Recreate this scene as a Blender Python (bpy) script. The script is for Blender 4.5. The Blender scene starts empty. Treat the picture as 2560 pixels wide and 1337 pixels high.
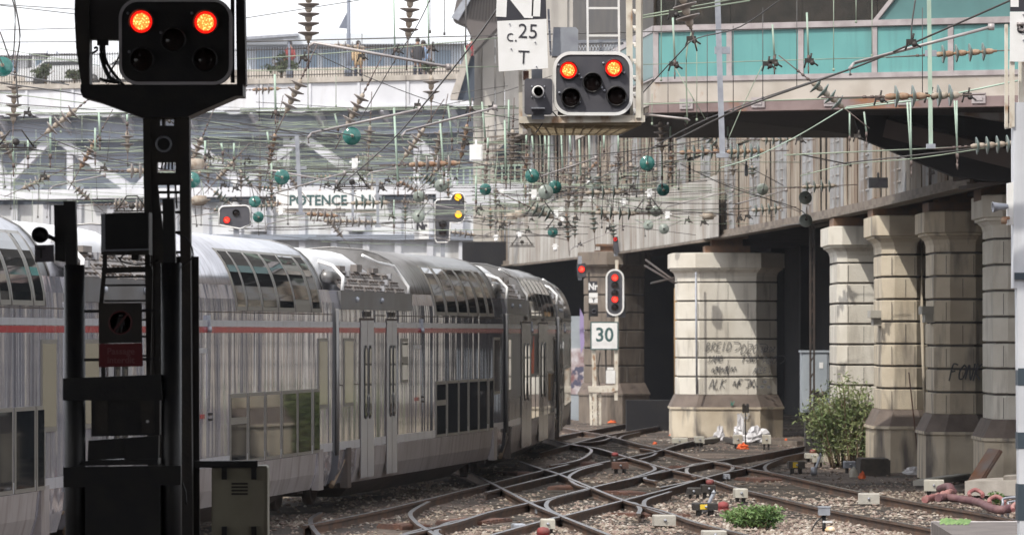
import bpy, bmesh, math, random
from mathutils import Vector, Matrix, noise
rnd = random.Random(7)
S = bpy.context.scene
COL = S.collection
R = math.radians
# ---------------------------------------------------------------- camera, world, sun, exposure
F = 12300.0          # focal length in pixels of the 2560 px wide photograph
H = 2.8              # eye height above the rail heads
HY = 834.0           # picture row of the horizon
cd = bpy.data.cameras.new('camera')
cam = bpy.data.objects.new('camera', cd)
COL.objects.link(cam)
cam.location = (0, 0, H)
cam.rotation_euler = (R(90), 0, 0)
cd.sensor_width = 36
cd.lens = F / 2560 * 36
cd.shift_y = (HY - 668.5) / 2560
cd.clip_start = 1
cd.clip_end = 5000
cd.dof.use_dof = True
cd.dof.focus_distance = 57
cd.dof.aperture_fstop = 8
S.camera = cam

SUN_AZ, SUN_EL = R(35), R(51)      # azimuth to the left of straight behind the camera
sv = Vector((-math.sin(SUN_AZ) * math.cos(SUN_EL), -math.cos(SUN_AZ) * math.cos(SUN_EL), math.sin(SUN_EL)))
W = bpy.data.worlds.new('World')
S.world = W
W.use_nodes = True
nt = W.node_tree
bg = nt.nodes['Background']
sky = nt.nodes.new('ShaderNodeTexSky')
sky.sky_type = 'NISHITA'
sky.sun_disc = False
sky.sun_elevation = SUN_EL
sky.sun_rotation = R(180) + SUN_AZ
sky.air_density = 1.0
sky.dust_density = 6.0
tcw = nt.nodes.new('ShaderNodeTexCoord')               # bright broken cloud over the blue
nzw = nt.nodes.new('ShaderNodeTexNoise')
nzw.inputs['Scale'].default_value = 3.0
nzw.inputs['Detail'].default_value = 6
mrw = nt.nodes.new('ShaderNodeMapRange')
mrw.inputs[1].default_value = .35; mrw.inputs[2].default_value = .6; mrw.inputs[3].default_value = .62; mrw.inputs[4].default_value = .97
mxw = nt.nodes.new('ShaderNodeMix'); mxw.data_type = 'RGBA'
mxw.inputs[7].default_value = (7.4, 7.5, 7.8, 1)
nt.links.new(tcw.outputs['Generated'], nzw.inputs['Vector'])
nt.links.new(nzw.outputs[0], mrw.inputs[0])
nt.links.new(mrw.outputs[0], mxw.inputs[0])
nt.links.new(sky.outputs[0], mxw.inputs[6])
nt.links.new(mxw.outputs[2], bg.inputs[0])
bg.inputs[1].default_value = 0.15
sl = bpy.data.lights.new('sun', 'SUN')
sl.energy = 2.2
sl.angle = R(0.6)
sl.color = (1.0, 0.95, 0.86)
sun = bpy.data.objects.new('sun', sl)
COL.objects.link(sun)
sun.location = (0, 0, 60)
sun.rotation_euler = sv.to_track_quat('Z', 'Y').to_euler()
S.view_settings.view_transform = 'Standard'
S.view_settings.look = 'None'
S.view_settings.exposure = 0.55
S.view_settings.gamma = 1
S.cycles.max_bounces = 6
S.cycles.use_denoising = True

# ---------------------------------------------------------------- helpers
def P(px, py, d):                 # the point the photograph shows at (px, py), d metres ahead
    return Vector(((px - 1280) * d / F, d, H + (HY - py) * d / F))

def G(px, py, z=0.0):             # the same on a level plane at height z
    d = (H - z) * F / (py - HY)
    return Vector(((px - 1280) * d / F, d, z))

MATS = {}
def mat(name, col, rough=.6, metal=0., var=None, vs=2., vmap=(1, 1, 1), vlo=.4, vhi=.65,
        dirt=None, ds=3., dmap=(1, 1, .08), dlo=.5, dhi=.72, bump=0., bs=20., bmap=(1, 1, 1), spec=.5, emit=None, es=0., bd=.02):
    if name in MATS: return MATS[name]
    m = bpy.data.materials.new(name)
    m.use_nodes = True
    n, l = m.node_tree.nodes, m.node_tree.links
    b = n['Principled BSDF']
    b.inputs['Base Color'].default_value = (*col, 1)
    b.inputs['Roughness'].default_value = rough
    b.inputs['Metallic'].default_value = metal
    b.inputs['Specular IOR Level'].default_value = spec
    if emit:
        b.inputs['Emission Color'].default_value = (*emit, 1)
        b.inputs['Emission Strength'].default_value = es
    tc = n.new('ShaderNodeTexCoord')
    oi = n.new('ShaderNodeObjectInfo')
    ad = n.new('ShaderNodeVectorMath')
    ad.operation = 'MULTIPLY_ADD'
    ad.inputs[1].default_value = (37, 53, 71)
    l.new(oi.outputs['Random'], ad.inputs[0])
    l.new(tc.outputs['Object'], ad.inputs[2])
    def nz(scale, mp, det=5):
        a = n.new('ShaderNodeMapping'); a.inputs['Scale'].default_value = mp
        l.new(ad.outputs[0], a.inputs[0])
        t = n.new('ShaderNodeTexNoise'); t.inputs['Scale'].default_value = scale; t.inputs['Detail'].default_value = det
        l.new(a.outputs[0], t.inputs['Vector'])
        return t.outputs[0]
    cur = None
    def mix(fac, lo, hi, c2):
        nonlocal cur
        mr = n.new('ShaderNodeMapRange'); mr.inputs[1].default_value = lo; mr.inputs[2].default_value = hi
        l.new(fac, mr.inputs[0])
        mx = n.new('ShaderNodeMix'); mx.data_type = 'RGBA'
        l.new(mr.outputs[0], mx.inputs[0])
        if cur: l.new(cur, mx.inputs[6])
        else: mx.inputs[6].default_value = (*col, 1)
        mx.inputs[7].default_value = (*c2, 1)
        cur = mx.outputs[2]
    if var: mix(nz(vs, vmap), vlo, vhi, var)
    if dirt: mix(nz(ds, dmap), dlo, dhi, dirt)
    if cur: l.new(cur, b.inputs['Base Color'])
    if bump:
        bp = n.new('ShaderNodeBump'); bp.inputs['Strength'].default_value = bump; bp.inputs['Distance'].default_value = bd
        l.new(nz(bs, bmap, 2.2), bp.inputs['Height'])
        l.new(bp.outputs[0], b.inputs['Normal'])
    MATS[name] = m
    return m

def basis(axis):
    a = Vector(axis).normalized()
    u = a.cross(Vector((0, 0, 1)))
    if u.length < 1e-3: u = a.cross(Vector((1, 0, 0)))
    u.normalize()
    return a, u, u.cross(a).normalized()

class MB:
    def __init__(s): s.v, s.f, s.m, s.sm = [], [], [], []
    def add(s, vs, fs, m=0, smooth=False):
        o = len(s.v)
        s.v += [Vector(v) for v in vs]
        for f in fs:
            s.f.append([i + o for i in f]); s.m.append(m); s.sm.append(smooth)
        return s
    def box(s, x0, x1, y0, y1, z0, z1, m=0):
        return s.add([(x0, y0, z0), (x1, y0, z0), (x1, y1, z0), (x0, y1, z0), (x0, y0, z1), (x1, y0, z1), (x1, y1, z1), (x0, y1, z1)],
                     [(3, 2, 1, 0), (4, 5, 6, 7), (0, 1, 5, 4), (1, 2, 6, 5), (2, 3, 7, 6), (3, 0, 4, 7)], m)
    def bar(s, p, q, w, h, m=0, up=(0, 0, 1)):     # box along p-q, w across, h in the up direction
        p, q = Vector(p), Vector(q)
        a = (q - p).normalized()
        u = a.cross(Vector(up))
        if u.length < 1e-3: u = a.cross(Vector((0, 1, 0)))
        u.normalize(); n = u.cross(a).normalized()
        vs = [c + u * sx * w / 2 + n * sz * h / 2 for c in (p, q) for sx, sz in ((-1, -1), (1, -1), (1, 1), (-1, 1))]
        return s.add(vs, [(0, 1, 2, 3), (7, 6, 5, 4), (0, 4, 5, 1), (1, 5, 6, 2), (2, 6, 7, 3), (3, 7, 4, 0)], m)
    def tube(s, pts, r, n=6, m=0, smooth=True):
        pts = [Vector(p) for p in pts]
        vs, fs = [], []
        for i, p in enumerate(pts):
            a = pts[min(i + 1, len(pts) - 1)] - pts[max(i - 1, 0)]
            a, u, w = basis(a)
            rr = r[i] if isinstance(r, (list, tuple)) else r
            vs += [p + (u * math.cos(6.2832 * k / n) + w * math.sin(6.2832 * k / n)) * rr for k in range(n)]
        for i in range(len(pts) - 1):
            for k in range(n):
                fs.append((i * n + k, i * n + (k + 1) % n, (i + 1) * n + (k + 1) % n, (i + 1) * n + k))
        s.add(vs, fs, m, smooth)
        return s.add(vs[:n], [tuple(range(n - 1, -1, -1))], m).add(vs[-n:], [tuple(range(n))], m)
    def lathe(s, prof, org=(0, 0, 0), axis=(0, 0, 1), n=16, m=0, smooth=True, a0=0., a1=6.283185, close=True):
        a, u, w = basis(axis)
        org = Vector(org)
        full = abs(a1 - a0 - 6.283185) < 1e-3
        k1 = n if full else n + 1
        vs, fs = [], []
        for r, h in prof:
            for k in range(k1):
                t = a0 + (a1 - a0) * k / n
                vs.append(org + a * h + (u * math.cos(t) + w * math.sin(t)) * r)
        for i in range(len(prof) - 1):
            for k in range(n):
                k2 = (k + 1) % k1
                fs.append((i * k1 + k, i * k1 + k2, (i + 1) * k1 + k2, (i + 1) * k1 + k))
        s.add(vs, fs, m, smooth)
        if full and close:
            for i in (0, len(prof) - 1):
                if prof[i][0] > 1e-4: s.add(vs[i * k1:(i + 1) * k1], [tuple(range(k1))], m)
        return s
    def prism(s, poly, off, m=0):          # poly: 3D points in a plane, swept by off
        k = len(poly); off = Vector(off)
        vs = [Vector(p) for p in poly] + [Vector(p) + off for p in poly]
        return s.add(vs, [tuple(range(k)), tuple(range(2 * k - 1, k - 1, -1))] + [(i, i + k, (i + 1) % k + k, (i + 1) % k) for i in range(k)], m)
    def pxprism(s, pts, d, th, m=0):       # outline seen at distance d, th metres thick going away
        return s.prism([P(x, y, d) for x, y in pts], (0, th, 0), m)
    def loft(s, rings, m=0, smooth=False, caps=True, closed=True):
        k = len(rings[0]); vs = [p for r in rings for p in r]; fs = []
        for i in range(len(rings) - 1):
            for j in range(k if closed else k - 1):
                j2 = (j + 1) % k
                fs.append((i * k + j, i * k + j2, (i + 1) * k + j2, (i + 1) * k + j))
        s.add(vs, fs, m, smooth)
        if caps: s.add(rings[0], [tuple(range(k - 1, -1, -1))], m).add(rings[-1], [tuple(range(k))], m)
        return s
    def each(s, name, mats, parent=None, world=False, per=1):     # every piece its own part; per = boxes that make one piece
        step = 8 * per
        for i in range(0, len(s.v), step):
            q = MB(); q.v = s.v[i:i + step]
            for f, m_, sm_ in zip(s.f, s.m, s.sm):
                if i <= f[0] < i + step: q.f.append([k - i for k in f]); q.m.append(m_); q.sm.append(sm_)
            q.build(name, mats, parent, world)
    def each_link(s, name, m, par): return s.build(name, m, par)
    def islands(s):
        par = list(range(len(s.v)))
        def find(i):
            while par[i] != i: par[i] = par[par[i]]; i = par[i]
            return i
        key = {}
        for i, v in enumerate(s.v):
            k = (round(v.x, 4), round(v.y, 4), round(v.z, 4))
            if k in key: par[find(i)] = find(key[k])
            else: key[k] = i
        for f in s.f:
            for k in f[1:]: par[find(k)] = find(f[0])
        out = {}
        for f, m_, sm_ in zip(s.f, s.m, s.sm): out.setdefault(find(f[0]), []).append((f, m_, sm_))
        res = []
        for fl in out.values():
            q = MB(); mp = {}
            for f, m_, sm_ in fl:
                for k in f:
                    if k not in mp: mp[k] = len(q.v); q.v.append(s.v[k])
                q.f.append([mp[k] for k in f]); q.m.append(m_); q.sm.append(sm_)
            res.append(q)
        return res
    def build(s, name, mats, parent=None, world=False, origin=None):
        if name in SINGLES and parent is not None:
            I = s.islands()
            if len(I) > 1:
                SN = SINGLES[name]; os_ = [q.build(SN, mats, parent, world, origin) for q in I]
                return os_[0]
        if not isinstance(mats, (list, tuple)): mats = [mats]
        vs = s.v
        o_loc = Vector((0, 0, 0))
        if parent is not None and world:
            inv = ROOT[parent.name].inverted()
            vs = [inv @ v for v in vs]
        if parent is None:
            if origin is None:
                lo = Vector([min(v[i] for v in vs) for i in range(3)]); hi = Vector([max(v[i] for v in vs) for i in range(3)])
                origin = Vector(((lo.x + hi.x) / 2, (lo.y + hi.y) / 2, lo.z))
            o_loc = Vector(origin)
            vs = [v - o_loc for v in vs]
        me = bpy.data.meshes.new(name)
        me.from_pydata([tuple(v) for v in vs], [], s.f)
        for mm in mats: me.materials.append(mm)
        me.polygons.foreach_set('material_index', s.m)
        me.polygons.foreach_set('use_smooth', s.sm)
        me.update()
        bm = bmesh.new(); bm.from_mesh(me)
        if len(bm.verts) < 60000:
            bmesh.ops.remove_doubles(bm, verts=bm.verts, dist=1e-5)
            bmesh.ops.recalc_face_normals(bm, faces=bm.faces)
            bm.to_mesh(me)
        bm.free()
        o = bpy.data.objects.new(name, me)
        COL.objects.link(o)
        o.location = o_loc
        if parent is not None: o.parent = parent
        ROOT[o.name] = ROOT[parent.name].copy() if parent is not None else Matrix.Translation(o_loc)
        return o
ROOT = {}
SINGLES = dict(bolts='bolt', link='link', hook='hook', upright_joints='upright_joint', cable='cable_run', lower_pale_stripe='lower_stripe_piece', brackets='bracket_rib', side_lamp='lamp_boss', upper_post='upper_tube', panel_mullions='panel_mullion', buffer_plate='buffer_pad', dark_band='post_band', fixing_brackets='fixing_bracket', girder_stiffeners='girder_stiffener',
               truss_posts='truss_post', truss_diagonals='truss_diagonal', red_stripe='red_stripe_piece', pale_stripe='pale_stripe_piece', feet='foot', sign_rail='sign_bracket', stand='stand_leg', clamp='clamp_plate', wall_ribs='wall_rib')
PEND = []
def tag(o, label, cat, group=None, kind=None, pos=None, ax=None):
    o['label'] = label
    if cat: o['category'] = cat
    if group: o['group'] = group
    if kind: o['kind'] = kind
    if pos is not None: PEND.append((o, pos, ax or 'x'))
    return o
def thing(name, label, cat, loc, rotz=0., group=None, pos=None, ax=None):
    o = bpy.data.objects.new(name, None)
    COL.objects.link(o)
    o.location = loc; o.rotation_euler = (0, 0, rotz)
    o.empty_display_size = .2
    ROOT[o.name] = Matrix.Translation(Vector(loc)) @ Matrix.Rotation(rotz, 4, 'Z')
    return tag(o, label, cat, group, None, pos, ax)
def structure(o, label=None):
    o['kind'] = 'structure'
    o['label'] = label or o.name.split('.')[0].replace('_', ' ')
    return o
def copy_tree(o, parent=None):
    c = o.copy(); COL.objects.link(c)
    if parent is not None: c.parent = parent
    for ch in list(o.children): copy_tree(ch, c)
    return c
ORD = ['', 'second', 'third', 'fourth', 'fifth', 'sixth', 'seventh', 'eighth', 'ninth', 'tenth', 'eleventh', 'twelfth', 'thirteenth', 'fourteenth', 'fifteenth',
       'sixteenth', 'seventeenth', 'eighteenth', 'nineteenth', 'twentieth']
def settle_labels():                    # look-alikes: say which one by its place among them
    by = {}
    for o, pos, ax in PEND: by.setdefault(o['label'], []).append((o, pos, ax))
    for lab, L in by.items():
        if len(L) < 2: continue
        ax = L[0][2]
        L.sort(key=lambda t: t[1][0] if ax == 'x' else t[1][1])
        n = len(L)
        a, b = ('left', 'right') if ax == 'x' else ('top', 'bottom')
        for i, (o, _, _) in enumerate(L):
            if i < (n + 1) // 2: w = ('leftmost' if ax == 'x' else 'topmost') if i == 0 else '%s from the %s' % (ORD[i] if i < 20 else str(i + 1) + 'th', a)
            else:
                j = n - 1 - i
                w = ('rightmost' if ax == 'x' else 'lowest') if j == 0 else '%s from the %s' % (ORD[j] if j < 20 else str(j + 1) + 'th', b)
            o['label'] = lab + ', ' + w

def text_mb(txt, size, bold=0., shear=0., extr=.002):
    c = bpy.data.curves.new('lettering', 'FONT')
    c.body = txt; c.size = size; c.offset = bold; c.shear = shear; c.extrude = extr
    c.align_x = 'CENTER'; c.align_y = 'CENTER'; c.resolution_u = 3
    o = bpy.data.objects.new('lettering', c)
    me = o.to_mesh()
    mb = MB()
    mb.add([(v.co.x, -v.co.z, v.co.y) for v in me.vertices], [tuple(p.vertices) for p in me.polygons])
    o.to_mesh_clear()
    bpy.data.objects.remove(o); bpy.data.curves.remove(c)
    return mb
def xf(mb, loc=(0, 0, 0), rz=0., sx=1., sz=1., tilt=0.):
    Mx = Matrix.Translation(Vector(loc)) @ Matrix.Rotation(rz, 4, 'Z') @ Matrix.Rotation(tilt, 4, 'Y') @ Matrix.Diagonal((sx, 1, sz, 1))
    mb.v = [Mx @ v for v in mb.v]
    return mb
def rrect(w, h, r, n=6, cx=0, cz=0, y=0):
    pts = []
    for qx, qz, a in ((1, 1, 0), (-1, 1, 90), (-1, -1, 180), (1, -1, 270)):
        for k in range(n + 1):
            t = R(a + 90 * k / n)
            pts.append(Vector((cx + qx * (w / 2 - r) + r * math.cos(t), y, cz + qz * (h / 2 - r) + r * math.sin(t))))
    return pts
def spline(pts, sub=6):
    pts = [Vector(p) for p in pts]
    out = []
    for i in range(len(pts) - 1):
        p0 = pts[i - 1] if i else pts[0] * 2 - pts[1]
        p1, p2 = pts[i], pts[i + 1]
        p3 = pts[i + 2] if i + 2 < len(pts) else p2 * 2 - p1
        for k in range(sub):
            t = k / sub
            out.append(.5 * ((2 * p1) + (p2 - p0) * t + (2 * p0 - 5 * p1 + 4 * p2 - p3) * t * t + (3 * p1 - p0 - 3 * p2 + p3) * t ** 3))
    out.append(pts[-1])
    return out

# ---------------------------------------------------------------- materials
STEEL = mat('rail_steel', (.30, .30, .32), .28, .9, var=(.16, .14, .13), vs=6, vmap=(1, 1, 1))
RUST = mat('rail_rust', (.085, .062, .05), .75, .1, var=(.15, .085, .055), vs=3, bump=.3, bs=40)
RUSTPLATE = mat('rusty_plate', (.17, .085, .06), .8, .1, var=(.10, .06, .05), vs=5, bump=.3, bs=30)
TIMBER = mat('sleeper_timber', (.045, .038, .033), .85, var=(.09, .075, .06), vs=4, vmap=(1, 6, 1), bump=.5, bs=20)
BLACK = mat('black_paint', (.012, .012, .014), .45, var=(.02, .018, .017), vs=8, bump=.1, bs=60)
BLACK2 = mat('black_steel_worn', (.022, .019, .018), .55, var=(.035, .028, .022), vs=5, bump=.15, bs=40)
TARGET = mat('signal_face', (.062, .062, .075), .5, var=(.085, .083, .095), vs=4, bump=.05, bs=80)
WHITEP = mat('white_paint', (.80, .80, .80), .45, var=(.68, .67, .64), vs=3, dirt=(.55, .5, .42), ds=4, dlo=.6, dhi=.85)
CAGE = mat('cage_cream_paint', (.68, .64, .56), .55, var=(.55, .50, .42), vs=5, dirt=(.30, .16, .08), ds=7, dmap=(1, 1, .5), dlo=.56, dhi=.7)
GALV = mat('galvanised_steel', (.36, .38, .42), .45, .3, var=(.28, .29, .33), vs=6)
LENS_OFF = mat('dark_lens', (.02, .014, .013), .12, var=(.035, .02, .018), vs=90)
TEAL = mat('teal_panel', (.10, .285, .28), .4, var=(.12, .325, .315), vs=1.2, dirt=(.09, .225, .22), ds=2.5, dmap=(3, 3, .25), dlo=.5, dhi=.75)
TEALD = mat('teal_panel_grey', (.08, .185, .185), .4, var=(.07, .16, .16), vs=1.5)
ALU = mat('aluminium_frame', (.42, .38, .38), .45, .4, var=(.32, .28, .28), vs=4)
FASCIA = mat('fascia_paint', (.45, .41, .365), .6, var=(.37, .33, .285), vs=2, dirt=(.33, .19, .11), ds=5, dmap=(1, 1, .5), dlo=.64, dhi=.8)
FLANGE = mat('rusty_purple_flange', (.22, .165, .16), .65, var=(.17, .12, .115), vs=3, dirt=(.24, .11, .05), ds=1.5, dmap=(1, 1, 1), dlo=.6, dhi=.72)
SOFFIT = mat('dark_soffit', (.035, .030, .030), .8, var=(.05, .043, .04), vs=2, vmap=(.3, 4, 1))
DGLASS = mat('dark_window_glass', (.03, .028, .025), .03, spec=.5)
DGLASS.node_tree.nodes['Principled BSDF'].inputs['Alpha'].default_value = .35
STONE = mat('cream_stone', (.68, .645, .575), .85, var=(.58, .54, .465), vs=1.3, dirt=(.33, .30, .26), ds=2.2, dmap=(2, 2, .28), dlo=.55, dhi=.78, bump=.35, bs=35)
STONE2 = mat('tan_stone', (.61, .535, .42), .88, var=(.51, .435, .33), vs=1.6, dirt=(.16, .14, .125), ds=1.8, dmap=(1.6, 1.6, .3), dlo=.52, dhi=.72, bump=.35, bs=35)
STONED = mat('dark_stone', (.21, .175, .145), .9, var=(.16, .13, .105), vs=1.5, dirt=(.10, .085, .075), ds=3, dmap=(2, 2, .3), dlo=.5, dhi=.7, bump=.35, bs=30)
JOINT = mat('grimy_joint', (.12, .11, .10), .95)
PLINTH = mat('brown_plinth_cap', (.17, .135, .115), .9, var=(.125, .10, .085), vs=3, bump=.4, bs=25)
SOOT_SHADE = mat('sooty_shade_wall', (.012, .012, .015), .95, var=(.02, .018, .019), vs=1.5, bump=.3, bs=8)  # soot stone, coloured blacker still to deepen the dark openings
GPOST = mat('grey_girder_paint', (.34, .345, .355), .65, var=(.22, .215, .21), vs=1.4, dirt=(.17, .115, .075), ds=2.5, dmap=(2, 1, .2), dlo=.47, dhi=.7, bump=.12, bs=25)
GRIB = mat('beige_rib', (.37, .315, .25), .8, var=(.235, .205, .17), vs=.8, dirt=(.16, .095, .055), ds=3, dmap=(2, .9, .16), dlo=.46, dhi=.72, bump=.15, bs=25)
GDARK = mat('girder_web_dark', (.035, .03, .027), .9)
GFLANGE = mat('rusty_flange', (.22, .185, .15), .75, var=(.15, .115, .09), vs=2, dirt=(.11, .085, .07), ds=2, dmap=(1, .5, 1), dlo=.5, dhi=.66)
SHEET = mat('pale_sheeting', (.47, .455, .425), .6, var=(.33, .31, .285), vs=.5, dirt=(.22, .17, .13), ds=3, dmap=(3, .8, .14), dlo=.46, dhi=.72)
BWHITE = mat('bridge_white', (.64, .65, .69), .55, var=(.56, .57, .61), vs=.8, dirt=(.45, .44, .43), ds=1.3, dmap=(1, 1, .15), dlo=.6, dhi=.8)
BGREY = mat('bridge_blue_grey', (.32, .35, .42), .65, var=(.27, .31, .37), vs=.6, dirt=(.20, .22, .25), ds=1.2, dmap=(1, 1, .2), dlo=.55, dhi=.75)
BTRUSS = mat('truss_pale_grey', (.58, .585, .64), .6, var=(.50, .51, .56), vs=.7, dirt=(.28, .28, .30), ds=1.3, dmap=(1, 1, .15), dlo=.56, dhi=.78)
BDARK = mat('bridge_recess', (.06, .075, .10), .8)
CONC = mat('weathered_concrete', (.47, .43, .39), .85, var=(.36, .33, .29), vs=2, bump=.3, bs=20, dirt=(.28, .25, .22), ds=2)
PALEWALL = mat('pale_rendered_wall', (.74, .75, .76), .8, var=(.64, .65, .66), vs=.8, dirt=(.38, .37, .36), ds=1.2, dlo=.52, dhi=.75)
RUSTF = mat('dark_fitting', (.12, .09, .08), .6, .2)
WIRE = mat('dark_wire', (.085, .08, .078), .55, .3)
WIREG = mat('verdigris_wire', (.30, .36, .27), .6, .1, var=(.2, .23, .18), vs=2)
WIREP = mat('pale_green_bar', (.38, .50, .41), .6, var=(.30, .38, .31), vs=3)
TUBE = mat('grey_arm_tube', (.40, .37, .365), .45, .3, var=(.30, .27, .265), vs=5)
CER = mat('grey_ceramic', (.20, .175, .165), .35, var=(.26, .23, .21), vs=6)
CERG = mat('green_ceramic', (.115, .15, .135), .3, var=(.15, .18, .16), vs=6)
CAPB = mat('beige_insulator_cap', (.38, .33, .275), .6, var=(.27, .21, .16), vs=12)
CAPR = mat('rusty_insulator_cap', (.27, .15, .09), .7, var=(.36, .27, .19), vs=14)
GLASSG = mat('green_bell_glass', (.02, .125, .11), .12, var=(.035, .17, .15), vs=20, spec=.7)
GLASSD = mat('dull_bell_glass', (.21, .245, .22), .3, var=(.26, .29, .26), vs=15)
PLASTW = mat('pale_box_plastic', (.50, .48, .42), .5, var=(.42, .40, .34), vs=6, dirt=(.38, .33, .26), ds=5, dlo=.58, dhi=.75)
CONCB = mat('pale_concrete_block', (.42, .40, .355), .85, var=(.40, .38, .34), vs=9, bump=.4, bs=40)
REDP = mat('red_cap_paint', (.26, .05, .05), .7, var=(.20, .06, .055), vs=8)
YELP = mat('yellow_plate', (.75, .52, .04), .5)
ORANGE = mat('orange_net', (.80, .15, .03), .6, var=(.65, .11, .03), vs=12, bump=.3, bs=40)
PLASTB = mat('white_plastic_bag', (.64, .63, .65), .35, var=(.66, .65, .67), vs=9, bump=.6, bs=12)
HOSE = mat('purple_red_hose', (.13, .06, .068), .65, var=(.18, .095, .095), vs=4, bump=.4, bs=14)
PINK = mat('pink_sheath', (.28, .10, .10), .75, var=(.34, .19, .17), vs=5, bump=.4, bs=14)
LEAF = mat('bush_leaf', (.165, .225, .085), .6, var=(.30, .33, .15), vs=2.5, dirt=(.09, .13, .05), ds=6, dmap=(1, 1, 1))
LEAFB = mat('bright_weed_leaf', (.10, .19, .05), .55, var=(.17, .26, .085), vs=5)
LEAFD = mat('dark_tree_leaf', (.04, .06, .025), .7, var=(.07, .09, .04), vs=2)
STEM = mat('dry_stem', (.14, .10, .06), .8)
CABI = mat('grey_cabinet', (.38, .42, .46), .5, var=(.32, .36, .40), vs=2)
CABB = mat('drab_cabinet', (.27, .25, .185), .6, var=(.23, .21, .155), vs=4, dirt=(.25, .22, .17), ds=5)
SIGNW = mat('white_sign', (.82, .82, .82), .4, var=(.76, .76, .75), vs=5)
SIGNK = mat('dark_sign', (.045, .045, .055), .45)
SIGNG = mat('sign_green_border', (.055, .115, .115), .5)
SIGNR = mat('sign_red', (.30, .015, .02), .5)
GRAF = mat('graffiti_ink', (.085, .085, .09), .7)
GRAFW = mat('graffiti_chalk', (.42, .42, .45), .8)
def led(name, deep, hot, s, scale):
    m = bpy.data.materials.new(name); m.use_nodes = True
    n, l = m.node_tree.nodes, m.node_tree.links
    b = n['Principled BSDF']
    b.inputs['Base Color'].default_value = (*[c * .3 for c in deep], 1)
    tc = n.new('ShaderNodeTexCoord'); v = n.new('ShaderNodeTexVoronoi'); v.inputs['Scale'].default_value = scale
    l.new(tc.outputs['Object'], v.inputs['Vector'])
    mr = n.new('ShaderNodeMapRange'); mr.inputs[1].default_value = .12; mr.inputs[2].default_value = .48
    mr.inputs[3].default_value = 1; mr.inputs[4].default_value = 0
    l.new(v.outputs['Distance'], mr.inputs[0])
    mx = n.new('ShaderNodeMix'); mx.data_type = 'RGBA'
    mx.inputs[6].default_value = (*deep, 1); mx.inputs[7].default_value = (*hot, 1)
    l.new(mr.outputs[0], mx.inputs[0])
    l.new(mx.outputs[2], b.inputs['Emission Color'])
    b.inputs['Emission Strength'].default_value = s
    MATS[name] = m
    return m
LEDR = led('red_led_lens', (1.0, .10, .015), (1.0, .50, .14), 2.6, 70)
LEDRIM = mat('red_lens_rim', (.3, .005, .005), .3, emit=(1, .012, .006), es=1.0)
LEDS = led('red_lens', (1.0, .02, .012), (1.0, .12, .06), 2.6, 30)
LEDY = led('amber_lens', (1.0, .42, .01), (1.0, .62, .03), 1.6, 30)
# ---------------------------------------------------------------- ground
def gz(x, y):
    return -.165 + .035 * noise.noise((x * .8, y * .5, 0)) + .02 * noise.noise((x * 2.7, y * 2.1, 5))
def ground():
    xs = [-900, -200, -60, -25, -14] + [-13 + .3 * i for i in range(100)] + [18, 22, 40, 120, 900]
    ys = [-300, -60, 0, 40, 55] + [60 + .3 * i for i in range(340)] + [166, 175, 190, 230, 400, 1200, 3000]
    me = bpy.data.meshes.new('ground')
    vs = [(x, y, gz(x, y)) for y in ys for x in xs]
    k = len(xs)
    fs = [(j * k + i, j * k + i + 1, (j + 1) * k + i + 1, (j + 1) * k + i) for j in range(len(ys) - 1) for i in range(k - 1)]
    me.from_pydata(vs, [], fs)
    m = bpy.data.materials.new('ballast'); m.use_nodes = True
    n, l = m.node_tree.nodes, m.node_tree.links
    b = n['Principled BSDF']; b.inputs['Roughness'].default_value = .92
    tc = n.new('ShaderNodeTexCoord')
    vo = n.new('ShaderNodeTexVoronoi'); vo.inputs['Scale'].default_value = 17
    l.new(tc.outputs['Object'], vo.inputs['Vector'])
    vc = n.new('ShaderNodeTexVoronoi'); vc.inputs['Scale'].default_value = 30
    l.new(tc.outputs['Object'], vc.inputs['Vector'])
    n1 = n.new('ShaderNodeTexNoise'); n1.inputs['Scale'].default_value = .34; n1.inputs['Detail'].default_value = 6
    l.new(tc.outputs['Object'], n1.inputs['Vector'])
    cr = n.new('ShaderNodeValToRGB')
    e = cr.color_ramp.elements
    e[0].color = (.075, .055, .043, 1); e[1].color = (.24, .19, .148, 1)
    x = e.new(.35); x.color = (.17, .13, .105, 1); x = e.new(.6); x.color = (.13, .10, .083, 1)
    sp = n.new('ShaderNodeSeparateColor'); l.new(vo.outputs['Color'], sp.inputs[0])
    l.new(sp.outputs[0], cr.inputs[0])
    mr = n.new('ShaderNodeMapRange'); mr.inputs[1].default_value = .44; mr.inputs[2].default_value = .6
    l.new(n1.outputs[0], mr.inputs[0])
    mx = n.new('ShaderNodeMix'); mx.data_type = 'RGBA'
    l.new(mr.outputs[0], mx.inputs[0]); l.new(cr.outputs[0], mx.inputs[7])
    mx.inputs[6].default_value = (.054, .042, .034, 1)
    l.new(mx.outputs[2], b.inputs['Base Color'])
    bp = n.new('ShaderNodeBump'); bp.inputs['Strength'].default_value = .9; bp.inputs['Distance'].default_value = .04
    l.new(vo.outputs['Distance'], bp.inputs['Height']); bp.invert = True
    l.new(bp.outputs[0], b.inputs['Normal'])
    me.materials.append(m)
    o = bpy.data.objects.new('ground', me); COL.objects.link(o)
    structure(o, 'brown ballast ground of the railway yard')
ground()

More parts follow.
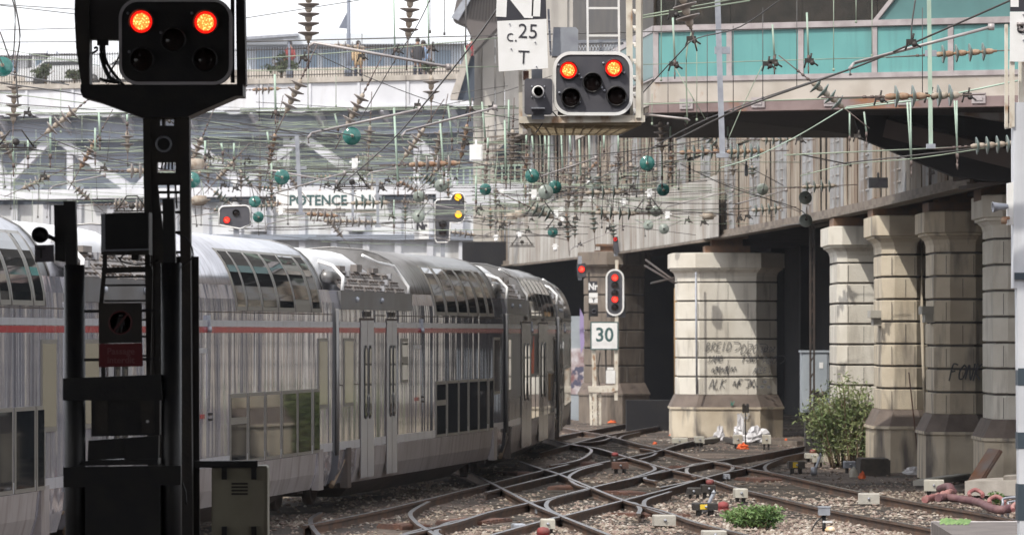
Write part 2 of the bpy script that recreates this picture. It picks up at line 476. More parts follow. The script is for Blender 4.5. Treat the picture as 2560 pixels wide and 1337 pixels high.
def stones():
    mb = MB()
    cols = [mat('stone_buff', (.27, .225, .18), .9), mat('stone_pale', (.42, .375, .325), .9), mat('stone_brown', (.13, .095, .075), .9), mat('stone_pink', (.25, .185, .155), .9)]
    n = 0
    oct_f = [(0, 2, 4), (2, 1, 4), (1, 3, 4), (3, 0, 4), (2, 0, 5), (1, 2, 5), (3, 1, 5), (0, 3, 5)]
    vs, fs, ms = [], [], []
    while n < 26000:
        px = rnd.uniform(480, 2600); py = 1337 + 20 - 330 * rnd.random() ** 1.5
        if py < 1040: continue
        g = G(px, py, -.16)
        # clean stone lies in banks, the rest of the yard is dark fines
        w = noise.noise((g.x * .34, g.y * .2, 9)) + .25 * noise.noise((g.x * 1.3, g.y * .8, 2))
        if py > 1225 and px > 1500: w += .45
        if py < 1085 and px < 1660: w += .35
        if 980 < px < 1500 and py > 1235: w += .2
        if rnd.random() > .08 + .9 * max(0, min(1, .3 + 1.3 * w)): continue
        s = rnd.uniform(.016, .042) * (1.15 if w > .4 else .9)
        z = gz(g.x, g.y) + s * .35
        o = len(vs)
        a = rnd.random() * 6.28; ca, sa = math.cos(a), math.sin(a)
        ex, ey, ez = s * rnd.uniform(.8, 1.5), s * rnd.uniform(.7, 1.2), s * rnd.uniform(.5, .9)
        for x, y, zz in ((1, 0, 0), (-1, 0, 0), (0, 1, 0), (0, -1, 0), (.2, .1, 1), (0, 0, -1)):
            x = (x + rnd.uniform(-.3, .3)) * ex; y = (y + rnd.uniform(-.3, .3)) * ey
            vs.append((g.x + x * ca - y * sa, g.y + x * sa + y * ca, z + zz * ez))
        c = rnd.choices((0, 1, 2, 3), (4, 2.2 if w > .4 else .6, 3, 3))[0]
        fs += [tuple(i + o for i in f) for f in oct_f]; ms += [c] * 8
        n += 1
    me = bpy.data.meshes.new('ballast_stones')
    me.from_pydata(vs, [], fs)
    for c in cols: me.materials.append(c)
    me.polygons.foreach_set('material_index', ms)
    o = bpy.data.objects.new('ballast_stones', me); COL.objects.link(o)
    tag(o, 'loose beige and brown ballast stones between the rails', 'ballast', None, 'stuff')
stones()

# ---------------------------------------------------------------- rails
RAILPROF = [(-.036, 0), (.036, 0), (.036, -.038), (.010, -.05), (.010, -.145), (.07, -.155), (.07, -.172), (-.07, -.172), (-.07, -.155), (-.010, -.145), (-.010, -.05), (-.036, -.038)]
def rail(pts, label, dz, sub=8, group='running rails of the junction', name='rail', pos=None, hide=0):
    pts = spline([(p.x, p.y, dz) for p in pts], sub)
    rings = []
    for i, p in enumerate(pts):
        a = (pts[min(i + 1, len(pts) - 1)] - pts[max(i - 1, 0)]); a.z = 0; a.normalize()
        nrm = Vector((a.y, -a.x, 0))
        rings.append([p + nrm * u + Vector((0, 0, z)) for u, z in RAILPROF])
    mb = MB(); mb.loft(rings)
    k = len(RAILPROF)
    o = mb.build(name, [RUST, STEEL])
    for p in o.data.polygons:
        c = p.center + o.location
        if p.normal.z > .9 and c.z > dz - .01: p.material_index = 1
    tag(o, label, 'rail', group, None, pos, 'y')
    return o
def gp(L, z=0): return [G(x, y, z) for x, y in L]
RUN = [
    ([(1120, 1158), (1212, 1198), (1318, 1252), (1390, 1283), (1526, 1337), (1600, 1368)], 'long rail slanting from under the train towards the bottom centre'),
    ([(1300, 1152), (1352, 1170), (1393, 1182), (1478, 1217), (1563, 1250), (1665, 1278), (1747, 1306), (1873, 1337), (1960, 1362)], 'long rail slanting down to the leafy weed clump'),
    ([(1360, 1092), (1424, 1109), (1492, 1119), (1574, 1143), (1668, 1170), (1757, 1191), (1839, 1217), (1942, 1242), (2078, 1273), (2300, 1314), (2420, 1338)], 'rail of the right-hand track passing behind the leafy weed clump'),
    ([(1380, 1062), (1444, 1075), (1506, 1085), (1600, 1109), (1661, 1122), (1730, 1141), (1832, 1162), (1942, 1182), (2044, 1205), (2138, 1225), (2302, 1256), (2439, 1278), (2570, 1304), (2680, 1330)], 'rail of the right-hand track passing in front of the red hoses'),
    ([(2010, 1114), (1894, 1135), (1785, 1152), (1675, 1174), (1560, 1198), (1478, 1217), (1370, 1245), (1321, 1255), (1222, 1278), (1137, 1304), (1000, 1337)], 'crossing rail running from the bottom left up to the middle stone pier'),
    ([(2060, 1120), (1959, 1140), (1880, 1165), (1805, 1181), (1743, 1198), (1661, 1222), (1543, 1252), (1437, 1280), (1342, 1303), (1219, 1337), (1150, 1357)], 'crossing rail running from the bottom up to the green bush'),
    ([(1790, 1088), (1700, 1108), (1643, 1126), (1560, 1143), (1478, 1160), (1393, 1184), (1300, 1207), (1215, 1228)], 'crossing rail reaching the foot of the middle stone pier'),
    ([(1790, 1036), (1700, 1054), (1581, 1075), (1506, 1088), (1424, 1109), (1352, 1130)], 'crossing rail nearest to the speed sign post'),
    ([(1690, 1030), (1574, 1056), (1440, 1080), (1380, 1092)], 'short far rail below the speed sign post'),
    ([(760, 1310), (890, 1285), (1000, 1261), (1180, 1217), (1300, 1187), (1420, 1158)], 'rail in the shade alongside the train'),
]
for i, (L, lab) in enumerate(RUN): rail(gp(L), lab, -.0015 * i)
GUARD = [
    [(1506, 1157), (1455, 1170), (1427, 1184), (1424, 1194), (1441, 1208), (1478, 1219)],
    [(1560, 1198), (1625, 1177), (1637, 1167), (1615, 1153), (1578, 1144)],
    [(1472, 1220), (1386, 1242), (1366, 1256), (1373, 1270), (1400, 1284)],
    [(1561, 1249), (1588, 1254), (1600, 1268), (1596, 1280)],
    [(1677, 1225), (1622, 1242), (1610, 1253), (1619, 1266), (1663, 1281)],
    [(1424, 1106), (1468, 1116), (1478, 1126), (1455, 1143), (1420, 1153), (1376, 1160)],
    [(1072, 1249), (1034, 1270), (1026, 1283), (1044, 1304), (1072, 1321), (1100, 1340)],
    [(802, 1276), (778, 1291), (781, 1312), (806, 1342)],
    [(1737, 1188), (1716, 1174), (1730, 1158), (1771, 1151)],
    [(1805, 1181), (1832, 1167), (1819, 1155), (1791, 1150)],
    [(1959, 1140), (1918, 1157), (1914, 1170), (1935, 1181)],
    [(1670, 1168), (1625, 1181), (1612, 1191), (1640, 1198)],
    [(1600, 1076), (1560, 1085), (1550, 1094), (1585, 1103)],
    [(1600, 1116), (1637, 1123), (1634, 1133), (1600, 1143)],
    [(1120, 1338), (1090, 1322), (1120, 1300), (1200, 1285)],
    [(1000, 1330), (1070, 1312), (1100, 1318)],
    [(1648, 1213), (1700, 1203), (1730, 1196)],
    [(1290, 1314), (1345, 1298), (1400, 1283)],
    [(1440, 1103), (1500, 1098), (1540, 1085)],
]
GL = ['bent check rail of the crossing frog with flared end', ]
for i, L in enumerate(GUARD):
    rail(gp(L), 'short bent check rail with flared ends in the crossing', -.012 - .0013 * i, group='check rails of the crossing', name='check_rail', pos=L[len(L) // 2])

def sleepers():
    n = 0
    def lay(La, Lb, k0, k1, step):
        nonlocal n
        A = spline([Vector((p.x, p.y, 0)) for p in gp(La)], 30); B = spline([Vector((p.x, p.y, 0)) for p in gp(Lb)], 30)
        acc = 0
        for i in range(1, len(A)):
            acc += (A[i] - A[i - 1]).length
            if acc < step: continue
            acc = 0
            p = A[i]
            q = min(B, key=lambda t: (t - p).length)
            if (q - p).length > 2.2 or not k0 < p.y < k1: continue
            d = (q - p).normalized()
            mb = MB(); mb.bar(p - d * .5 + Vector((0, 0, -.215)), q + d * .5 + Vector((0, 0, -.215)), .24, .12 + .004 * (n % 3))
            o = mb.build('sleeper', TIMBER)
            tag(o, 'dark timber sleeper half buried in ballast under the rails', 'sleeper', 'sleepers under the tracks')
            n += 1
    lay(RUN[0][0], RUN[1][0], 66, 118, .62)
    lay(RUN[2][0], RUN[3][0], 66, 150, .62)
    lay(RUN[4][0], RUN[5][0], 66, 130, .62)
sleepers()
# rusty fish plates and crossing chairs
for i, (x, y, w, l, a) in enumerate([(1185, 1298, .75, 1.5, -.3), (1300, 1180, .6, 1.2, .4), (1460, 1155, .6, 1.6, .3), (1625, 1283, .75, 1.3, .5), (1905, 1195, .6, 1.5, .3), (1560, 1228, .5, 1.1, .3), (1010, 1310, .5, .7, .6), (1420, 1214, .5, 1.0, -.3), (1725, 1165, .5, 1.1, .4)]):
    g = G(x, y, -.1)
    mb = MB()
    for k in range(7): mb.box(-w / 2, w / 2, -l / 2 + k * l / 7, -l / 2 + (k + .82) * l / 7, -.09, .005 + .004 * (k % 2))
    mb.box(-w / 2 - .02, w / 2 + .02, -l / 2, l / 2, -.1, -.02)
    o = xf(mb, g, a).build('crossing_plate', RUSTPLATE)
    tag(o, 'ribbed rusty steel plate bedded between crossing rails', 'rail plate', 'rusty crossing plates', None, (x, y), 'x')

# ---------------------------------------------------------------- train
PTS = [(-7.93, 42.0), (-5.43, 60.5), (-2.83, 79.0), (-.13, 97.5), (1.06, 116.2), (1.62, 134.9)]
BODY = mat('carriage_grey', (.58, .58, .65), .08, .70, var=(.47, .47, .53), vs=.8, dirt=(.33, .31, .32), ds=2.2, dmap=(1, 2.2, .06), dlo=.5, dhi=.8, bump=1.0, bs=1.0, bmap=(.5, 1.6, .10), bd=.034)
BODYC = mat('carriage_grey_dim', (.46, .46, .51), .08, .72, var=(.37, .37, .41), vs=.8, dirt=(.25, .235, .24), ds=2.2, dmap=(1, 2.2, .06), dlo=.5, dhi=.8, bump=1.0, bs=1.0, bmap=(.5, 1.6, .10), bd=.034)  # darker grey stands in for dimmer reflections, besides the dirt streaks
BODYE = mat('carriage_grey_dimmer', (.09, .088, .10), .26, .55, var=(.08, .077, .085), vs=.8, dirt=(.05, .046, .043), ds=2.2, dmap=(1, 2.6, .07), dlo=.5, dhi=.72, bump=1.0, bs=1.0, bmap=(.5, 1.6, .10), bd=.034)  # darkest body grey, its tone standing in for dim reflections
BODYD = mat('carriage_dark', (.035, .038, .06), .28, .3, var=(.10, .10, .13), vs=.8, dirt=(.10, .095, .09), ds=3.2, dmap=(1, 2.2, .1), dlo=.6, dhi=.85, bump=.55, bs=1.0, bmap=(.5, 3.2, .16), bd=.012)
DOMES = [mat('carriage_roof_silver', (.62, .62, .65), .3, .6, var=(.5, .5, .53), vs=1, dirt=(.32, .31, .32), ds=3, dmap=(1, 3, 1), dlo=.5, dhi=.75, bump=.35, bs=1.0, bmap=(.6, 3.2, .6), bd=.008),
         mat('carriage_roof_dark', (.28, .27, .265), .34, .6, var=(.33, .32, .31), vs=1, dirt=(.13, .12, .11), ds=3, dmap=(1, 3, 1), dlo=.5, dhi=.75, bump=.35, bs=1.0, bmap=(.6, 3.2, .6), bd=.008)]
DOORM = mat('carriage_door_grey', (.44, .44, .455), .25, .4, bump=.3, bs=1.0, bmap=(.5, 3, .2), bd=.006)
TWIN = mat('carriage_window_glass', (.012, .014, .016), .03, spec=.6)
TFRAME = mat('carriage_window_frame', (.24, .225, .20), .4, .4)
CORN = mat('cornice_grey', (.21, .21, .22), .35, .4, var=(.17, .165, .165), vs=2)
PILLAR = mat('window_pillar_grey', (.22, .215, .21), .35, .5)
TRED = mat('carriage_red_stripe', (.36, .045, .05), .25, .2, dirt=(.30, .14, .13), ds=3.2, dmap=(1, 2.2, .1), dlo=.5, dhi=.8)
TPALE = mat('carriage_pale_band', (.50, .50, .53), .28, .35, dirt=(.33, .32, .32), ds=3.2, dmap=(1, 2.2, .1), dlo=.5, dhi=.8)
SKIRT = mat('carriage_skirt', (.36, .33, .325), .42, .3, var=(.29, .26, .25), vs=1.5, dirt=(.17, .135, .12), ds=2.5, dmap=(1, 2, .3), dlo=.5, dhi=.75)
BELLY = mat('carriage_underframe', (.075, .055, .045), .7, .1, var=(.05, .04, .035), vs=3)
BOGIE = mat('bogie_steel', (.045, .036, .032), .7, .2, var=(.085, .06, .045), vs=5, bump=.2, bs=30)
TEQ = mat('roof_equipment_grey', (.19, .17, .16), .6, .2, var=(.26, .23, .21), vs=4)
THUMP = mat('roof_fairing_white', (.78, .78, .79), .4, .1, var=(.68, .68, .69), vs=1)
TPIPE = mat('roof_pipe_white', (.80, .80, .80), .4)
BELLOW = mat('gangway_bellows', (.085, .085, .09), .6, bump=.4, bs=3, bmap=(1, 12, .3))
ZS = 3.5
DOME = [(0., 3.12), (-.015, 3.3), (-.06, 3.5), (-.12, 3.68), (-.20, 3.84), (-.30, 3.98), (-.43, 4.1), (-.62, 4.2), (-.9, 4.28), (-1.45, 4.32)]
def domex(z):
    for (x0, z0), (x1, z1) in zip(DOME, DOME[1:]):
        if z0 <= z <= z1: return x0 + (x1 - x0) * (z - z0) / (z1 - z0)
    return 0
ORDC = ['carriage at the left edge, its rear half cut by the frame', 'second carriage, the big one with a silver white roof', 'third carriage with a dark grey roof and pale doors', 'fourth carriage with darkened bodywork, at the end of the visible train', 'last carriage, a sliver seen round the bend']
def carriage(i):
    a, b = Vector((*PTS[i], 0)), Vector((*PTS[i + 1], 0))
    L = (b - a).length; d = (b - a) / L
    rz = -math.atan2(d.x, d.y)
    root = thing('train_carriage', 'grey double deck train ' + ORDC[i], 'train carriage', a, rz, 'carriages of the double deck train')
    inv = ROOT[root.name].inverted()
    def yl(px):          # picture column -> metres along this carriage's near wall
        k = (px - 1280) / F
        t = (k * a.y - a.x) / (d.x - k * d.y)
        return t
    y0, y1 = .32, L - .32
    VE = 7.4                          # entrance end, with the roof equipment
    DE = L - .95
    lower = [(-.10, .38), (-.03, .62), (0, .95), (0, 3.12), (-.015, 3.3), (-.06, ZS)]
    half = lower
    def ring(y, prof):
        r = [Vector((x, y, z)) for x, z in prof]
        return r + [Vector((-2.9 - x, y, z)) for x, z in reversed(prof)]
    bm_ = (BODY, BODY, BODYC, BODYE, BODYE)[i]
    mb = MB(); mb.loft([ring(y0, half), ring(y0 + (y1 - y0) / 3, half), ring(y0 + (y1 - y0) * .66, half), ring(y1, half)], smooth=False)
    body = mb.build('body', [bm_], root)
    # lower deck dark window band and pale band
    def panel(ya, yb, z0, z1, off, th=.004, nm='panel', m=TPALE, par=root):
        q = MB(); q.box(off, off + th, ya, yb, z0, z1)
        return q.build(nm, m, par)
    # domed upper deck
    q = MB()
    dp = [(-.055 + x, z) for x, z in DOME if z > 3.45]
    dp = [(x + .058, z) for x, z in dp]
    dp[0] = (-.058, 3.5)
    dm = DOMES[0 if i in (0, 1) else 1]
    q.loft([ring(VE, dp), ring(VE + (DE - VE) * .5, dp), ring(DE, dp)], smooth=True)
    dome = q.build('upper_deck', [dm], root)
    # arch trim at both ends of the dome
    for yy in (VE, DE):
        q = MB(); q.tube([(x + .012, yy, z) for x, z in dp] + [(-2.9 - x, yy, z) for x, z in reversed(dp)], .015, 5)
        q.build('arch_trim', PILLAR, dome)
    # entrance end: white centre fairing, sloping equipment grids, rails and pipes
    q = MB()
    hp = [(-.40, 3.5), (-.40, 3.84), (-.46, 4.0), (-.72, 4.18), (-1.45, 4.26)]
    q.loft([ring(-.35, [(x - .1, z - .12) for x, z in hp]), ring(.8, hp), ring(3.4, hp), ring(4.6, [(x - .02, z - .03) for x, z in hp]), ring(VE - .02, [(x - .15, z - .25) for x, z in hp])], smooth=True)
    q.build('roof_fairing', THUMP if i != 3 else THUMP, root)
    q = MB()
    for k in range(6):
        ya = .9 + k * 1.02
        for j in range(3):
            p = Vector((-.03 - j * .12, ya + .1 * (j % 2), 3.52 + j * .115)); p2 = Vector((-.03 - (j + .84) * .12, ya + .1 * (j % 2), 3.52 + (j + .84) * .115))
            q.prism([p, p2, p2 + Vector((0, .88, 0)), p + Vector((0, .88, 0))], (-.02, 0, -.035))
            for s in range(3):
                m_ = p.lerp(p2, .45); yy = ya + .18 + s * .27 + .1 * (j % 2)
                q.box(m_.x + .0, m_.x + .045, yy - .07, yy + .07, m_.z - .012, m_.z + .012, 1)
            if (k * 3 + j) % 4 == 1: q.box(p.x - .02, p.x + .05, ya + .5, ya + .62, p.z, p.z + .09, 2)
    eq = q.build('roof_equipment', [TEQ, BELLY, TPALE], root)
    q = MB(); q.tube([(-.02, .7, 3.5), (-.02, .75, 3.72), (-.2, .8, 3.9), (-.45, .85, 3.98)], .03, 8); q.build('air_pipe', TPIPE, eq)
    q = MB(); q.tube([(.0, VE - .35, 3.5), (.0, VE - .35, 3.62), (-.24, VE - .45, 3.98), (-.28, VE - 1.9, 4.02), (-.45, VE - 2.4, 4.14)], .026, 8); q.build('hand_rail', TPIPE, eq)
    q = MB(); q.lathe([(0, -.2), (.08, -.2), (.12, 0), (.12, .5), (.08, .68), (0, .68)], (-.3, .9, 3.72), (0, 1, 0), 14); q.build('air_tank', PILLAR, eq)
    for k in range(3):
        q = MB(); q.box(-.41, -.3, 2.0 + k * 1.6, 2.5 + k * 1.6, 3.84, 3.92 + .04 * (k % 2)); q.build('vent_box', TEQ, eq)
    q = MB(); q.box(-.045, .012, .4, VE, 3.20, 3.5); q.build('cornice_panel', CORN, root)
    q = MB()
    for k, yy in enumerate((1.8, 4.2)): q.lathe([(.05, 0), (.05, .02), (.03, .05), (0, .05)], (.013, yy, 3.36), (1, 0, 0), 10)
    q.build('side_lamp', GALV, root)
    # stripe, pale bands
    dr = {2: ((900, 932), (965, 990)), 3: ((1302, 1326), (1345, 1368))}.get(i)
    if dr: dys = [(yl(p), yl(q_)) for p, q_ in dr]
    else: dys = [(2.05, 3.45), (4.6, 5.9)]
    segs, s0 = [], y0
    for da, db in dys: segs.append((s0, da - .03)); s0 = db + .03
    segs.append((s0, y1))
    st, pb, lb = MB(), MB(), MB()
    for sa, sb in segs:
        st.box(.0, .004, sa, sb, 2.815, 2.895); pb.box(0, .004, sa, sb, 2.905, 2.99); lb.box(0, .004, sa, sb, .93, 1.06)
    st.build('red_stripe', TRED, root); pb.build('pale_stripe', TPALE, root); lb.build('lower_pale_stripe', TPALE, root)
    if i == 3:
        q = MB()
        for sa, sb in segs[:2] + [(segs[2][0], VE)]: q.box(0, .003, sa, sb, 1.5, 2.795)
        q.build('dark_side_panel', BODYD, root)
    # windows
    lowpx = {0: [(-62, -12), (-4, 26), (38, 82), (92, 107)], 1: [(576, 613), (621, 656), (664, 697), (705, 738), (744, 775), (783, 796)],
             2: [(1090, 1112), (1118, 1142), (1147, 1166), (1172, 1192), (1197, 1215), (1222, 1231)]}.get(i)
    if lowpx: lw = [(yl(p), yl(q_)) for p, q_ in lowpx]
    else: lw = [(8.4 + k * 1.55, 8.4 + k * 1.55 + 1.22) for k in range(6)]
    for k, (wa, wb) in enumerate(lw):
        q = MB(); q.box(0, .016, wa - .07, wb + .07, .93, 1.94)
        fr = q.build('lower_window', TFRAME, root)
        q = MB()
        if k == 0 and i in (1, 2): q.box(.0165, .02, wa, wb, 1.60, 1.88).box(.0165, .02, wa, wb, .98, 1.5)
        else: q.box(.0165, .02, wa, wb, .98, 1.89)
        q.build('glass', TWIN, fr)
    upx = {0: [(-60, -10), (0, 20), (30, 75), (86, 105)], 1: [(592, 612), (618, 650), (657, 690), (698, 733), (738, 772), (780, 797)],
           2: [(1090, 1110), (1118, 1140), (1146, 1166), (1172, 1190), (1197, 1213), (1221, 1231)]}.get(i)
    if upx: uw = [(yl(p), yl(q_)) for p, q_ in upx]
    else: uw = [(8.4 + k * 1.55, 8.4 + k * 1.55 + 1.22) for k in range(6)]
    def curved(ya, yb, za, zb, off, n=8):
        q = MB(); zs = [za + (zb - za) * k / n for k in range(n + 1)]
        ra = [Vector((domex(z) + off, ya, z + off * .3)) for z in zs]; rb = [Vector((domex(z) + off, yb, z + off * .3)) for z in zs]
        ia = [p - Vector((.05, 0, 0)) for p in ra]; ib = [p - Vector((.05, 0, 0)) for p in rb]
        vs = ra + rb + ib + ia; m_ = n + 1; fs = []
        for k in range(n):
            for s in range(4):
                s2 = (s + 1) % 4
                fs.append((s * m_ + k, s2 * m_ + k, s2 * m_ + k + 1, s * m_ + k + 1))
        fs += [(0, m_, 2 * m_, 3 * m_), (n, m_ + n, 2 * m_ + n, 3 * m_ + n)]
        return q.add(vs, fs)
    for k, (wa, wb) in enumerate(uw):
        fr = curved(wa - .09, wb + .09, 3.13, 4.03, .02).build('upper_window', TFRAME, root)
        if k == 4 and i == 1:
            curved(wa, wb, 3.32, 3.76, .0235).build('glass', TWIN, fr); curved(wa, wb, 3.86, 3.99, .0235).build('glass', TWIN, fr)
        else: curved(wa, wb, 3.19, 3.99, .0235).build('glass', TWIN, fr)
        q = MB(); q.tube([(domex(3.13 + .9 * s / 8) + .022, wb + .1, 3.13 + .9 * s / 8) for s in range(9)], .012, 5); q.build('window_pillar', PILLAR, fr)
    # tall strip windows beside the gangways
    for wa, wb in ((L - 1.55, L - .85), (.75, 1.5)):
        q = MB(); q.box(0, .014, wa - .06, wb + .06, 1.62, 2.73); fr = q.build('strip_window', TFRAME, root)
        q = MB(); q.box(.0145, .018, wa, wb, 1.68, 2.68); q.build('glass', mat('cream_reflection_pane', (.30, .27, .20), .1, spec=.6) if i in (0, 1, 2) and not (i == 2 and wa > 5) else TWIN, fr)  # cream reflection painted into the colour of these strip panes
    # small window after the doors
    q = MB(); q.box(0, .014, VE - 1.15, VE - .45, 1.95, 2.72); fr = q.build('small_window', TFRAME, root)
    q = MB(); q.box(.0145, .018, VE - 1.08, VE - .52, 2.4, 2.66).box(.0145, .018, VE - 1.08, VE - .52, 2.0, 2.3); q.build('glass', TWIN, fr)
    # doors
    for da, db in dys:
        q = MB(); q.box(.0, .02, da, db, .42, 3.02)
        q.box(-.01, .012, da - .03, da, .42, 3.05, 1).box(-.01, .012, db, db + .03, .42, 3.05, 1).box(.02, .0215, (da + db) / 2 - .012, (da + db) / 2 + .012, .42, 3.02, 1)
        q.box(0, .012, da, db, 3.02, 3.06, 1)
        dd = q.build('door', [DOORM if i < 3 else mat('door_dark_grey', (.15, .15, .155), .25, .4), BELLY], root)
        mid = (da + db) / 2; w = (db - da)
        for s in (-1, 1):
            cy = mid + s * w * .17
            out = rrect(w * .22, 1.22, w * .1); inn = rrect(w * .14, 1.12, w * .069)
            q = MB(); q.prism([Vector((.0205, cy + p.x, 2.0 + p.z)) for p in out], (.012, 0, 0)); of = q.build('door_window', BLACK, dd)
            q = MB(); q.prism([Vector((.033, cy + p.x, 2.0 + p.z)) for p in inn], (.003, 0, 0)); q.build('glass', TWIN, of)
            q = MB(); q.tube([(.03, mid + s * .06, 1.45), (.06, mid + s * .06, 1.5), (.05, mid + s * .06, 1.75), (.03, mid + s * .06, 1.8)], .007, 6); q.build('handle', PILLAR, dd)
        q = MB(); q.box(.0, .025, mid - .3, mid - .04, 3.08, 3.17).box(0, .025, mid + .04, mid + .3, 3.08, 3.17); q.build('door_sign', BLACK2, root)
    if i == 3:
        q = MB(); ya, yb = dys[0][1], dys[1][0]
        q.prism([Vector((.0045, yy, zz)) for yy, zz in ((ya + .35, 1.75), (ya + .9, 1.72), (ya + 1.25, 2.1), (ya + 1.2, 2.75), (ya + .8, 2.5), (ya + .3, 2.35))], (.004, 0, 0)); q.build('red_emblem_panel', mat('orange_red_panel', (.62, .10, .03), .4), root)
    # marks, vents, hooks on the side
    q = MB(); q.box(0, .006, VE + .55, VE + .8, 1.62, 1.68).box(0, .006, VE + .3, VE + .5, 1.62, 1.68); q.build('red_mark', TRED, root)
    q = MB()
    for zz in (1.66, 1.58): q.box(0, .006, VE + 1.05, VE + 1.35, zz, zz + .035)
    q.build('black_vent_slot', BLACK, root)
    q = MB(); q.box(0, .006, VE + .15, VE + .22, 1.9, 2.6).box(0, .006, VE + .95, VE + 1.02, 1.9, 2.6).box(0, .006, VE + .15, VE + 1.02, 2.53, 2.6); q.build('hatch_outline', TPALE, root)
    q = MB(); q.bar((.02, VE + 1.0, 2.86), (.02, VE + 1.0, 3.06), .05, .03).lathe([(0, -.03), (.04, -.03), (.04, .03), (0, .03)], (.03, VE + 1.0, 2.86), (1, 0, 0), 8); q.build('lamp_bracket', GALV, root)
    q = MB()
    for yy in (VE + 5.0, L - 3.2): 
        for r_ in range(2):
            for c_ in range(4): q.box(-.055, -.03, yy + c_ * .16, yy + c_ * .16 + .1, .58 + r_ * .07, .63 + r_ * .07)
    q = MB()
    sy = [s_ for s_ in (y0 + .9, 2.9, VE + .12, VE + 4.2, L - 2.2) if not any(da - .1 < s_ < db + .1 for da, db in dys)]
    for yy in sy: q.box(0, .002, yy, yy + .018, .96, 2.79)
    for sa, sb in segs: q.box(0, .002, sa, sb, 1.965, 1.98) if sa < 1 else q.box(0, .002, sa, sb, 3.10, 3.115)
    q.build('panel_seam', BELLY, root)
    # skirt and belly
    q = MB()
    q.loft([[Vector((x, y, z)) for x, z in ((.012, .92), (-.02, .60), (-.09, .36), (-.14, .36), (-.14, .92))] for y in (y0 + 1.6, y1 - 1.5)])
    q.build('side_skirt', SKIRT, root)
    q = MB()
    q.loft([[Vector((x, y, z)) for x, z in ((-.12, .38), (-.62, zz), (-2.28, zz), (-2.78, .38))] for y, zz in ((y0 + 1.9, .36), (y0 + 3.4, .06), (y1 - 3.2, .06), (y1 - 1.7, .36))])
    q.build('underframe', BELLY, root)
    # gangway bellows
    q = MB()
    for k in range(5):
        yy = -.31 + k * .155
        q.loft([ring(yy + dy, [(x - o_, z) for x, z in ((-.12, .62), (-.06, .95), (-.05, 3.12), (-.07, 3.3), (-.30, 3.5), (-.9, 3.75))]) for dy, o_ in ((0, .06), (.06, 0), (.13, .06))])
    q.build('gangway', BELLOW, root)
    q = MB(); q.tube([(.03, -.06, .85), (.03, -.06, 3.2)], .035, 8); q.build('gangway_cover_strip', PILLAR, root)
    # bogie under the joint
    q = MB()
    for sx in (-.42, -2.48):
        q.box(sx - .09, sx + .09, -1.75, 1.75, .45, .66).box(sx - .13, sx + .13, -.35, .35, .38, .8)
        for yy in (-1.5, 1.5): q.box(sx - .12, sx + .12, yy - .24, yy + .24, .28, .68)
        for yy in (-.75, .75): q.lathe([(.10, 0), (.13, .06), (.10, .12), (.13, .18), (.10, .24), (.13, .3)], (sx, yy, .5), (0, 0, 1), 10)
    q.box(-2.5, -.4, -.3, .3, .4, .66)
    bo = q.build('bogie', BOGIE, root)
    for yy in (-1.5, 1.5):
        for sx in (-.73, -2.17):
            q = MB(); q.lathe([(0, -.08), (.12, -.08), (.16, -.02), (.38, -.02), (.46, -.05), (.46, .08), (.40, .09), (.36, .03), (.14, .03), (0, .03)], (sx, yy, .465), (1 if sx > -1 else -1, 0, 0), 24)
            q.build('wheel', BOGIE, bo)
    q = MB(); q.tube([(-.28, -.9, .72), (-.16, .9, .55)], .05, 8).tube([(-.12, .25, .35), (-.05, .9, .75)], .045, 8); q.build('damper', mat('damper_brown', (.20, .14, .09), .6), bo)
    q = MB(); q.box(-.1, .03, .9, 1.25, .3, .95); q.build('end_step', BELLY, root)
    q = MB(); q.box(-.1, .015, L - 1.62, L - 1.2, .34, .98); q.build('cable_box', SKIRT, root)
    return root
for i in range(5): carriage(i)
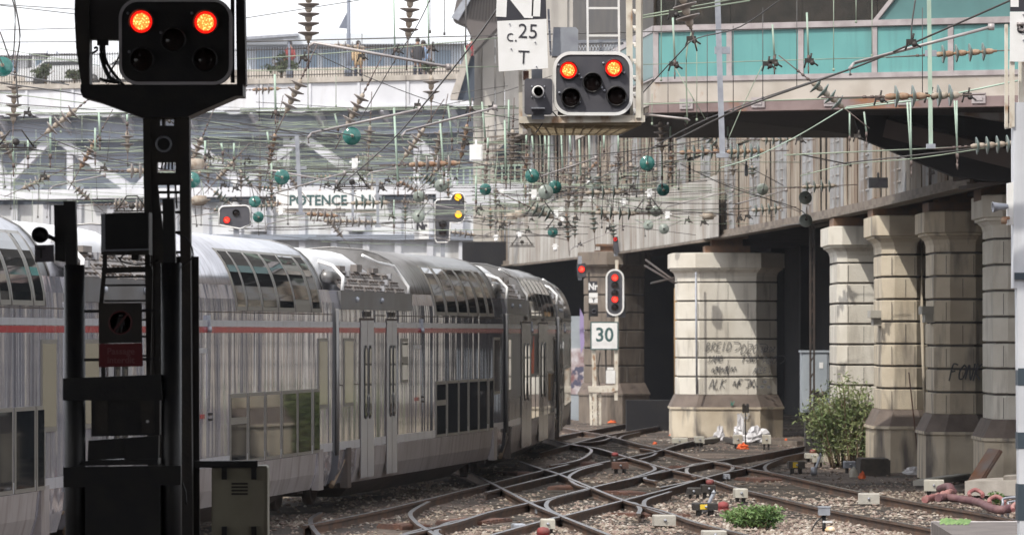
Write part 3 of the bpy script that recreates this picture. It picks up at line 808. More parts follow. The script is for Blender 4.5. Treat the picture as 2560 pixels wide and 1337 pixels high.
# ---------------------------------------------------------------- stone piers
def chrect(w, d, c, off, z, cx=0, cy=0):
    w, d = w / 2 + off, d / 2 + off
    c = c + off * .4
    return [Vector((cx + x, cy + y, z)) for x, y in ((-w + c, -d), (w - c, -d), (w, -d + c), (w, d - c), (w - c, d), (-w + c, d), (-w, d - c), (-w, -d + c))]
def pier(pl, pr, Y, dep, ztop, stone, label, ch=.42, rot=.0, course=.5, zb=.82, grow=0.):
    x0, x1 = (pl - 1280) * Y / F, (pr - 1280) * Y / F
    w = x1 - x0
    loc = Vector(((x0 + x1) / 2, Y + dep / 2, -.2))
    t = thing('stone_pier', label, 'pier', loc, rot, 'stone piers of the viaduct')
    zz = lambda z: z + .2
    mb = MB(); mb.loft([chrect(w, dep, ch, .17, 0), chrect(w, dep, ch, .17, zz(zb - .06))]).loft([chrect(w, dep, ch, .21, zz(zb - .06)), chrect(w, dep, ch, .21, zz(zb))])
    mb.build('plinth', STONE2 if stone is not STONED else STONED, t)
    mb = MB(); mb.loft([chrect(w, dep, ch, .20, zz(zb)), chrect(w, dep, ch, .03, zz(zb + .35))]); mb.build('plinth_cap', PLINTH, t)
    mb = MB(); z = zb + .35; zt = ztop - .80
    n = max(3, round((zt - z) / course)); st = (zt - z) / n
    for k in range(n):
        a = z + k * st
        e_ = rnd.uniform(-.006, .006)
        mb.loft([chrect(w, dep, ch, -.012, zz(a)), chrect(w, dep, ch, e_, zz(a + .014)), chrect(w, dep, ch, e_, zz(a + st - .056)), chrect(w, dep, ch, -.014, zz(a + st - .044))])
    sh = mb.build('shaft', stone, t)
    mb = MB(); mb.loft([chrect(w, dep, ch, -.055, zz(z - .01)), chrect(w, dep, ch, -.055, zz(zt + .02))]); mb.build('joint_core', JOINT, sh)
    mb = MB()
    for k in range(n):
        a = z + k * st
        for s_ in ((.0, .42) if k % 2 else (-.3, .2)):
            mb.box(s_ * w - .006, s_ * w + .006, -dep / 2 - .007, -dep / 2 + .01, zz(a + .02), zz(a + st - .08))
    mb.build('upright_joints', JOINT, sh)
    mb = MB()
    pr_ = [(0.0, zt), (0, zt + .14), (.03, zt + .24), (.10, zt + .31), (.15, zt + .33), (.15, zt + .37), (.21, zt + .39), (.21, ztop), (.1, ztop + .02)]
    mb.loft([chrect(w, dep, ch, o, zz(a)) for o, a in pr_]); mb.build('capital', stone, t)
    return t
PC = pier(1695, 1945, 141, 3.2, 5.1, STONE, 'broad pale stone pier with rows of graffiti in the middle', ch=.62, course=.52, zb=.70)
P3 = pier(2094, 2225, 113, 3.0, 5.25, STONE, 'cream stone pier rising behind the green bush', ch=.22)
P4 = pier(2206, 2322, 105.6, 2.8, 5.32, STONE2, 'tan stone pier with a thin drainpipe, right of the bush', ch=.26)
P5 = pier(2338, 2476, 99.5, 2.6, 5.26, STONE2, 'shaded tan stone pier with the large dark scrawl', ch=.30)
P6 = pier(2486, 2600, 93.5, 2.6, 5.43, STONE, 'rightmost cream stone pier, next to the white signal mast', ch=.26)
P1 = pier(1462, 1612, 163, 3.2, 5.5, STONED, 'stone pier coloured dark for shade, behind the speed sign', ch=.85, course=.56)  # dark stone colour carries the shade under the deck
# drainpipe in front of the tan pier, conduit, rods
def pipe(pts, r, m, label, cat, name, group=None, pos=None):
    mb = MB(); mb.tube(pts, r, 8)
    return tag(mb.build(name, m), label, cat, group, None, pos)
pipe([P(2306, 545, 105), P(2304, 780, 105), P(2308, 900, 105), P(2318, 1145, 105)], .035, STONE2, 'thin beige drainpipe running down the tan pier', 'drainpipe', 'drainpipe')
pipe([P(1740, 680, 140.6), P(1742, 985, 140.6)], .03, GALV, 'thin pale conduit on the left face of the graffiti pier', 'conduit', 'conduit')
pipe([P(2272, 930, 104.5), P(2296, 1150, 104.2)], .014, RUSTPLATE, 'thin rusty rod leaning on the tan pier', 'rod', 'leaning_rod')
for k, (x, y, d) in enumerate([(2195, 785, 106), (2325, 775, 100)]):
    mb = MB(); a = P(x, y, d); mb.box(a.x - .17, a.x + .17, a.y - .1, a.y + .8, a.z - .08, a.z + .08).box(a.x - .1, a.x + .1, a.y, a.y + .7, a.z - .25, a.z - .08)
    tag(mb.build('stone_bracket', CONCB), ['small stone bracket wedged left of the tan pier', 'small stone bracket wedged right of the tan pier'][k], 'bracket')

# ---------------------------------------------------------------- handwriting
STR = {'A': [[(0, 0), (.4, 1), (.8, 0)], [(.1, .35), (.75, .4)]], 'B': [[(0, 0), (.05, 1), (.5, .85), (.1, .55), (.6, .3), (0, 0)]], 'R': [[(0, 0), (.05, 1), (.55, .8), (.1, .5), (.7, 0)]],
       'E': [[(.6, 1), (0, .95), (.05, .5), (.5, .55)], [(.05, .5), (0, 0), (.65, .05)]], 'D': [[(0, 0), (.05, 1), (.7, .6), (.5, .1), (0, 0)]], 'I': [[(.2, 0), (.25, 1)]],
       'Z': [[(0, 1), (.7, .95), (0, .05), (.8, 0)]], 'O': [[(.4, 1), (.05, .6), (.2, .05), (.65, .2), (.7, .75), (.4, 1)]], 'S': [[(.6, .95), (.1, .8), (.5, .45), (.45, .05), (0, .1)]],
       'M': [[(0, 0), (.1, 1), (.4, .4), (.7, 1), (.8, 0)]], 'F': [[(0, 0), (.05, .95), (.65, 1)], [(.05, .5), (.5, .55)]], 'N': [[(0, 0), (.1, 1), (.6, 0), (.7, 1)]], 'X': [[(0, 0), (.8, 1)], [(.1, 1), (.75, 0)]],
       'K': [[(0, 0), (.05, 1)], [(.7, 1), (.08, .5), (.8, 0)]], 'L': [[(.05, 1), (0, 0), (.6, .05)]], 'U': [[(0, 1), (.1, .1), (.6, .1), (.7, 1)]], '9': [[(.6, .7), (.3, 1), (.1, .7), (.6, .6), (.4, 0)]],
       '0': [[(.3, 1), (0, .5), (.3, 0), (.6, .5), (.3, 1)]], '2': [[(0, .8), (.35, 1), (.6, .7), (0, 0), (.7, .05)]], 'W': [[(0, 1), (.2, 0), (.4, .7), (.6, 0), (.9, 1)]], '~': [[(0, .3), (.3, .8), (.6, .2), (.9, .9), (1.3, .3)]],
       '(': [[(0, 1), (1.2, .9), (1.5, .4), (.6, 0)]], '.': [[(.1, .1), (.2, .3), (.3, .1), (.1, .1)]]}
def scrawl(txt, px, py, hpx, d, r, m, label, rot=.05, seed=0, cat='graffiti', wx=.62):
    q = random.Random(seed); mb = MB(); x = 0
    s = hpx * d / F
    o = P(px, py, d)
    for ch in txt:
        if ch == ' ': x += .6; continue
        for st in STR[ch]:
            pts = [Vector(((x + a + q.uniform(-.06, .06)) * wx + .22 * b, 0, b + q.uniform(-.06, .06) + rot * x)) * s for a, b in st]
            pts = spline(pts, 4)
            mb.prism  # strokes are thin flat ribbons of ink on the wall
            for p0, p1 in zip(pts, pts[1:]):
                if (p1 - p0).length > 1e-4: mb.bar(o + p0, o + p1, r * 2, .006, 0, up=(0, 1, 0))
        x += .95
    return tag(mb.build('graffiti', m), label, cat, 'graffiti on the piers')
dg = 140.97
for k, (t, x, y, h, lab) in enumerate([('BREID(', 1764, 878, 22, 'wide looping dark tag, top left of the graffiti pier'), ('DZO(', 1852, 884, 24, 'looping dark tag in the middle of the top graffiti row'), ('BREDZ', 1902, 880, 12, 'small dark tag at the right end of the top row'),
        ('SAMO', 1768, 905, 16, 'dark tag starting with S in the second graffiti row'), ('FONX', 1856, 905, 16, 'dark tag ending with X in the second graffiti row'), ('AOO(', 1906, 910, 20, 'round dark tag at the right end of the second row'),
        ('~M~N~', 1776, 935, 20, 'faint zigzag tag in the third graffiti row'), ('AKEE', 1882, 933, 15, 'dark tag with double E in the third row'), ('ALK', 1772, 972, 24, 'large angular dark tag in the lowest graffiti row'), ('~FC~', 1830, 970, 22, 'thin angular tag beside the lowest large one')]):
    t = t.replace('C', '(')
    scrawl(t, x, y, h, dg, .0085, GRAF, lab, seed=k, rot=.02)
def dots():
    mb = MB()
    for x, y, r in ((1912, 954, 5), (1905, 966, 5), (1922, 967, 5), (1884, 966, 3), (1893, 966, 3)):
        c = P(x, y, dg); s = r * dg / F
        mb.prism([c + Vector((s * math.cos(a * .7), 0, s * math.sin(a * .7) * (.7 + .3 * (a % 2)))) for a in range(9)], (0, .005, 0))
    tag(mb.build('graffiti', GRAF), 'cluster of dark star shaped dots on the graffiti pier', 'graffiti', 'graffiti on the piers')
dots()
scrawl('FONK', 2374, 950, 40, 99.4, .016, GRAF, 'big dark scrawl on the shaded tan pier', seed=31, rot=.0, wx=.52)
scrawl('9002', 1840, 1046, 14, 140.78, .012, GRAFW, 'pale chalked numbers on the plinth of the graffiti pier', seed=40, rot=.0)
scrawl('W', 1826, 1014, 12, 140.75, .012, mat('green_chalk', (.10, .25, .20), .8), 'small green chalk mark on the plinth cap', seed=41)

# ---------------------------------------------------------------- viaduct
GX = lambda y: 8.6 - .0509 * (y - 88) - .00053 * (y - 88) * (y - 141)
GDIR = Vector((-.1, 1, 0)).normalized(); GN = Vector((-1, -.1, 0)).normalized()
def gpt(y, out, z): return Vector((GX(y), y, z)) + GN * out
def viaduct():
    t = thing('railway_viaduct', 'old riveted plate girder viaduct with beige ribs resting on the stone piers', 'viaduct', (GX(135), 135, 5.3))
    y0, y1 = 90, 197
    ZB, ZT = 5.55, 10.4
    ys = [y0 + (y1 - y0) * k / 23 for k in range(24)]
    def strip(mb, o0, o1, z0, z1, ya=None, yb=None):
        Y = [v for v in ys if (ya or y0) <= v <= (yb or y1)]
        mb.loft([[gpt(v, o0, z0), gpt(v, o1, z0), gpt(v, o1, z1), gpt(v, o0, z1)] for v in Y])
    mb = MB(); strip(mb, -.45, -.15, ZB, ZT); mb.build('girder_web', GDARK, t, True)
    posts, riv = MB(), MB()
    y = y0 + .6; k = 0
    while y < y1:
        posts.bar(gpt(y + .85, .03, ZB), gpt(y + .85, .03, ZT), 1.85, .06, 0, up=GN)
        posts.bar(gpt(y + .85, .065, ZB), gpt(y + .85, .065, ZT), .1, .10, 0, up=GN)
        for yy in (y + .25, y + .6, y + 1.15, y + 1.5):
            z = ZB + .15
            while z < ZT:
                if y < 150: riv.lathe([(.04, 0), (.03, .03), (0, .04)], gpt(yy, .07, z), GN, 6)
                z += .26
        n = 5
        ribs = MB()
        for j in range(n):
            a = y + 1.85 + j * .78
            z = ZB + .06; jj = 0
            ln = 2.45
            while z < ZT:
                ze = min(ZT, z + ln - .08)
                tw = .03 * math.sin(k * 3 + j * 5 + jj)
                ribs.bar(gpt(a + .3, .02 + tw, z), gpt(a + .3 + .14 * math.sin(j + jj * 2 + k), .03 + tw, ze), .45 + .06 * math.sin(j * 7 + k), .02, 0, up=GN)
                z += ln; jj += 1
        ribs.build('ribbed_cladding', GRIB, t, True)
        y += 5.8; k += 1
    posts.each('riveted_post', GPOST, t, True, 2); riv.build('rivets', GPOST, t, True)
    mb = MB(); strip(mb, -.15, .24, ZB - .05, ZB + .02); strip(mb, .10, .18, ZB + .02, ZB + .16); mb.build('bottom_flange', GFLANGE, t, True)
    mb = MB(); strip(mb, -.33, .57, ZT, ZT + .12); mb.build('top_flange', GFLANGE, t, True)
    # deck, far girder and cross beams
    mb = MB(); strip(mb, -14, -.5, 6.6, 7.1); mb.build('deck', SOFFIT, t, True)
    mb = MB()
    yy = y0 + 1.5
    while yy < y1:
        mb.bar(gpt(yy, -.5, 6.25), gpt(yy, -13.8, 6.25), .25, .68); yy += 2.9
    mb.each('cross_beam', SOFFIT, t, True)
    mb = MB()
    for p, yy, z1 in ((PC, 141.9, 5.2), (P3, 114.3, 5.35), (P4, 107, 5.4), (P5, 100.6, 5.35), (P6, 94.5, 5.5), (P1, 164.5, 5.45)):
        mb = MB(); c = Vector((p.location.x, yy, 0))
        mb.box(c.x - .65, c.x + .65, yy - .6, yy + .9, z1 - .15, z1 + .12).box(c.x - .45, c.x + .45, yy - .4, yy + .7, z1 + .12, z1 + .34).box(c.x - .6, c.x + .6, yy - .5, yy + .8, z1 + .34, 5.72)
        mb.build('bearing', mat('bearing_rust', (.16, .105, .075), .8, var=(.22, .12, .07), vs=5), t, True)
    # pale sheeting hung over the far ribs
    mb = MB()
    pts = []
    yy = 138.
    i = 0
    while yy < 194:
        pts.append(gpt(yy, .34 + (.05 if i % 2 else 0), 0)); yy += .35; i += 1
    ztp = lambda y: 7.25 if y < 160 else 7.7
    for a, b in zip(pts, pts[1:]):
        mb.add([a + Vector((0, 0, 5.52)), b + Vector((0, 0, 5.52)), b + Vector((0, 0, ztp(b.y))), a + Vector((0, 0, ztp(a.y)))], [(0, 1, 2, 3)])
    mb.build('pale_sheeting', SHEET, t, True)
    mb = MB(); strip(mb, .26, .42, 5.44, 5.5, 138, 196); mb.build('sheeting_ledge', GFLANGE, t, True)
    # soffit pipework near the shaded end
    mb = MB()
    for k in range(3): mb.tube([gpt(92, -1.2 - k * .5, 5.62 - .05 * k), gpt(130, -1.2 - k * .5, 5.62 - .05 * k)], .06, 6)
    mb.build('service_pipes', BELLY, t, True)
viaduct()
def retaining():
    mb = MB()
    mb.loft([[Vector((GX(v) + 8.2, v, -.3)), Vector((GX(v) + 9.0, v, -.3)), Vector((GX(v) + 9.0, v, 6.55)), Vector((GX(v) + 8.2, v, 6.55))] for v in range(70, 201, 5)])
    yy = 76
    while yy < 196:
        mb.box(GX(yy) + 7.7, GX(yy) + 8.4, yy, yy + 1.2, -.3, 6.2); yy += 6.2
    tag(mb.build('retaining_wall', SOOT_SHADE), 'black sooty wall in the dark behind the stone piers', 'wall')
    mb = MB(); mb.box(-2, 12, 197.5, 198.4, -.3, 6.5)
    tag(mb.build('end_wall', SOOT_SHADE), 'dark wall closing the far end under the viaduct', 'wall')
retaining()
# dark recess furniture
def recess():
    t = thing('trackside_cabinet', 'tall pale grey cabinet standing in the dark between two piers', 'cabinet', P(2038, 1030, 124) + Vector((0, .4, 0)))
    c = P(2038, 955, 124)
    mb = MB(); w = .34; mb.box(c.x - w, c.x + w, 124, 124.8, c.z - .76, c.z + .75); mb.build('body', CABI, t, True)
    mb = MB(); mb.box(c.x - w - .03, c.x + w + .03, 123.95, 124.85, c.z + .75, c.z + .8); mb.build('roof', CABI, t, True)
    mb = MB(); mb.box(c.x - w + .04, c.x - .02, 123.975, 124.0, c.z - .7, c.z + .7).box(c.x + .02, c.x + w - .04, 123.975, 124.0, c.z - .7, c.z + .7); mb.build('door', CABI, t, True)
    mb = MB(); mb.box(c.x + .1, c.x + .2, 123.965, 123.975, c.z + .35, c.z + .5); mb.build('label_plate', SIGNW, t, True)
    mb = MB(); mb.box(c.x - w + .1, c.x + w - .1, 124.1, 124.7, -.2, c.z - .76); mb.build('base', BLACK2, t, True)
    mb = MB()
    for dx in (0, .09): mb.bar(P(2026, 1050, 122) + Vector((dx, 0, 0)), P(2026, 560, 122) + Vector((dx, 0, 0)), .05, .06)
    for k in range(12): mb.bar(P(2024, 1030 - 40 * k, 122), P(2034, 1010 - 40 * k, 122), .03, .03)
    tag(mb.build('cable_riser', BELLY), 'dark twin cable riser post beside the pale cabinet', 'post')
    t = thing('disc_signal', 'round black shunting disc facing sideways beside the pale cabinet', 'signal', P(2058, 1050, 121))
    mb = MB(); c = P(2058, 988, 121); mb.lathe([(0, 0), (.1, 0), (.11, .02), (.1, .05), (0, .06)], c, (0, 1, 0), 16); mb.build('disc', BLACK, t, True)
    mb = MB(); mb.tube([P(2058, 1055, 121.1), P(2058, 985, 121.1)], .025, 8); mb.build('post', BLACK2, t, True)
    mb = MB(); mb.box(P(2034, 0, 121.5).x, P(2048, 0, 121.5).x, 121.4, 121.5, P(0, 1018, 121.5).z, P(0, 975, 121.5).z)
    tag(mb.build('junction_box', BLACK2), 'small dark junction box low on the cable riser', 'box')
    # diagonal braces and the yellow rod in the left opening
    for k, (a, b) in enumerate((((1615, 650), (1690, 705)), ((1612, 664), (1695, 712)), ((1628, 708), (1688, 694)))):
        pipe([P(*a, 150), P(*b, 146)], .035, BELLY, 'dim steel brace in the dark opening beside the graffiti pier', 'brace', 'steel_brace', 'braces in the dark opening', a)
    pipe([P(1689, 1000, 146), P(1689, 720, 146)], .05, mat('ochre_pipe', (.25, .15, .06), .7), 'tall ochre pipe in the dark opening left of the graffiti pier', 'pipe', 'standing_pipe')
    mb = MB(); a = P(1640, 1000, 150)
    mb.box(a.x - .9, a.x + .9, 150, 151, -.2, a.z)
    tag(mb.build('low_wall', SOOT_SHADE), 'low dim wall inside the dark opening', 'wall')  # near-black colour stands in for the unlit opening
recess()
# graffiti on hoarding beside the far pier
def hoarding():
    t = thing('hoarding', 'narrow hoarding splashed with white and red graffiti left of the far pier', 'hoarding', P(1449, 1050, 168))
    a, b = P(1434, 0, 168).x, P(1462, 0, 168).x
    mb = MB(); mb.box(a - .3, b, 168, 168.2, -.2, P(0, 790, 168).z); mb.build('board', CABI, t, True)
    mb = MB(); mb.box(a - .3, b, 167.97, 168, P(0, 985, 168).z, P(0, 870, 168).z); mb.build('painted_patch', mat('graffiti_patch', (.65, .63, .66), .7, var=(.25, .12, .12), vs=2.5, dirt=(.1, .1, .16), ds=4, dmap=(1, 1, 1), dlo=.52, dhi=.58), t, True)
    mb = MB(); c = P(1455, 800, 167.9)
    mb.prism([P(1450, 770, 162.9), P(1459, 790, 162.9), P(1461, 860, 162.9), P(1452, 885, 162.9), P(1449, 830, 162.9)], (0, .02, 0)); 
    tag(mb.build('graffiti', mat('lilac_paint', (.35, .28, .5), .7)), 'lilac paint smear on the far pier', 'graffiti', 'graffiti on the piers')
hoarding()

# ---------------------------------------------------------------- glazed building above the viaduct
def glazed():
    B0 = Vector((2.58, 88, 0)); U = Vector((8.69 - 2.58, 85.4 - 88, 0)).normalized(); Nn = Vector((U.y, -U.x, 0))   # outwards, to the camera
    t = thing('glazed_building', 'building with turquoise parapet panels and dark windows bridging above the tracks', 'building', Vector((6, 92, 7)))
    Z0, Z1 = 7.38, 8.18
    LEN = 14.0
    def q(u, out, z): return B0 + U * u + Nn * out + Vector((0, 0, z))
    def slab(mb, u0, u1, o0, o1, z0, z1): 
        mb.prism([q(u0, o0, z0), q(u1, o0, z0), q(u1, o1, z0), q(u0, o1, z0)], (0, 0, z1 - z0))
    us = [0] + [(px_ - 1640) / 146. for px_ in (1842, 2035, 2232, 2428)]
    us = [0, 1.4, 2.75, 4.12, 5.52, 6.95, 8.35, 9.75, 11.2, 12.6]
    top = lambda u: 0
    for a, b in zip(us, us[1:]):
        mb = MB(); slab(mb, a + .05, b - .05, -.06, .0, Z0, Z1)
        mb.build('turquoise_panel', TEAL, t, True)
    mb = MB()
    for u in us: slab(mb, u - .05, u + .05, -.08, .03, Z0, Z1)
    mb.build('panel_mullions', ALU, t, True)
    mb = MB(); slab(mb, -.02, LEN, -.1, .06, Z1, Z1 + .12); slab(mb, -.02, LEN, -.1, .05, Z0 - .09, Z0); mb.build('panel_rails', ALU, t, True)
    mb = MB(); slab(mb, -.1, LEN, -.1, .02, Z0 - .45, Z0 - .092); mb.build('fascia_board', FASCIA, t, True)
    mb = MB(); slab(mb, -.1, LEN, -.2, .10, Z0 - .62, Z0 - .452); slab(mb, -.1, LEN, -.2, .16, Z0 - .64, Z0 - .622); mb.build('fascia_channel', FLANGE, t, True)
    mb = MB()
    for k in range(7): slab(mb, .5 + k * 1.36, .75 + k * 1.36, .10, .14, Z0 - .58, Z0 - .40); slab(mb, .55 + k * 1.36, .7 + k * 1.36, .14, .16, Z0 - .53, Z0 - .47)
    mb.build('fixing_brackets', ALU, t, True)
    # windows above, with a raking frame and turquoise panels to its right
    UX = 4.15
    for a, b in ((0, 1.4), (1.4, 2.75), (2.75, UX)):
        mb = MB(); slab(mb, a, b - .0015, -.07, -.02, Z1 + .121, Z1 + 2.6); mb.build('window', DGLASS, t, True)
    mb = MB(); slab(mb, UX + .004, UX + .008, -.07, -.02, Z1 + .121, Z1 + .13)
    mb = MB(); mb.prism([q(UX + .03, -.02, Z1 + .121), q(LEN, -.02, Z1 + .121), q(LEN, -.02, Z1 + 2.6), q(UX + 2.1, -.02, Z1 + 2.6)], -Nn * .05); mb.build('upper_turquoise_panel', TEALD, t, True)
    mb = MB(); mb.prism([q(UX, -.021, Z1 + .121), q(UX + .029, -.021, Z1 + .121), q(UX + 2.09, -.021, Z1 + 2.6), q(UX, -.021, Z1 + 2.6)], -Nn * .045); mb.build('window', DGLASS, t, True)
    mb = MB(); mb.bar(q(UX - .02, .0, Z1 + .1), q(UX + 2.1, .0, Z1 + 2.6), .07, .1, 0, up=Nn)
    for u in us[5:]: slab(mb, u - .04, u + .04, -.04, .02, Z1 + .14 + 0, Z1 + 2.5)
    slab(mb, UX + .5, LEN, -.04, .025, Z1 + .60, Z1 + .67); mb.build('raking_frame', ALU, t, True)
    # a brown backing further on stands in for reflections in the glass
    # left return
    e0, e1, e2 = B0, Vector((2.3, 91.2, 0)), Vector((1.35, 105, 0))
    for a, b, nm in ((e0, e1, 0), (e1, e2, 1)):
        dd = (b - a); n2 = Vector((dd.y, -dd.x, 0)).normalized()
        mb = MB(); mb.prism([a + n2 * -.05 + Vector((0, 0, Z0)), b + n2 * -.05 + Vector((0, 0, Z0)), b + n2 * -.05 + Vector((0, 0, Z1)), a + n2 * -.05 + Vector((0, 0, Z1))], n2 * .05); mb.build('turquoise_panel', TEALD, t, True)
        mb = MB(); mb.prism([a + Vector((0, 0, Z0 - .45)), b + Vector((0, 0, Z0 - .45)), b + Vector((0, 0, Z0 - .01)), a + Vector((0, 0, Z0 - .01))], n2 * .06); mb.build('return_fascia', CONC, t, True)
        mb = MB(); mb.bar(a + Vector((0, 0, Z1 + .06)), b + Vector((0, 0, Z1 + .06)), .14, .119); mb.bar(a + Vector((0, 0, Z0 + .0)), b + Vector((0, 0, Z0 + .0)), .1, .05); mb.build('return_rail', ALU, t, True)
        mb = MB(); mb.prism([a + n2 * -.05 + Vector((0, 0, Z1 + .125)), b + n2 * -.05 + Vector((0, 0, Z1 + .125)), b + n2 * -.05 + Vector((0, 0, Z1 + 2.6)), a + n2 * -.05 + Vector((0, 0, Z1 + 2.6))], n2 * .04); mb.build('window', mat('dull_window', (.035, .028, .022), .5, var=(.06, .048, .035), vs=1.5, spec=.15), t, True)
    # roof, and a mottled backing added for the reflections in the glass
    mb = MB(); mb.prism([q(-.1, -.12, Z1 + 2.62), q(LEN, -.12, Z1 + 2.62), Vector((16, 95, Z1 + 2.62)), Vector((2.2, 96, Z1 + 2.62))], (0, 0, .3)); mb.build('roof', SOFFIT, t, True)
    mb = MB(); mb.prism([Vector((2.42, 90.6, Z1)), Vector((15, 87.3, Z1)), Vector((15, 87.3, Z1 + 2.6)), Vector((2.42, 90.6, Z1 + 2.6))], (0, .3, 0)); mb.build('reflection_backing', mat('brown_reflection_backing', (.30, .23, .16), .9, var=(.10, .09, .06), vs=2.2, bump=.5, bs=10), t, True)
    # ribbed soffit
    mb = MB()
    ZS_ = Z0 - .60
    far = 101.
    mb.prism([q(-.0, -.22, ZS_ + .06), q(LEN, -.22, ZS_ + .06), Vector((16, far + .6, ZS_ + .06)), Vector((2.2, far + .6, ZS_ + .06))], (0, 0, .1))
    for k in range(34):
        o = -.4 - k * .36
        a = q(.0, o, ZS_ + .02); b = q(LEN, o, ZS_ + .02)
        mb.bar(a, b, .2, .08)
    mb.build('ribbed_soffit', SOFFIT, t, True)
    # dark haunch beam below, brown raking beam, pale grey girder end
    mb = MB(); mb.pxprism([(2138, 300), (2152, 346), (2385, 441), (2560, 462), (2760, 470), (2760, 240), (2138, 240)], 89.4, .4)
    mb.build('haunch_beam', mat('black_beam', (.014, .013, .013), .8), t, True)
    mb = MB(); mb.bar(P(2215, 318, 89.0), P(2600, 412, 88.4), .3, .33, 0, up=(0, -.2, 1)); mb.build('raking_beam', mat('brown_beam', (.06, .043, .036), .7, var=(.045, .033, .03), vs=2), t, True)
    mb = MB(); mb.prism([P(2396, 242, 88.3), P(2640, 226, 88.3), P(2640, 322, 88.3), P(2398, 286, 88.3)], (0, .4, 0)); mb.build('grey_girder_end', GPOST, t, True)
    mb = MB(); mb.bar(P(2385, 447, 89.9), P(2700, 397, 89.2), .2, .1).bar(P(2400, 470, 89.9), P(2700, 430, 89.2), .2, .06); mb.build('cable_tray', BELLY, t, True)
    mb = MB(); mb.prism([P(2440, 465, 97.5), P(2700, 450, 97.5), P(2700, 600, 97.5), P(2440, 560, 97.5)], (0, .4, 0)); mb.build('shaded_end_wall', SOFFIT, t, True)
glazed()

# ---------------------------------------------------------------- white road bridge at the back
def back_bridge():
    A = Vector(((1165 - 1280) * 204 / F, 204, 0)); Bp = Vector(((0 - 1280) * 213.5 / F, 213.5, 0))
    U = (Bp - A).normalized(); Nn = Vector((-U.y, U.x, 0))
    if Nn.y > 0: Nn = -Nn
    t = thing('road_bridge', 'white painted steel road bridge crossing high behind the overhead wires', 'bridge', A + U * 12)
    def slab(mb, u0, u1, o0, o1, z0, z1):
        mb.prism([A + U * u0 + Nn * o0 + Vector((0, 0, z0)), A + U * u1 + Nn * o0 + Vector((0, 0, z0)), A + U * u1 + Nn * o1 + Vector((0, 0, z0)), A + U * u0 + Nn * o1 + Vector((0, 0, z0))], (0, 0, z1 - z0))
    L = 30
    def zy(y, px=600): return H + (HY - y) * (204 + 9.5 * (1165 - px) / 1165) / F
    ZD = zy(199)
    mb = MB(); slab(mb, -.5, L, -9, .12, zy(212), ZD); mb.build('deck_edge', CONC, t, True)
    mb = MB(); slab(mb, -.5, L, -.3, 0, zy(272), zy(213)); slab(mb, -.5, L, -.35, .1, zy(276), zy(272)); mb.build('parapet_girder', BWHITE, t, True)
    mb = MB()
    for k in range(14): slab(mb, .3 + k * 2.3, .42 + k * 2.3, 0, .07, zy(271), zy(214))
    mb.build('girder_stiffeners', BWHITE, t, True)
    mb = MB(); slab(mb, -.5, L, -6, -1.0, zy(300), zy(276)); mb.build('soffit', BGREY, t, True)
    mb = MB()
    for k in range(10):
        u = .8 + k * 3.1
        mb.prism([A + U * u + Vector((0, 0, zy(276))), A + U * (u + .25) + Vector((0, 0, zy(276))), A + U * (u + .25) + Nn * -1.2 + Vector((0, 0, zy(330))), A + U * u + Nn * -1.2 + Vector((0, 0, zy(330)))], U * .02)
        mb.bar(A + U * u + Nn * -.1 + Vector((0, 0, zy(278))), A + U * u + Nn * -1.1 + Vector((0, 0, zy(325))), .12, .35)
        mb.prism([A + U * (u + .3) + Nn * .03 + Vector((0, 0, zy(277))), A + U * (u + 1.3) + Nn * .03 + Vector((0, 0, zy(277))), A + U * (u + 1.0) + Nn * .03 + Vector((0, 0, zy(286))), A + U * (u + .6) + Nn * .03 + Vector((0, 0, zy(286)))], Nn * -.3)
    mb.build('brackets', BTRUSS, t, True)
    mb = MB(); slab(mb, -.5, L, -1.4, -.9, zy(336), zy(296)); slab(mb, -.5, L, -1.5, -.75, zy(340), zy(336)); mb.build('upper_chord', BGREY, t, True)
    mb = MB(); slab(mb, -.5, L, -2.6, -2.2, zy(462), zy(336)); mb.build('inner_web', BGREY, t, True)
    dgn, vt = MB(), MB()
    def bu(px): return (1165 - px) / 1165 * (Bp - A).length
    for x0, x1 in ((745, 575), (740, 905), (95, -40), (125, 310), (445, 320), (450, 600), (1010, 1110), (-70, -5)):
        dgn.bar(A + U * bu(x0) + Nn * -1.1 + Vector((0, 0, zy(340))), A + U * bu(x1) + Nn * -1.1 + Vector((0, 0, zy(470))), .36, .25, 0, up=Nn)
    for x in (150, 700, 1020, -80, 430): vt.bar(A + U * bu(x) + Nn * -1.15 + Vector((0, 0, zy(340))), A + U * bu(x) + Nn * -1.15 + Vector((0, 0, zy(500))), .3, .22, 0, up=Nn)
    dgn.build('truss_diagonals', BTRUSS, t, True); vt.build('truss_posts', BTRUSS, t, True)
    mb = MB(); slab(mb, -.5, L, -1.7, -.8, zy(490), zy(466)); mb.build('bottom_chord', BWHITE, t, True)
    mb = MB(); slab(mb, -.5, L, -2.9, -2.62, zy(500), zy(440)); mb.build('dark_recess', BDARK, t, True)
    # railing on the deck
    mb = MB()
    for k in range(240):
        u = k * .125 - .3
        mb.bar(A + U * u + Nn * .0 + Vector((0, 0, ZD)), A + U * u + Vector((0, 0, ZD + 1.32)), .028, .028)
    for z in (.1, 1.2): slab(mb, -.5, L, -.02, .02, ZD + z, ZD + z + .04)
    mb.build('railing', BLACK2, t, True)
    # wall of the street behind the railing
    mb = MB(); slab(mb, -2, L + 4, -8.6, -8.2, ZD, ZD + .9); mb.build('far_parapet', CONC, t, True)
    return A, U, Nn, ZD, bu
BA, BU, BN, BZ, bu = back_bridge()
def bpt(px, back, z): return BA + BU * bu(px) - BN * back + Vector((0, 0, BZ + z))

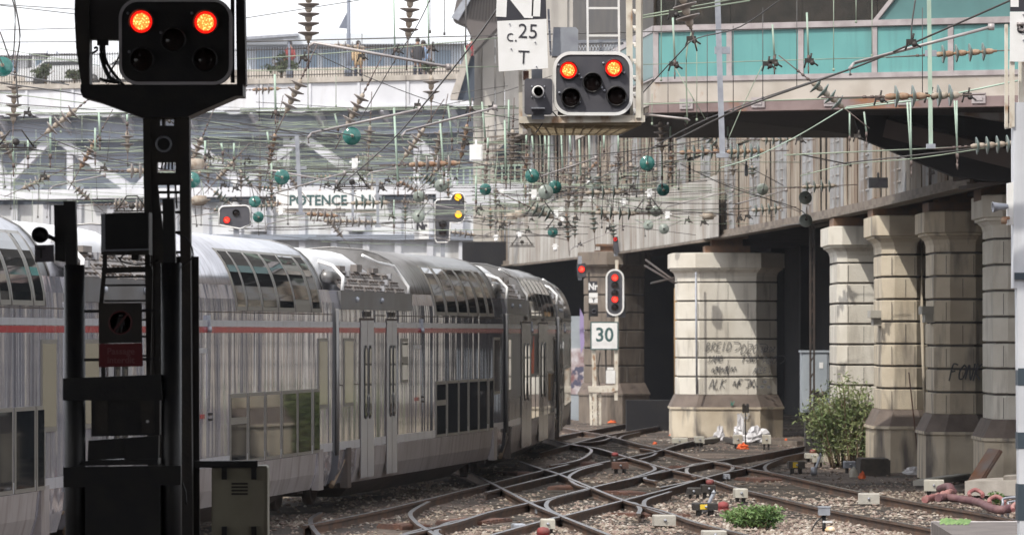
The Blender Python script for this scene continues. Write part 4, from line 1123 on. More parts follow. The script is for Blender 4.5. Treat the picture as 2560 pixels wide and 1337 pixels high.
def person(px, back, label, coat, trous, face=1):
    t = thing('person', label, 'person', bpt(px, back, 0), rnd.uniform(-1, 1), 'people on the road bridge')
    me = bpy.data.meshes.new('body')
    j = [(0, 0, .95), (0, 0, 1.15), (0, 0, 1.38), (0, 0, 1.5), (0, -.02, 1.62), (0, -.02, 1.72), (.2, 0, 1.38), (.25, .03, 1.1), (.24, -.08, .88), (-.2, 0, 1.38), (-.25, .02, 1.1), (-.23, -.1, .9), (.1, 0, .9), (.11, -.03, .5), (.11, .02, .06), (.11, -.14, .03), (-.1, 0, .9), (-.1, .02, .5), (-.11, .06, .06), (-.11, -.08, .03)]
    e = [(0, 1), (1, 2), (2, 3), (3, 4), (4, 5), (2, 6), (6, 7), (7, 8), (2, 9), (9, 10), (10, 11), (0, 12), (12, 13), (13, 14), (14, 15), (0, 16), (16, 17), (17, 18), (18, 19)]
    me.from_pydata(j, e, [])
    rr = [.15, .15, .16, .055, .095, .08, .065, .05, .04, .065, .05, .04, .09, .065, .045, .04, .09, .065, .045, .04]
    o = bpy.data.objects.new('body', me); COL.objects.link(o); o.parent = t
    me.materials.append(mat('skin_tone', (.45, .28, .2), .6))
    sm = o.modifiers.new('skin', 'SKIN')
    for k, r_ in enumerate(rr): me.skin_vertices[0].data[k].radius = (r_, r_ * .8)
    me.skin_vertices[0].data[0].use_root = True
    sd = o.modifiers.new('sub', 'SUBSURF'); sd.levels = 1; sd.render_levels = 1
    mb = MB()
    def el(z, a, b): return [Vector((a * math.cos(k * .524), b * math.sin(k * .524), z)) for k in range(12)]
    mb.loft([el(.72, .21, .17), el(.95, .20, .165), el(1.15, .19, .16), el(1.36, .225, .15), el(1.46, .14, .10), el(1.5, .075, .075)], smooth=True)
    for s in (1, -1): mb.tube([(.2 * s, 0, 1.38), (.255 * s, .03, 1.1), (.245 * s, -.07, .93)], [.085, .07, .06], 8)
    mb.build('coat', coat, t)
    mb = MB()
    for s in (1, -1): mb.tube([(.1 * s, 0, .9), (.11 * s, -.01, .5), (.11 * s, .03, .1)], [.105, .08, .07], 8)
    mb.build('trousers', trous, t)
    mb = MB(); mb.lathe([(0, .12), (.07, .10), (.105, .04), (.11, -.03), (.09, -.06)], (0, .01, 1.66), (0, 0, 1), 12); mb.build('hair', mat('dark_hair', (.03, .022, .018), .7), t)
JK = mat('dark_coat', (.05, .05, .06), .8); JR = mat('red_coat', (.33, .035, .05), .8); JB = mat('navy_trousers', (.04, .05, .09), .8); JT = mat('tan_coat', (.45, .33, .2), .8)
person(1091, 3.6, 'person in a long red coat standing at the bridge railing', JR, JB)
person(655, 3.0, 'person in a dark red top walking on the bridge left of centre', mat('dark_red_top', (.28, .05, .05), .8), JB)
person(180, 1.5, 'person in dark clothes at the bridge railing left of the big signal', JK, JK)
for k, (x, b_, lab, c) in enumerate([(800, 4, 'person in a tan coat walking on the bridge', JT), (960, 3.5, 'person in a dark coat walking behind the bridge railing', JK), (935, 5, 'person in a light blue coat on the bridge', mat('blue_coat', (.2, .28, .42), .8)), (1120, 4, 'person in grey standing beside the pylon on the bridge', mat('grey_coat', (.3, .3, .32), .8))]):
    person(x, b_, lab, c, JB)
def car(px, back, col, label):
    t = thing('parked_car', label, 'car', bpt(px, back, 0), math.atan2(BU.y, BU.x), 'cars on the road bridge')
    mb = MB()
    pr_ = [(-2.1, .35), (-2.1, .75), (-1.95, .9), (-1.1, 1.0), (-.5, 1.42), (.8, 1.45), (1.55, 1.0), (2.0, .92), (2.12, .7), (2.1, .35)]
    mb.loft([[Vector((x * sx, y, z if z < 1.05 else 1.0 + (z - 1.0) * sz)) for x, z in pr_] for y, sx, sz in ((-.85, .97, .9), (-.75, 1, 1), (.75, 1, 1), (.85, .97, .9))])
    mb.build('body', col, t)
    for s in (-1, 1):
        mb = MB(); mb.prism([Vector((-.95, .86 * s, 1.02)), Vector((-.48, .82 * s, 1.36)), Vector((.75, .82 * s, 1.38)), Vector((1.35, .86 * s, 1.02))], (0, .01 * s, 0)); mb.build('window', TWIN, t)
        for x in (-1.35, 1.35):
            mb = MB(); mb.lathe([(0, -.08), (.2, -.09), (.31, -.08), (.31, .08), (0, .08)], (x, .8 * s, .31), (0, 1, 0), 16); mb.build('wheel', BLACK, t)
car(60, 4.5, mat('silver_car_paint', (.62, .63, .65), .3, .3), 'silver car on the bridge at the far left')
car(230, 5.0, mat('white_car_paint', (.8, .8, .8), .3), 'white car on the bridge behind the big signal')
# low leafy growth and buildings beyond the bridge railing
def leaves(n, ells, size, m, flat=.6):
    mb = MB()
    for _ in range(n):
        c, r_ = rnd.choice(ells)
        while True:
            v = Vector((rnd.uniform(-1, 1), rnd.uniform(-1, 1), rnd.uniform(-1, 1)))
            if v.length < 1: break
        v *= .55 + .45 * rnd.random()
        p = Vector(c) + Vector((v.x * r_[0], v.y * r_[1], v.z * r_[2]))
        s = size * rnd.uniform(.6, 1.3)
        a = Vector((rnd.uniform(-1, 1), rnd.uniform(-1, 1), rnd.uniform(-flat, 1))).normalized()
        b = a.cross(Vector((rnd.uniform(-1, 1), rnd.uniform(-1, 1), rnd.uniform(-1, 1)))).normalized()
        mb.add([p - a * s, p + b * s * .35, p + a * s, p - b * s * .35], [(0, 1, 2, 3)])
    return mb
def shrub(px, back, w, h, label):
    base = bpt(px, back, 0)
    t = thing('street_tree', label, 'tree', base, 0, 'small trees on the bridge')
    mb = MB(); mb.tube([(0, 0, 0), (.03, 0, h * .4), (0, .02, h * .75)], [.07, .05, .02], 6); 
    for k in range(5): mb.tube([(0, 0, h * .35), (w * .4 * math.cos(k * 1.3), .3 * math.sin(k * 1.3), h * (.6 + .06 * k))], [.03, .01], 5)
    mb.build('trunk', STEM, t)
    leaves(420, [((rnd.uniform(-w * .4, w * .4), rnd.uniform(-.3, .3), h * rnd.uniform(.4, .85)), (w * .35, .4, h * .22)) for _ in range(6)], .12, LEAFD).build('crown', LEAFD, t)
shrub(655, 2.2, 1.3, 1.25, 'small dark tree behind the bridge railing right of the big signal')
shrub(50, 2.2, 1.0, 1.2, 'small dark tree behind the bridge railing at the left edge')
shrub(120, 2.4, .9, .8, 'low dark bush behind the bridge railing at the left')
shrub(1010, 2.6, .8, .75, 'low dark bush behind the bridge railing near the red coat')
def skyline():
    PB = mat('pale_distant_wall', (.55, .60, .66), .6, var=(.48, .53, .60), vs=.3); PR = mat('pale_distant_roof', (.66, .70, .74), .4, var=(.6, .64, .68), vs=.2)
    PG = mat('distant_glass', (.25, .33, .42), .2)
    d = 265.
    t = thing('station_hall', 'pale low building with a sloping light roof beyond the bridge', 'building', P(880, 200, d))
    mb = MB(); mb.prism([P(612, 220, d), P(1150, 220, d), P(1150, 104, d), P(612, 112, d)], (0, 14, 0)); mb.build('wall', PB, t, True)
    mb = MB(); mb.prism([P(600, 112, d - 1), P(600, 104, d - 1), P(740, 86, d - 1), P(880, 84, d - 1), P(1160, 104, d - 1), P(1160, 110, d - 1)], (0, 18, 0)); mb.build('roof', PR, t, True)
    mb = MB(); mb.prism([P(600, 93, d - 1.5), P(745, 84, d - 1.5), P(745, 90, d - 1.5), P(600, 101, d - 1.5)], (0, 4, 0)); mb.build('canopy', GALV, t, True)
    for k in range(9):
        x = 640 + k * 56
        mb = MB(); mb.prism([P(x, 196, d - .05), P(x + 40, 196, d - .05), P(x + 40, 126, d - .05), P(x, 126, d - .05)], (0, .04, 0)); mb.build('window', PG, t, True)
    for k, (x0, x1, y0) in enumerate(((0, 72, 131), (78, 116, 125), (120, 140, 127), (146, 190, 126), (-60, -4, 128))):
        t = thing('market_stall', 'pale boxy stall standing on the street beyond the bridge railing', 'stall', P((x0 + x1) / 2, 205, 232), 0, 'stalls beyond the bridge railing', (x0, y0))
        mb = MB(); mb.prism([P(x0 + 3, 212, 232), P(x1 - 3, 212, 232), P(x1 - 3, y0 + 8, 232), P(x0 + 3, y0 + 8, 232)], (0, 2, 0)); mb.build('wall', PALEWALL, t, True)
        mb = MB(); mb.prism([P(x0, y0 + 8, 231.6), P(x1, y0 + 8, 231.6), P(x1, y0, 231.8), P(x0, y0, 231.8)], (0, 2.8, 0)); mb.build('roof', BWHITE, t, True)
        mb = MB(); mb.prism([P((x0 + x1) / 2 - 8, 180, 231.96), P((x0 + x1) / 2 + 8, 180, 231.96), P((x0 + x1) / 2 + 8, 150, 231.96), P((x0 + x1) / 2 - 8, 150, 231.96)], (0, .03, 0)); mb.build('window', PG, t, True)
    for k, (x, y0, w, lab) in enumerate([(855, -30, .09, 'tall grey lamp post on the bridge, left of the hanging signal'), (708, 100, .06, 'short grey lamp post on the bridge below the sloping roof')]):
        t = thing('lamp_post', lab, 'lamp post', bpt(x, 1.0, 0))
        top = P(x, y0, BA.y + 4)
        mb = MB(); b0 = bpt(x, 1.0, 0); mb.tube([b0, Vector((b0.x, b0.y, b0.z + .8)), Vector((b0.x, b0.y, top.z))], [w * 1.7, w, w * .8], 8); mb.build('pole', mat('slate_paint', (.16, .18, .23), .5), t, True)
        mb = MB(); mb.lathe([(w * 2.1, 0), (w * 2.1, .35), (w * 1.3, .5)], b0, (0, 0, 1), 10); mb.build('base', mat('slate_paint', (.16, .18, .23), .5), t, True)
        if k == 0: mb = MB(); c = b0 + Vector((0, 0, 2.1)); mb.prism([c + Vector((-.42, 0, 0)), c + Vector((-.08, 0, -.02)), c + Vector((-.08, 0, .65))], (0, .08, 0)); mb.build('banner_bracket', mat('slate_paint', (.16, .18, .23), .5), t, True)
        else: mb = MB(); mb.box(b0.x - .25, b0.x + .25, b0.y - .1, b0.y + .1, top.z, top.z + .06); mb.build('lamp_head', GALV, t, True)
skyline()
# abutment, sheds and glazing under the back bridge
def under_bridge():
    t = thing('abutment_wall', 'pale panelled wall under the white bridge behind the train', 'wall', Vector((-10, 231, 0)))
    mb = MB(); mb.box(-36, 3, 231, 232, -.3, 10.2); mb.build('wall', PALEWALL, t)if 0 else mb.build('wall_face', PALEWALL, t, True)
    mb = MB()
    for k in range(24): mb.box(-34 + k * 1.5, -33.7 + k * 1.5, 230.8, 231, -.3, 10.1)
    mb.build('wall_ribs', BWHITE, t, True)
    mb = MB(); mb.box(-36, 3, 230.6, 231, 7.2, 7.45).box(-36, 3, 230.6, 231, 5.4, 5.55); mb.build('ledges', BGREY, t, True)
    PG = mat('dark_band_glass', (.03, .045, .055), .15)
    for k in range(15):
        mb = MB(); x = -33.6 + k * 2.3; mb.box(x, x + 1.6, 230.55, 230.8, 9.0, 9.9); mb.build('window', PG, t, True)
        if k % 2: mb = MB(); mb.box(x + .5, x + 1.4, 230.5, 230.8, 7.6, 8.8); mb.build('blind', BWHITE, t, True)
under_bridge()
def pylon():
    d = 199.
    t = thing('stone_pylon', 'tall pale stone pylon with a dark curved eave where the bridge meets the viaduct', 'pylon', P(1300, 640, d))
    zt, zb = P(0, -60, d).z, 4.5
    xs = [1183, 1206, 1238, 1262, 1302, 1345, 1420, 1490]
    mb = MB()
    for k, (a, b) in enumerate(zip(xs, xs[1:])):
        mb.box(P(a, 0, d).x, P(b, 0, d).x - .02, d + (.0 if k % 2 else .12), d + 4, zb, zt)
    mb.build('shaft', mat('pylon_stone', (.50, .47, .43), .8, var=(.40, .375, .34), vs=.7, dirt=(.27, .25, .23), ds=1.2, dmap=(2, 2, .1), dlo=.5, dhi=.7, bump=.2, bs=10), t, True)
    mb = MB()
    mb.pxprism([(1132, 44), (1138, 50), (1165, 62), (1180, 92), (1185, 130), (1252, 60), (1252, -40), (1150, -40)], d - 3, 2.4); mb.build('eave', mat('eave_brown', (.12, .105, .10), .8), t, True)
    mb = MB()
    for k in range(14):
        a = P(1150 + k * 8, 44 + 1.0 * k, d - 3.03); b = P(1172 + k * 6, -40, d - 3.03)
        mb.bar(a, b, .05, .05)
    mb.build('eave_ribs', BLACK2, t, True)
    mb = MB(); mb.pxprism([(1128, 44), (1146, 52), (1188, -20), (1170, -20)], d - 3.2, .3); mb.build('eave_gutter', GALV, t, True)
    mb = MB(); mb.pxprism([(1140, 250), (1186, 252), (1186, 140), (1178, 140)], d - .6, .4); mb.build('dark_gap_panel', BDARK, t, True)  # dark sheet standing in for the shade of a triangular gap
    mb = MB(); mb.pxprism([(1126, 250), (1143, 250), (1180, 130), (1172, 112), (1126, 240)], d - .8, .5); mb.build('buttress', CONC, t, True)
    # dark stair opening with slats below
    t = thing('slatted_hut', 'dark slatted hut opening with rusty shelves at the pylon foot', 'hut', P(1320, 480, 192))
    mb = MB(); mb.pxprism([(1240, 452), (1400, 452), (1400, 330), (1290, 330), (1240, 380)], 193, .5); mb.build('opening', BDARK, t, True)
    mb = MB()
    for k in range(7): mb.bar(P(1232 - 2 * k, 446 - 17 * k, 192.5), P(1330 + 3 * k, 440 - 18 * k, 192.5), .2, .07)
    mb.build('slats', GFLANGE, t, True)
    t = thing('white_balcony', 'white panelled balcony front at the foot of the pylon', 'balcony', P(1220, 520, 190))
    mb = MB(); mb.pxprism([(1090, 468), (1390, 450), (1390, 505), (1090, 520)], 190, .3); mb.build('front', BWHITE, t, True)
    mb = MB()
    for k in range(18): mb.bar(P(1095 + 16 * k, 468 - 1 * k, 190.1), P(1095 + 16 * k, 425 - 1 * k, 190.1), .05, .05)
    mb.bar(P(1090, 425, 190.1), P(1390, 407, 190.1), .07, .07); mb.build('railing', WIREP, t, True)
pylon()

# ---------------------------------------------------------------- unseen train shed, put in to shade the near signal
def shed():
    t = thing('unseen_shade_shed', 'unseen train shed roof added for shade and dark reflections', 'shade roof', (0, 20, 0))
    mb = MB(); mb.box(-26, 26, -40, 38.5, 9.0, 9.3).box(-26, 26, 38.2, 38.5, 7.9, 9.0).box(-26, 26, 18, 18.4, 9.3, 17.5); mb.build('roof', SOFFIT, t, True)  # roof shades the near signal, upper wall darkens window reflections
    for x in (-16, -8, 8, 16):
        for y in (0, 16, 32):
            mb = MB(); mb.box(x - .2, x + .2, y - .2, y + .2, -.2, 9.0).box(x - .35, x + .35, y - .35, y + .35, -.2, .8); mb.build('column', BLACK2, t, True)
    mb = MB(); mb.box(-26, 26, -41, -40, -.2, 12); mb.build('back_wall', SOOT_SHADE, t, True)
shed()
# ---------------------------------------------------------------- signals
def arc_hood(c, r, ln, m, parent, a0=R(-25), a1=R(205), tilt=.12):
    q = MB(); vs, fs = [], []
    n = 14
    for i, (rr, yy) in enumerate(((r, 0), (r, -ln), (r * .93, -ln), (r * .93, 0))):
        for k in range(n + 1):
            a = a0 + (a1 - a0) * k / n
            cut = 1 - .55 * abs(math.cos(a)) if yy else 1
            vs.append((c[0] + rr * math.cos(a), c[1] + yy * cut, c[2] + rr * math.sin(a) + yy * cut * tilt * .4))
    for i in range(3):
        for k in range(n): fs.append((i * (n + 1) + k, i * (n + 1) + k + 1, (i + 1) * (n + 1) + k + 1, (i + 1) * (n + 1) + k))
    q.add(vs, fs, 0, True)
    return q.build('hood', m, parent)
def lamp(c, r, parent, lit, face, hood=True, ln=.16):
    q = MB(); q.lathe([(r * 1.16, .004), (r * 1.16, -.018), (r * 1.02, -.018), (r * 1.0, .0)], c, (0, 1, 0), 24, close=False)
    o = q.build('lamp', BLACK, parent)
    q = MB(); q.lathe([(r * .99, -.003), (r * .74, -.010)], c, (0, 1, 0), 24, close=False, m=1 if lit and lit is not LEDY else 0).lathe([(r * .74, -.010), (r * .5, -.015), (0, -.018)], c, (0, 1, 0), 24); q.build('lens', [lit or LENS_OFF, LEDRIM], o)
    if hood: arc_hood(c, r * 1.12, ln, mat('red_glow_hood', (.16, .05, .05), .5) if lit else face, o)  # red tint of lit hoods stands in for lamp glow on black
    return o
def target(parent, w, h, rad, rim, face, rimm, org, thick=.10):
    q = MB(); q.prism(rrect(w, h, rad, 8, 0, 0), (0, thick, 0)); xf(q, org); o = q.build('target', face, parent)
    q = MB()
    a = rrect(w, h, rad, 8); b = rrect(w - 2 * rim, h - 2 * rim, rad - rim, 8)
    n = len(a)
    vs = [p + Vector((0, -.012, 0)) for p in a] + [p + Vector((0, -.012, 0)) for p in b] + [p + Vector((0, -.002, 0)) for p in a] + [p + Vector((0, -.002, 0)) for p in b]
    fs = []
    for k in range(n):
        k2 = (k + 1) % n
        fs += [(k, k2, n + k2, n + k), (k, k2, 2 * n + k2, 2 * n + k), (n + k, n + k2, 3 * n + k2, 3 * n + k)]
    q.add(vs, fs); xf(q, org); q.build('target_rim', rimm, o)
    return o
def bolts(parent, L, r=.012, m=None):
    q = MB()
    for c in L: q.lathe([(r, 0), (r, -.012), (r * .5, -.018), (0, -.018)], c, (0, 1, 0), 8)
    q.build('bolts', m or GALV, parent)

def hanging_signal():
    d = 47.; s = d / F
    t = thing('hanging_signal', 'large hanging railway signal with two red lamps lit in a cream steel basket', 'signal', P(1455, 320, d))
    def p(x, y, o=0): return P(x, y, d) + Vector((0, o, 0))
    # basket
    q = MB()
    for x in (1302, 1604):
        q.bar(p(x, 335 if x < 1400 else 290, .05), p(x - 4, -300, .05), .035, .035).bar(p(x + (22 if x < 1400 else -24), 330 if x < 1400 else 290, .75), p(x + (22 if x < 1400 else -24), -300, .75), .035, .035)
    q.bar(p(1576, 295, .2), p(1572, -300, .2), .07, .06).bar(p(1596, 295, .0), p(1596, -300, .0), .05, .05)
    q.bar(p(1302, 300, .02), p(1608, 297, .02), .05, .065); q.bar(p(1336, 300, 2.5), p(1560, 298, 2.5), .05, .06)
    q.bar(p(1303, 300, 0), p(1336, 300, 2.5), .05, .06).bar(p(1606, 297, 0), p(1560, 297, 2.5), .05, .06)
    for k in range(9): q.bar(p(1590, 285 - 42 * k, .05), p(1590, 265 - 42 * k, .72), .03, .015)
    q.build('basket', CAGE, t, True)
    q = MB()
    z = p(0, 309).z
    for k in range(30): q.bar(Vector((p(1306 + k, 0).x + .02, d + .03 + k * .083, z)), Vector((p(1604 - 1.5 * k, 0).x, d + .03 + k * .083, z)), .012, .03)
    for k in range(12): q.bar(Vector((p(1306 + 26 * k, 0).x, d + .03, z)), Vector((p(1340 + 19.5 * k, 0).x, d + 2.45, z)), .008, .03)
    q.build('floor_grating', mat('rusty_grating', (.22, .17, .10), .7, var=(.3, .25, .17), vs=8), t, True)
    # mesh guard and ladder
    q = MB()
    for k in range(12):
        q.tube([p(1438 + 8 * k, 100, .5), p(1438 + 8 * k + 22, 150, .5)], .004, 4).tube([p(1438 + 8 * k + 22, 100, .5), p(1438 + 8 * k, 150, .5)], .004, 4)
    q.bar(p(1432, 98, .5), p(1575, 94, .5), .03, .03).bar(p(1432, 150, .5), p(1560, 98, .52), .03, .04); q.build('mesh_guard', GALV, t, True)
    q = MB(); q.bar(p(1471, 150, .3), p(1467, -300, .3), .03, .02).bar(p(1550, 150, .3), p(1545, -300, .3), .035, .02)
    for k in range(8): q.bar(p(1470, 85 - 69 * k, .3), p(1548, 85 - 69 * k, .3), .02, .02)
    q.build('ladder', WHITEP, t, True)
    # target and lamps
    tg = target(t, 200 * s, 160 * s, .17, .031, TARGET, WHITEP, (p(1482, 210) - t.location) + Vector((0, -.05, 0)))
    L = lambda x, y: p(x, y) - t.location + Vector((0, -.054, 0))
    for x, y, lit in ((1421, 177, LEDR), (1534, 172, LEDR), (1481, 207, None), (1427, 245, None), (1541, 241, None)): lamp(L(x, y), .079 if lit else .084, tg, lit, BLACK)
    bolts(tg, [L(x, y) for x, y in ((1396, 164), (1447, 187), (1508, 159), (1560, 183), (1453, 196), (1504, 220), (1398, 233), (1449, 257), (1511, 228), (1562, 252))])
    q = MB(); q.box(L(1395, 0).x, L(1575, 0).x, .06, .4, L(0, 284).z, L(0, 140).z); q.build('signal_housing', TARGET, tg)
    # small snout light
    q = MB(); q.prism(rrect(70 * s, 90 * s, .03, 4), (0, .06, 0)); xf(q, p(1346, 243) - t.location + Vector((0, -.09, 0))); so = q.build('small_light', TARGET, t)
    c = p(1345, 231) - t.location + Vector((0, -.09, 0))
    q = MB(); q.lathe([(.035, 0), (.06, 0), (.058, -.04), (.05, -.14), (.042, -.14), (.042, -.02), (0, -.01)], c, (0, 1, 0), 20, close=False); q.build('snout', WHITEP, so)
    q = MB(); q.lathe([(.042, -.142), (.0, -.142)], c + Vector((.004, 0, -.006)), (0, 1, 0), 20); q.build('lens', BLACK, so)
    q = MB(); q.box(c.x - .065, c.x + .065, -.2, -.05, c.z - .165, c.z - .155).box(c.x - .06, c.x + .06, -.06, .02, c.z - .26, c.z - .165); q.build('bracket', GALV, so)
    bolts(so, [c + Vector((a * .06, 0, b * .05)) for a in (-1, 1) for b in (-1, 1)], .008)
    # plates
    pl = thing
    def plate(name, pts, m, th=.012, o=-.10):
        q = MB(); q.prism([p(*a, o) for a in pts], (0, th, 0)); return q.build(name, m, t, True)
    w = plate('white_plate', [(1247, 181), (1370, 172), (1366, 50), (1243, 55)], SIGNW)
    nfp = plate('dark_plate', [(1243, 54.5), (1366, 49.5), (1362, -85), (1239, -80)], SIGNK)
    def letters(txt, x, y, hp, m, par, bold=0, tilt=.045, o=-.104, sx=1.):
        q = text_mb(txt, hp * s / .7, bold); xf(q, p(x, y, o), 0, sx, 1, tilt); return q.build('lettering', m, par, True)
    letters('c.', 1280, 92, 32, SIGNK, w, -.002); letters('25', 1320, 82, 36, SIGNK, w, -.001); letters('T', 1309, 147, 34, SIGNK, w, -.001)
    letters('N', 1288, 2, 86, SIGNW, nfp, .028, sx=1.0); letters('I', 1341, 2, 86, SIGNW, nfp, .018)
    bolts(w, [p(x, y, -.1) - t.location for x, y in ((1274, 62), (1338, 108), (1278, 124), (1341, 168))], .007)
    q = MB(); q.prism([p(1380, 140, .1), p(1446, 140, .1), p(1446, 74, .1), p(1440, 67, .1), p(1384, 67, .1)], (0, .25, 0)); q.build('equipment_box', GALV, t, True)
    q = MB(); q.bar(p(1377, 140, -.02), p(1371, 24, -.02), .035, .02); bolts(t, [p(1376 - k * 1.2, 130 - 26 * k, -.035) - t.location for k in range(4)], .01); q.build('bolted_strap', GALV, t, True)
    q = MB(); q.box(p(1308, 0).x, p(1322, 0).x, d - .02, d + .05, p(0, 200).z, p(0, 178).z); q.build('bracket', RUSTPLATE, t, True)
    q = MB(); q.box(p(1330, 0).x, p(1356, 0).x, d + .1, d + .2, p(0, 197).z, p(0, 172).z); q.build('junction_box', GALV, t, True)
    q = MB(); q.tube(spline([p(1362, 275, -.05), p(1380, 280, -.04), p(1392, 292, 0)], 4), .006, 5).tube(spline([p(1360, 300, 0), p(1352, 315, .02), p(1340, 330, .2)], 4), .006, 5); q.build('cable', BLACK, t, True)
    # the gantry that carries it, above the picture
    g = thing('signal_gantry', 'steel gantry beam carrying the hanging signal above the tracks', 'gantry', (0, 47.3, 7.4))
    q = MB()
    for z in (7.3, 7.9): q.bar((-9, 47.4, z), (9, 47.4, z), .12, .1)
    for k in range(18): q.bar((-9 + k, 47.4, 7.3), (-8 + k, 47.4, 7.9), .05, .05)
    q.build('beam', GALV, g, True)
    for x in (-9, 9):
        q = MB(); q.box(x - .15, x + .15, 47.25, 47.55, -.2, 7.95).box(x - .35, x + .35, 47.05, 47.75, -.2, .25); q.build('leg', GALV, g, True)
hanging_signal()
pipe([P(1606, 286, 47.1), P(1718, 298, 47.1), P(1724, 303, 47.1)], .012, TUBE, 'bent grey tube reaching right from the hanging signal basket', 'tube', 'signal_tube')

def near_signal():
    d = 36.; s = d / F
    t = thing('dark_signal', 'black signal mast in shade at left with two red lamps lit on a broad head', 'signal', Vector((P(415, 0, d).x, d, -.16)))
    def p(x, y, o=0): return P(x, y, d) + Vector((0, o, 0))
    L = lambda x, y, o=0: p(x, y, o) - t.location
    q = MB()
    q.bar(p(366, 292, .1), p(384, 1600, .1), .055, .16, 0, up=(0, 1, 0)).bar(p(460, 288, .1), p(470, 1600, .1), .075, .16, 0, up=(0, 1, 0))
    for y0, y1 in ((286, 297), (314, 405), (432, 462)): q.prism([p(358, y0, .03), p(470, y0, .03), p(470, y1, .03), p(358, y1, .03)], (0, .12, 0))
    q.prism([p(358, 297, .03), p(397, 297, .03), p(397, 314, .03), p(358, 314, .03)], (0, .12, 0)).prism([p(404, 297, .03), p(411, 297, .03), p(411, 314, .03), p(404, 314, .03)], (0, .12, 0)).prism([p(434, 297, .03), p(470, 297, .03), p(470, 314, .03), p(434, 314, .03)], (0, .12, 0))
    q.prism([p(358, 405, .03), p(392, 405, .03), p(392, 432, .03), p(358, 432, .03)], (0, .12, 0)).prism([p(438, 405, .03), p(470, 405, .03), p(470, 432, .03), p(438, 432, .03)], (0, .12, 0))
    for k in range(4): q.bar(p(405 + 8 * k, 404, .06), p(402 + 9 * k, 424, .06), .012, .012)
    q.prism([p(362, 460, .05), p(392, 460, .05), p(420, 690, .05), p(420, 1600, .05), p(388, 1600, .05), p(362, 640, .05)], (0, .08, 0))
    for k in range(10): q.bar(p(385, 480 + 50 * k, .1), p(470, 480 + 50 * k, .1), .025, .02)
    q.bar(p(418, 455, .1), p(424, 700, .1), .02, .02).bar(p(436, 455, .1), p(440, 520, .1), .012, .012)
    q.prism([p(386, 640, .2), p(492, 640, .2), p(496, 1600, .2), p(386, 1600, .2)], (0, .04, 0))
    q.build('mast', BLACK2, t, True)
    q = MB(); q.lathe([(.055, 0), (.062, -.02), (.05, -.03), (.045, -.01)], L(409, 360, .03), (0, 1, 0), 20, close=False); q.build('port_ring', GALV, t)
    q = MB(); q.lathe([(.044, -.008), (0, -.004)], L(409, 360, .028), (0, 1, 0), 20); q.build('port_glass', BLACK, t)
    # bracket tray
    q = MB(); q.prism([p(204, 213, -.1), p(609, 213, -.1), p(609, 242, -.1), p(590, 242, -.1), p(470, 294, -.1), p(358, 296, -.1), p(250, 256, -.1), p(210, 245, -.1), p(204, 232, -.1)], (0, .42, 0)); q.build('bracket_tray', BLACK, t, True)
    # left shield, box, right rails
    q = MB(); q.prism([p(189, -120, .0), p(222, -120, .0), p(224, 218, .0), p(204, 218, .0), p(190, 120, .0), p(186, 40, .0)], (0, .25, 0)); q.build('side_shield', BLACK2, t, True)
    q = MB(); q.prism([p(224, -120, .05), p(330, -120, .05), p(330, 99, .05), p(224, 97, .05)], (0, .2, 0)); q.build('relay_box', mat('shaded_box', (.055, .05, .05), .6), t, True)
    q = MB(); q.prism([p(588, -120, .0), p(609, -120, .0), p(615, 212, .0), p(609, 216, .0), p(592, 216, .0)], (0, .2, 0)); q.bar(p(579, -120, .1), p(580, 206, .1), .012, .03); q.build('side_rail', BLACK2, t, True)
    q = MB(); q.prism([p(224, -90, .3), p(300, -90, .3), p(300, -120, .3), p(224, -120, .3)], (0, .05, 0)); 
    q = MB()
    q.tube(spline([p(252, 95, .1), p(251, 140, .1), p(270, 190, .08), p(298, 207, .05)], 6), .016, 6).tube(spline([p(256, 95, .1), p(262, 150, .1), p(292, 196, .1), p(310, 215, .1)], 6), .013, 6)
    q.tube(spline([p(300, 118, .1), p(292, 145, .1), p(272, 180, .1), p(262, 208, .1)], 6), .007, 5).tube(spline([p(232, 120, .1), p(238, 117, .1), p(240, 124, .1), p(226, 133, .1)], 6), .009, 5).tube(spline([p(246, 195, .1), p(262, 200, .1), p(285, 205, .1), p(300, 199, .1)], 6), .01, 5)
    q.box(p(240, 0).x, p(268, 0).x, d + .08, d + .14, p(0, 112).z, p(0, 96).z); q.build('cables', BLACK, t, True)
    tg = target(t, 282 * s, 214 * s, .14, .022, BLACK, mat('grey_rim', (.5, .48, .5), .5), L(442, 108, -.14))
    LL = lambda x, y: L(x, y, -.146)
    for x, y, lit in ((357, 58, LEDR), (517, 60, LEDR), (437, 103, None), (358, 152, None), (516, 152, None)): lamp(LL(x, y), .081, tg, lit, BLACK)
    bolts(tg, [LL(x, y) for x, y in ((324, 37), (483, 37), (406, 85), (327, 133))], .011)
near_signal()

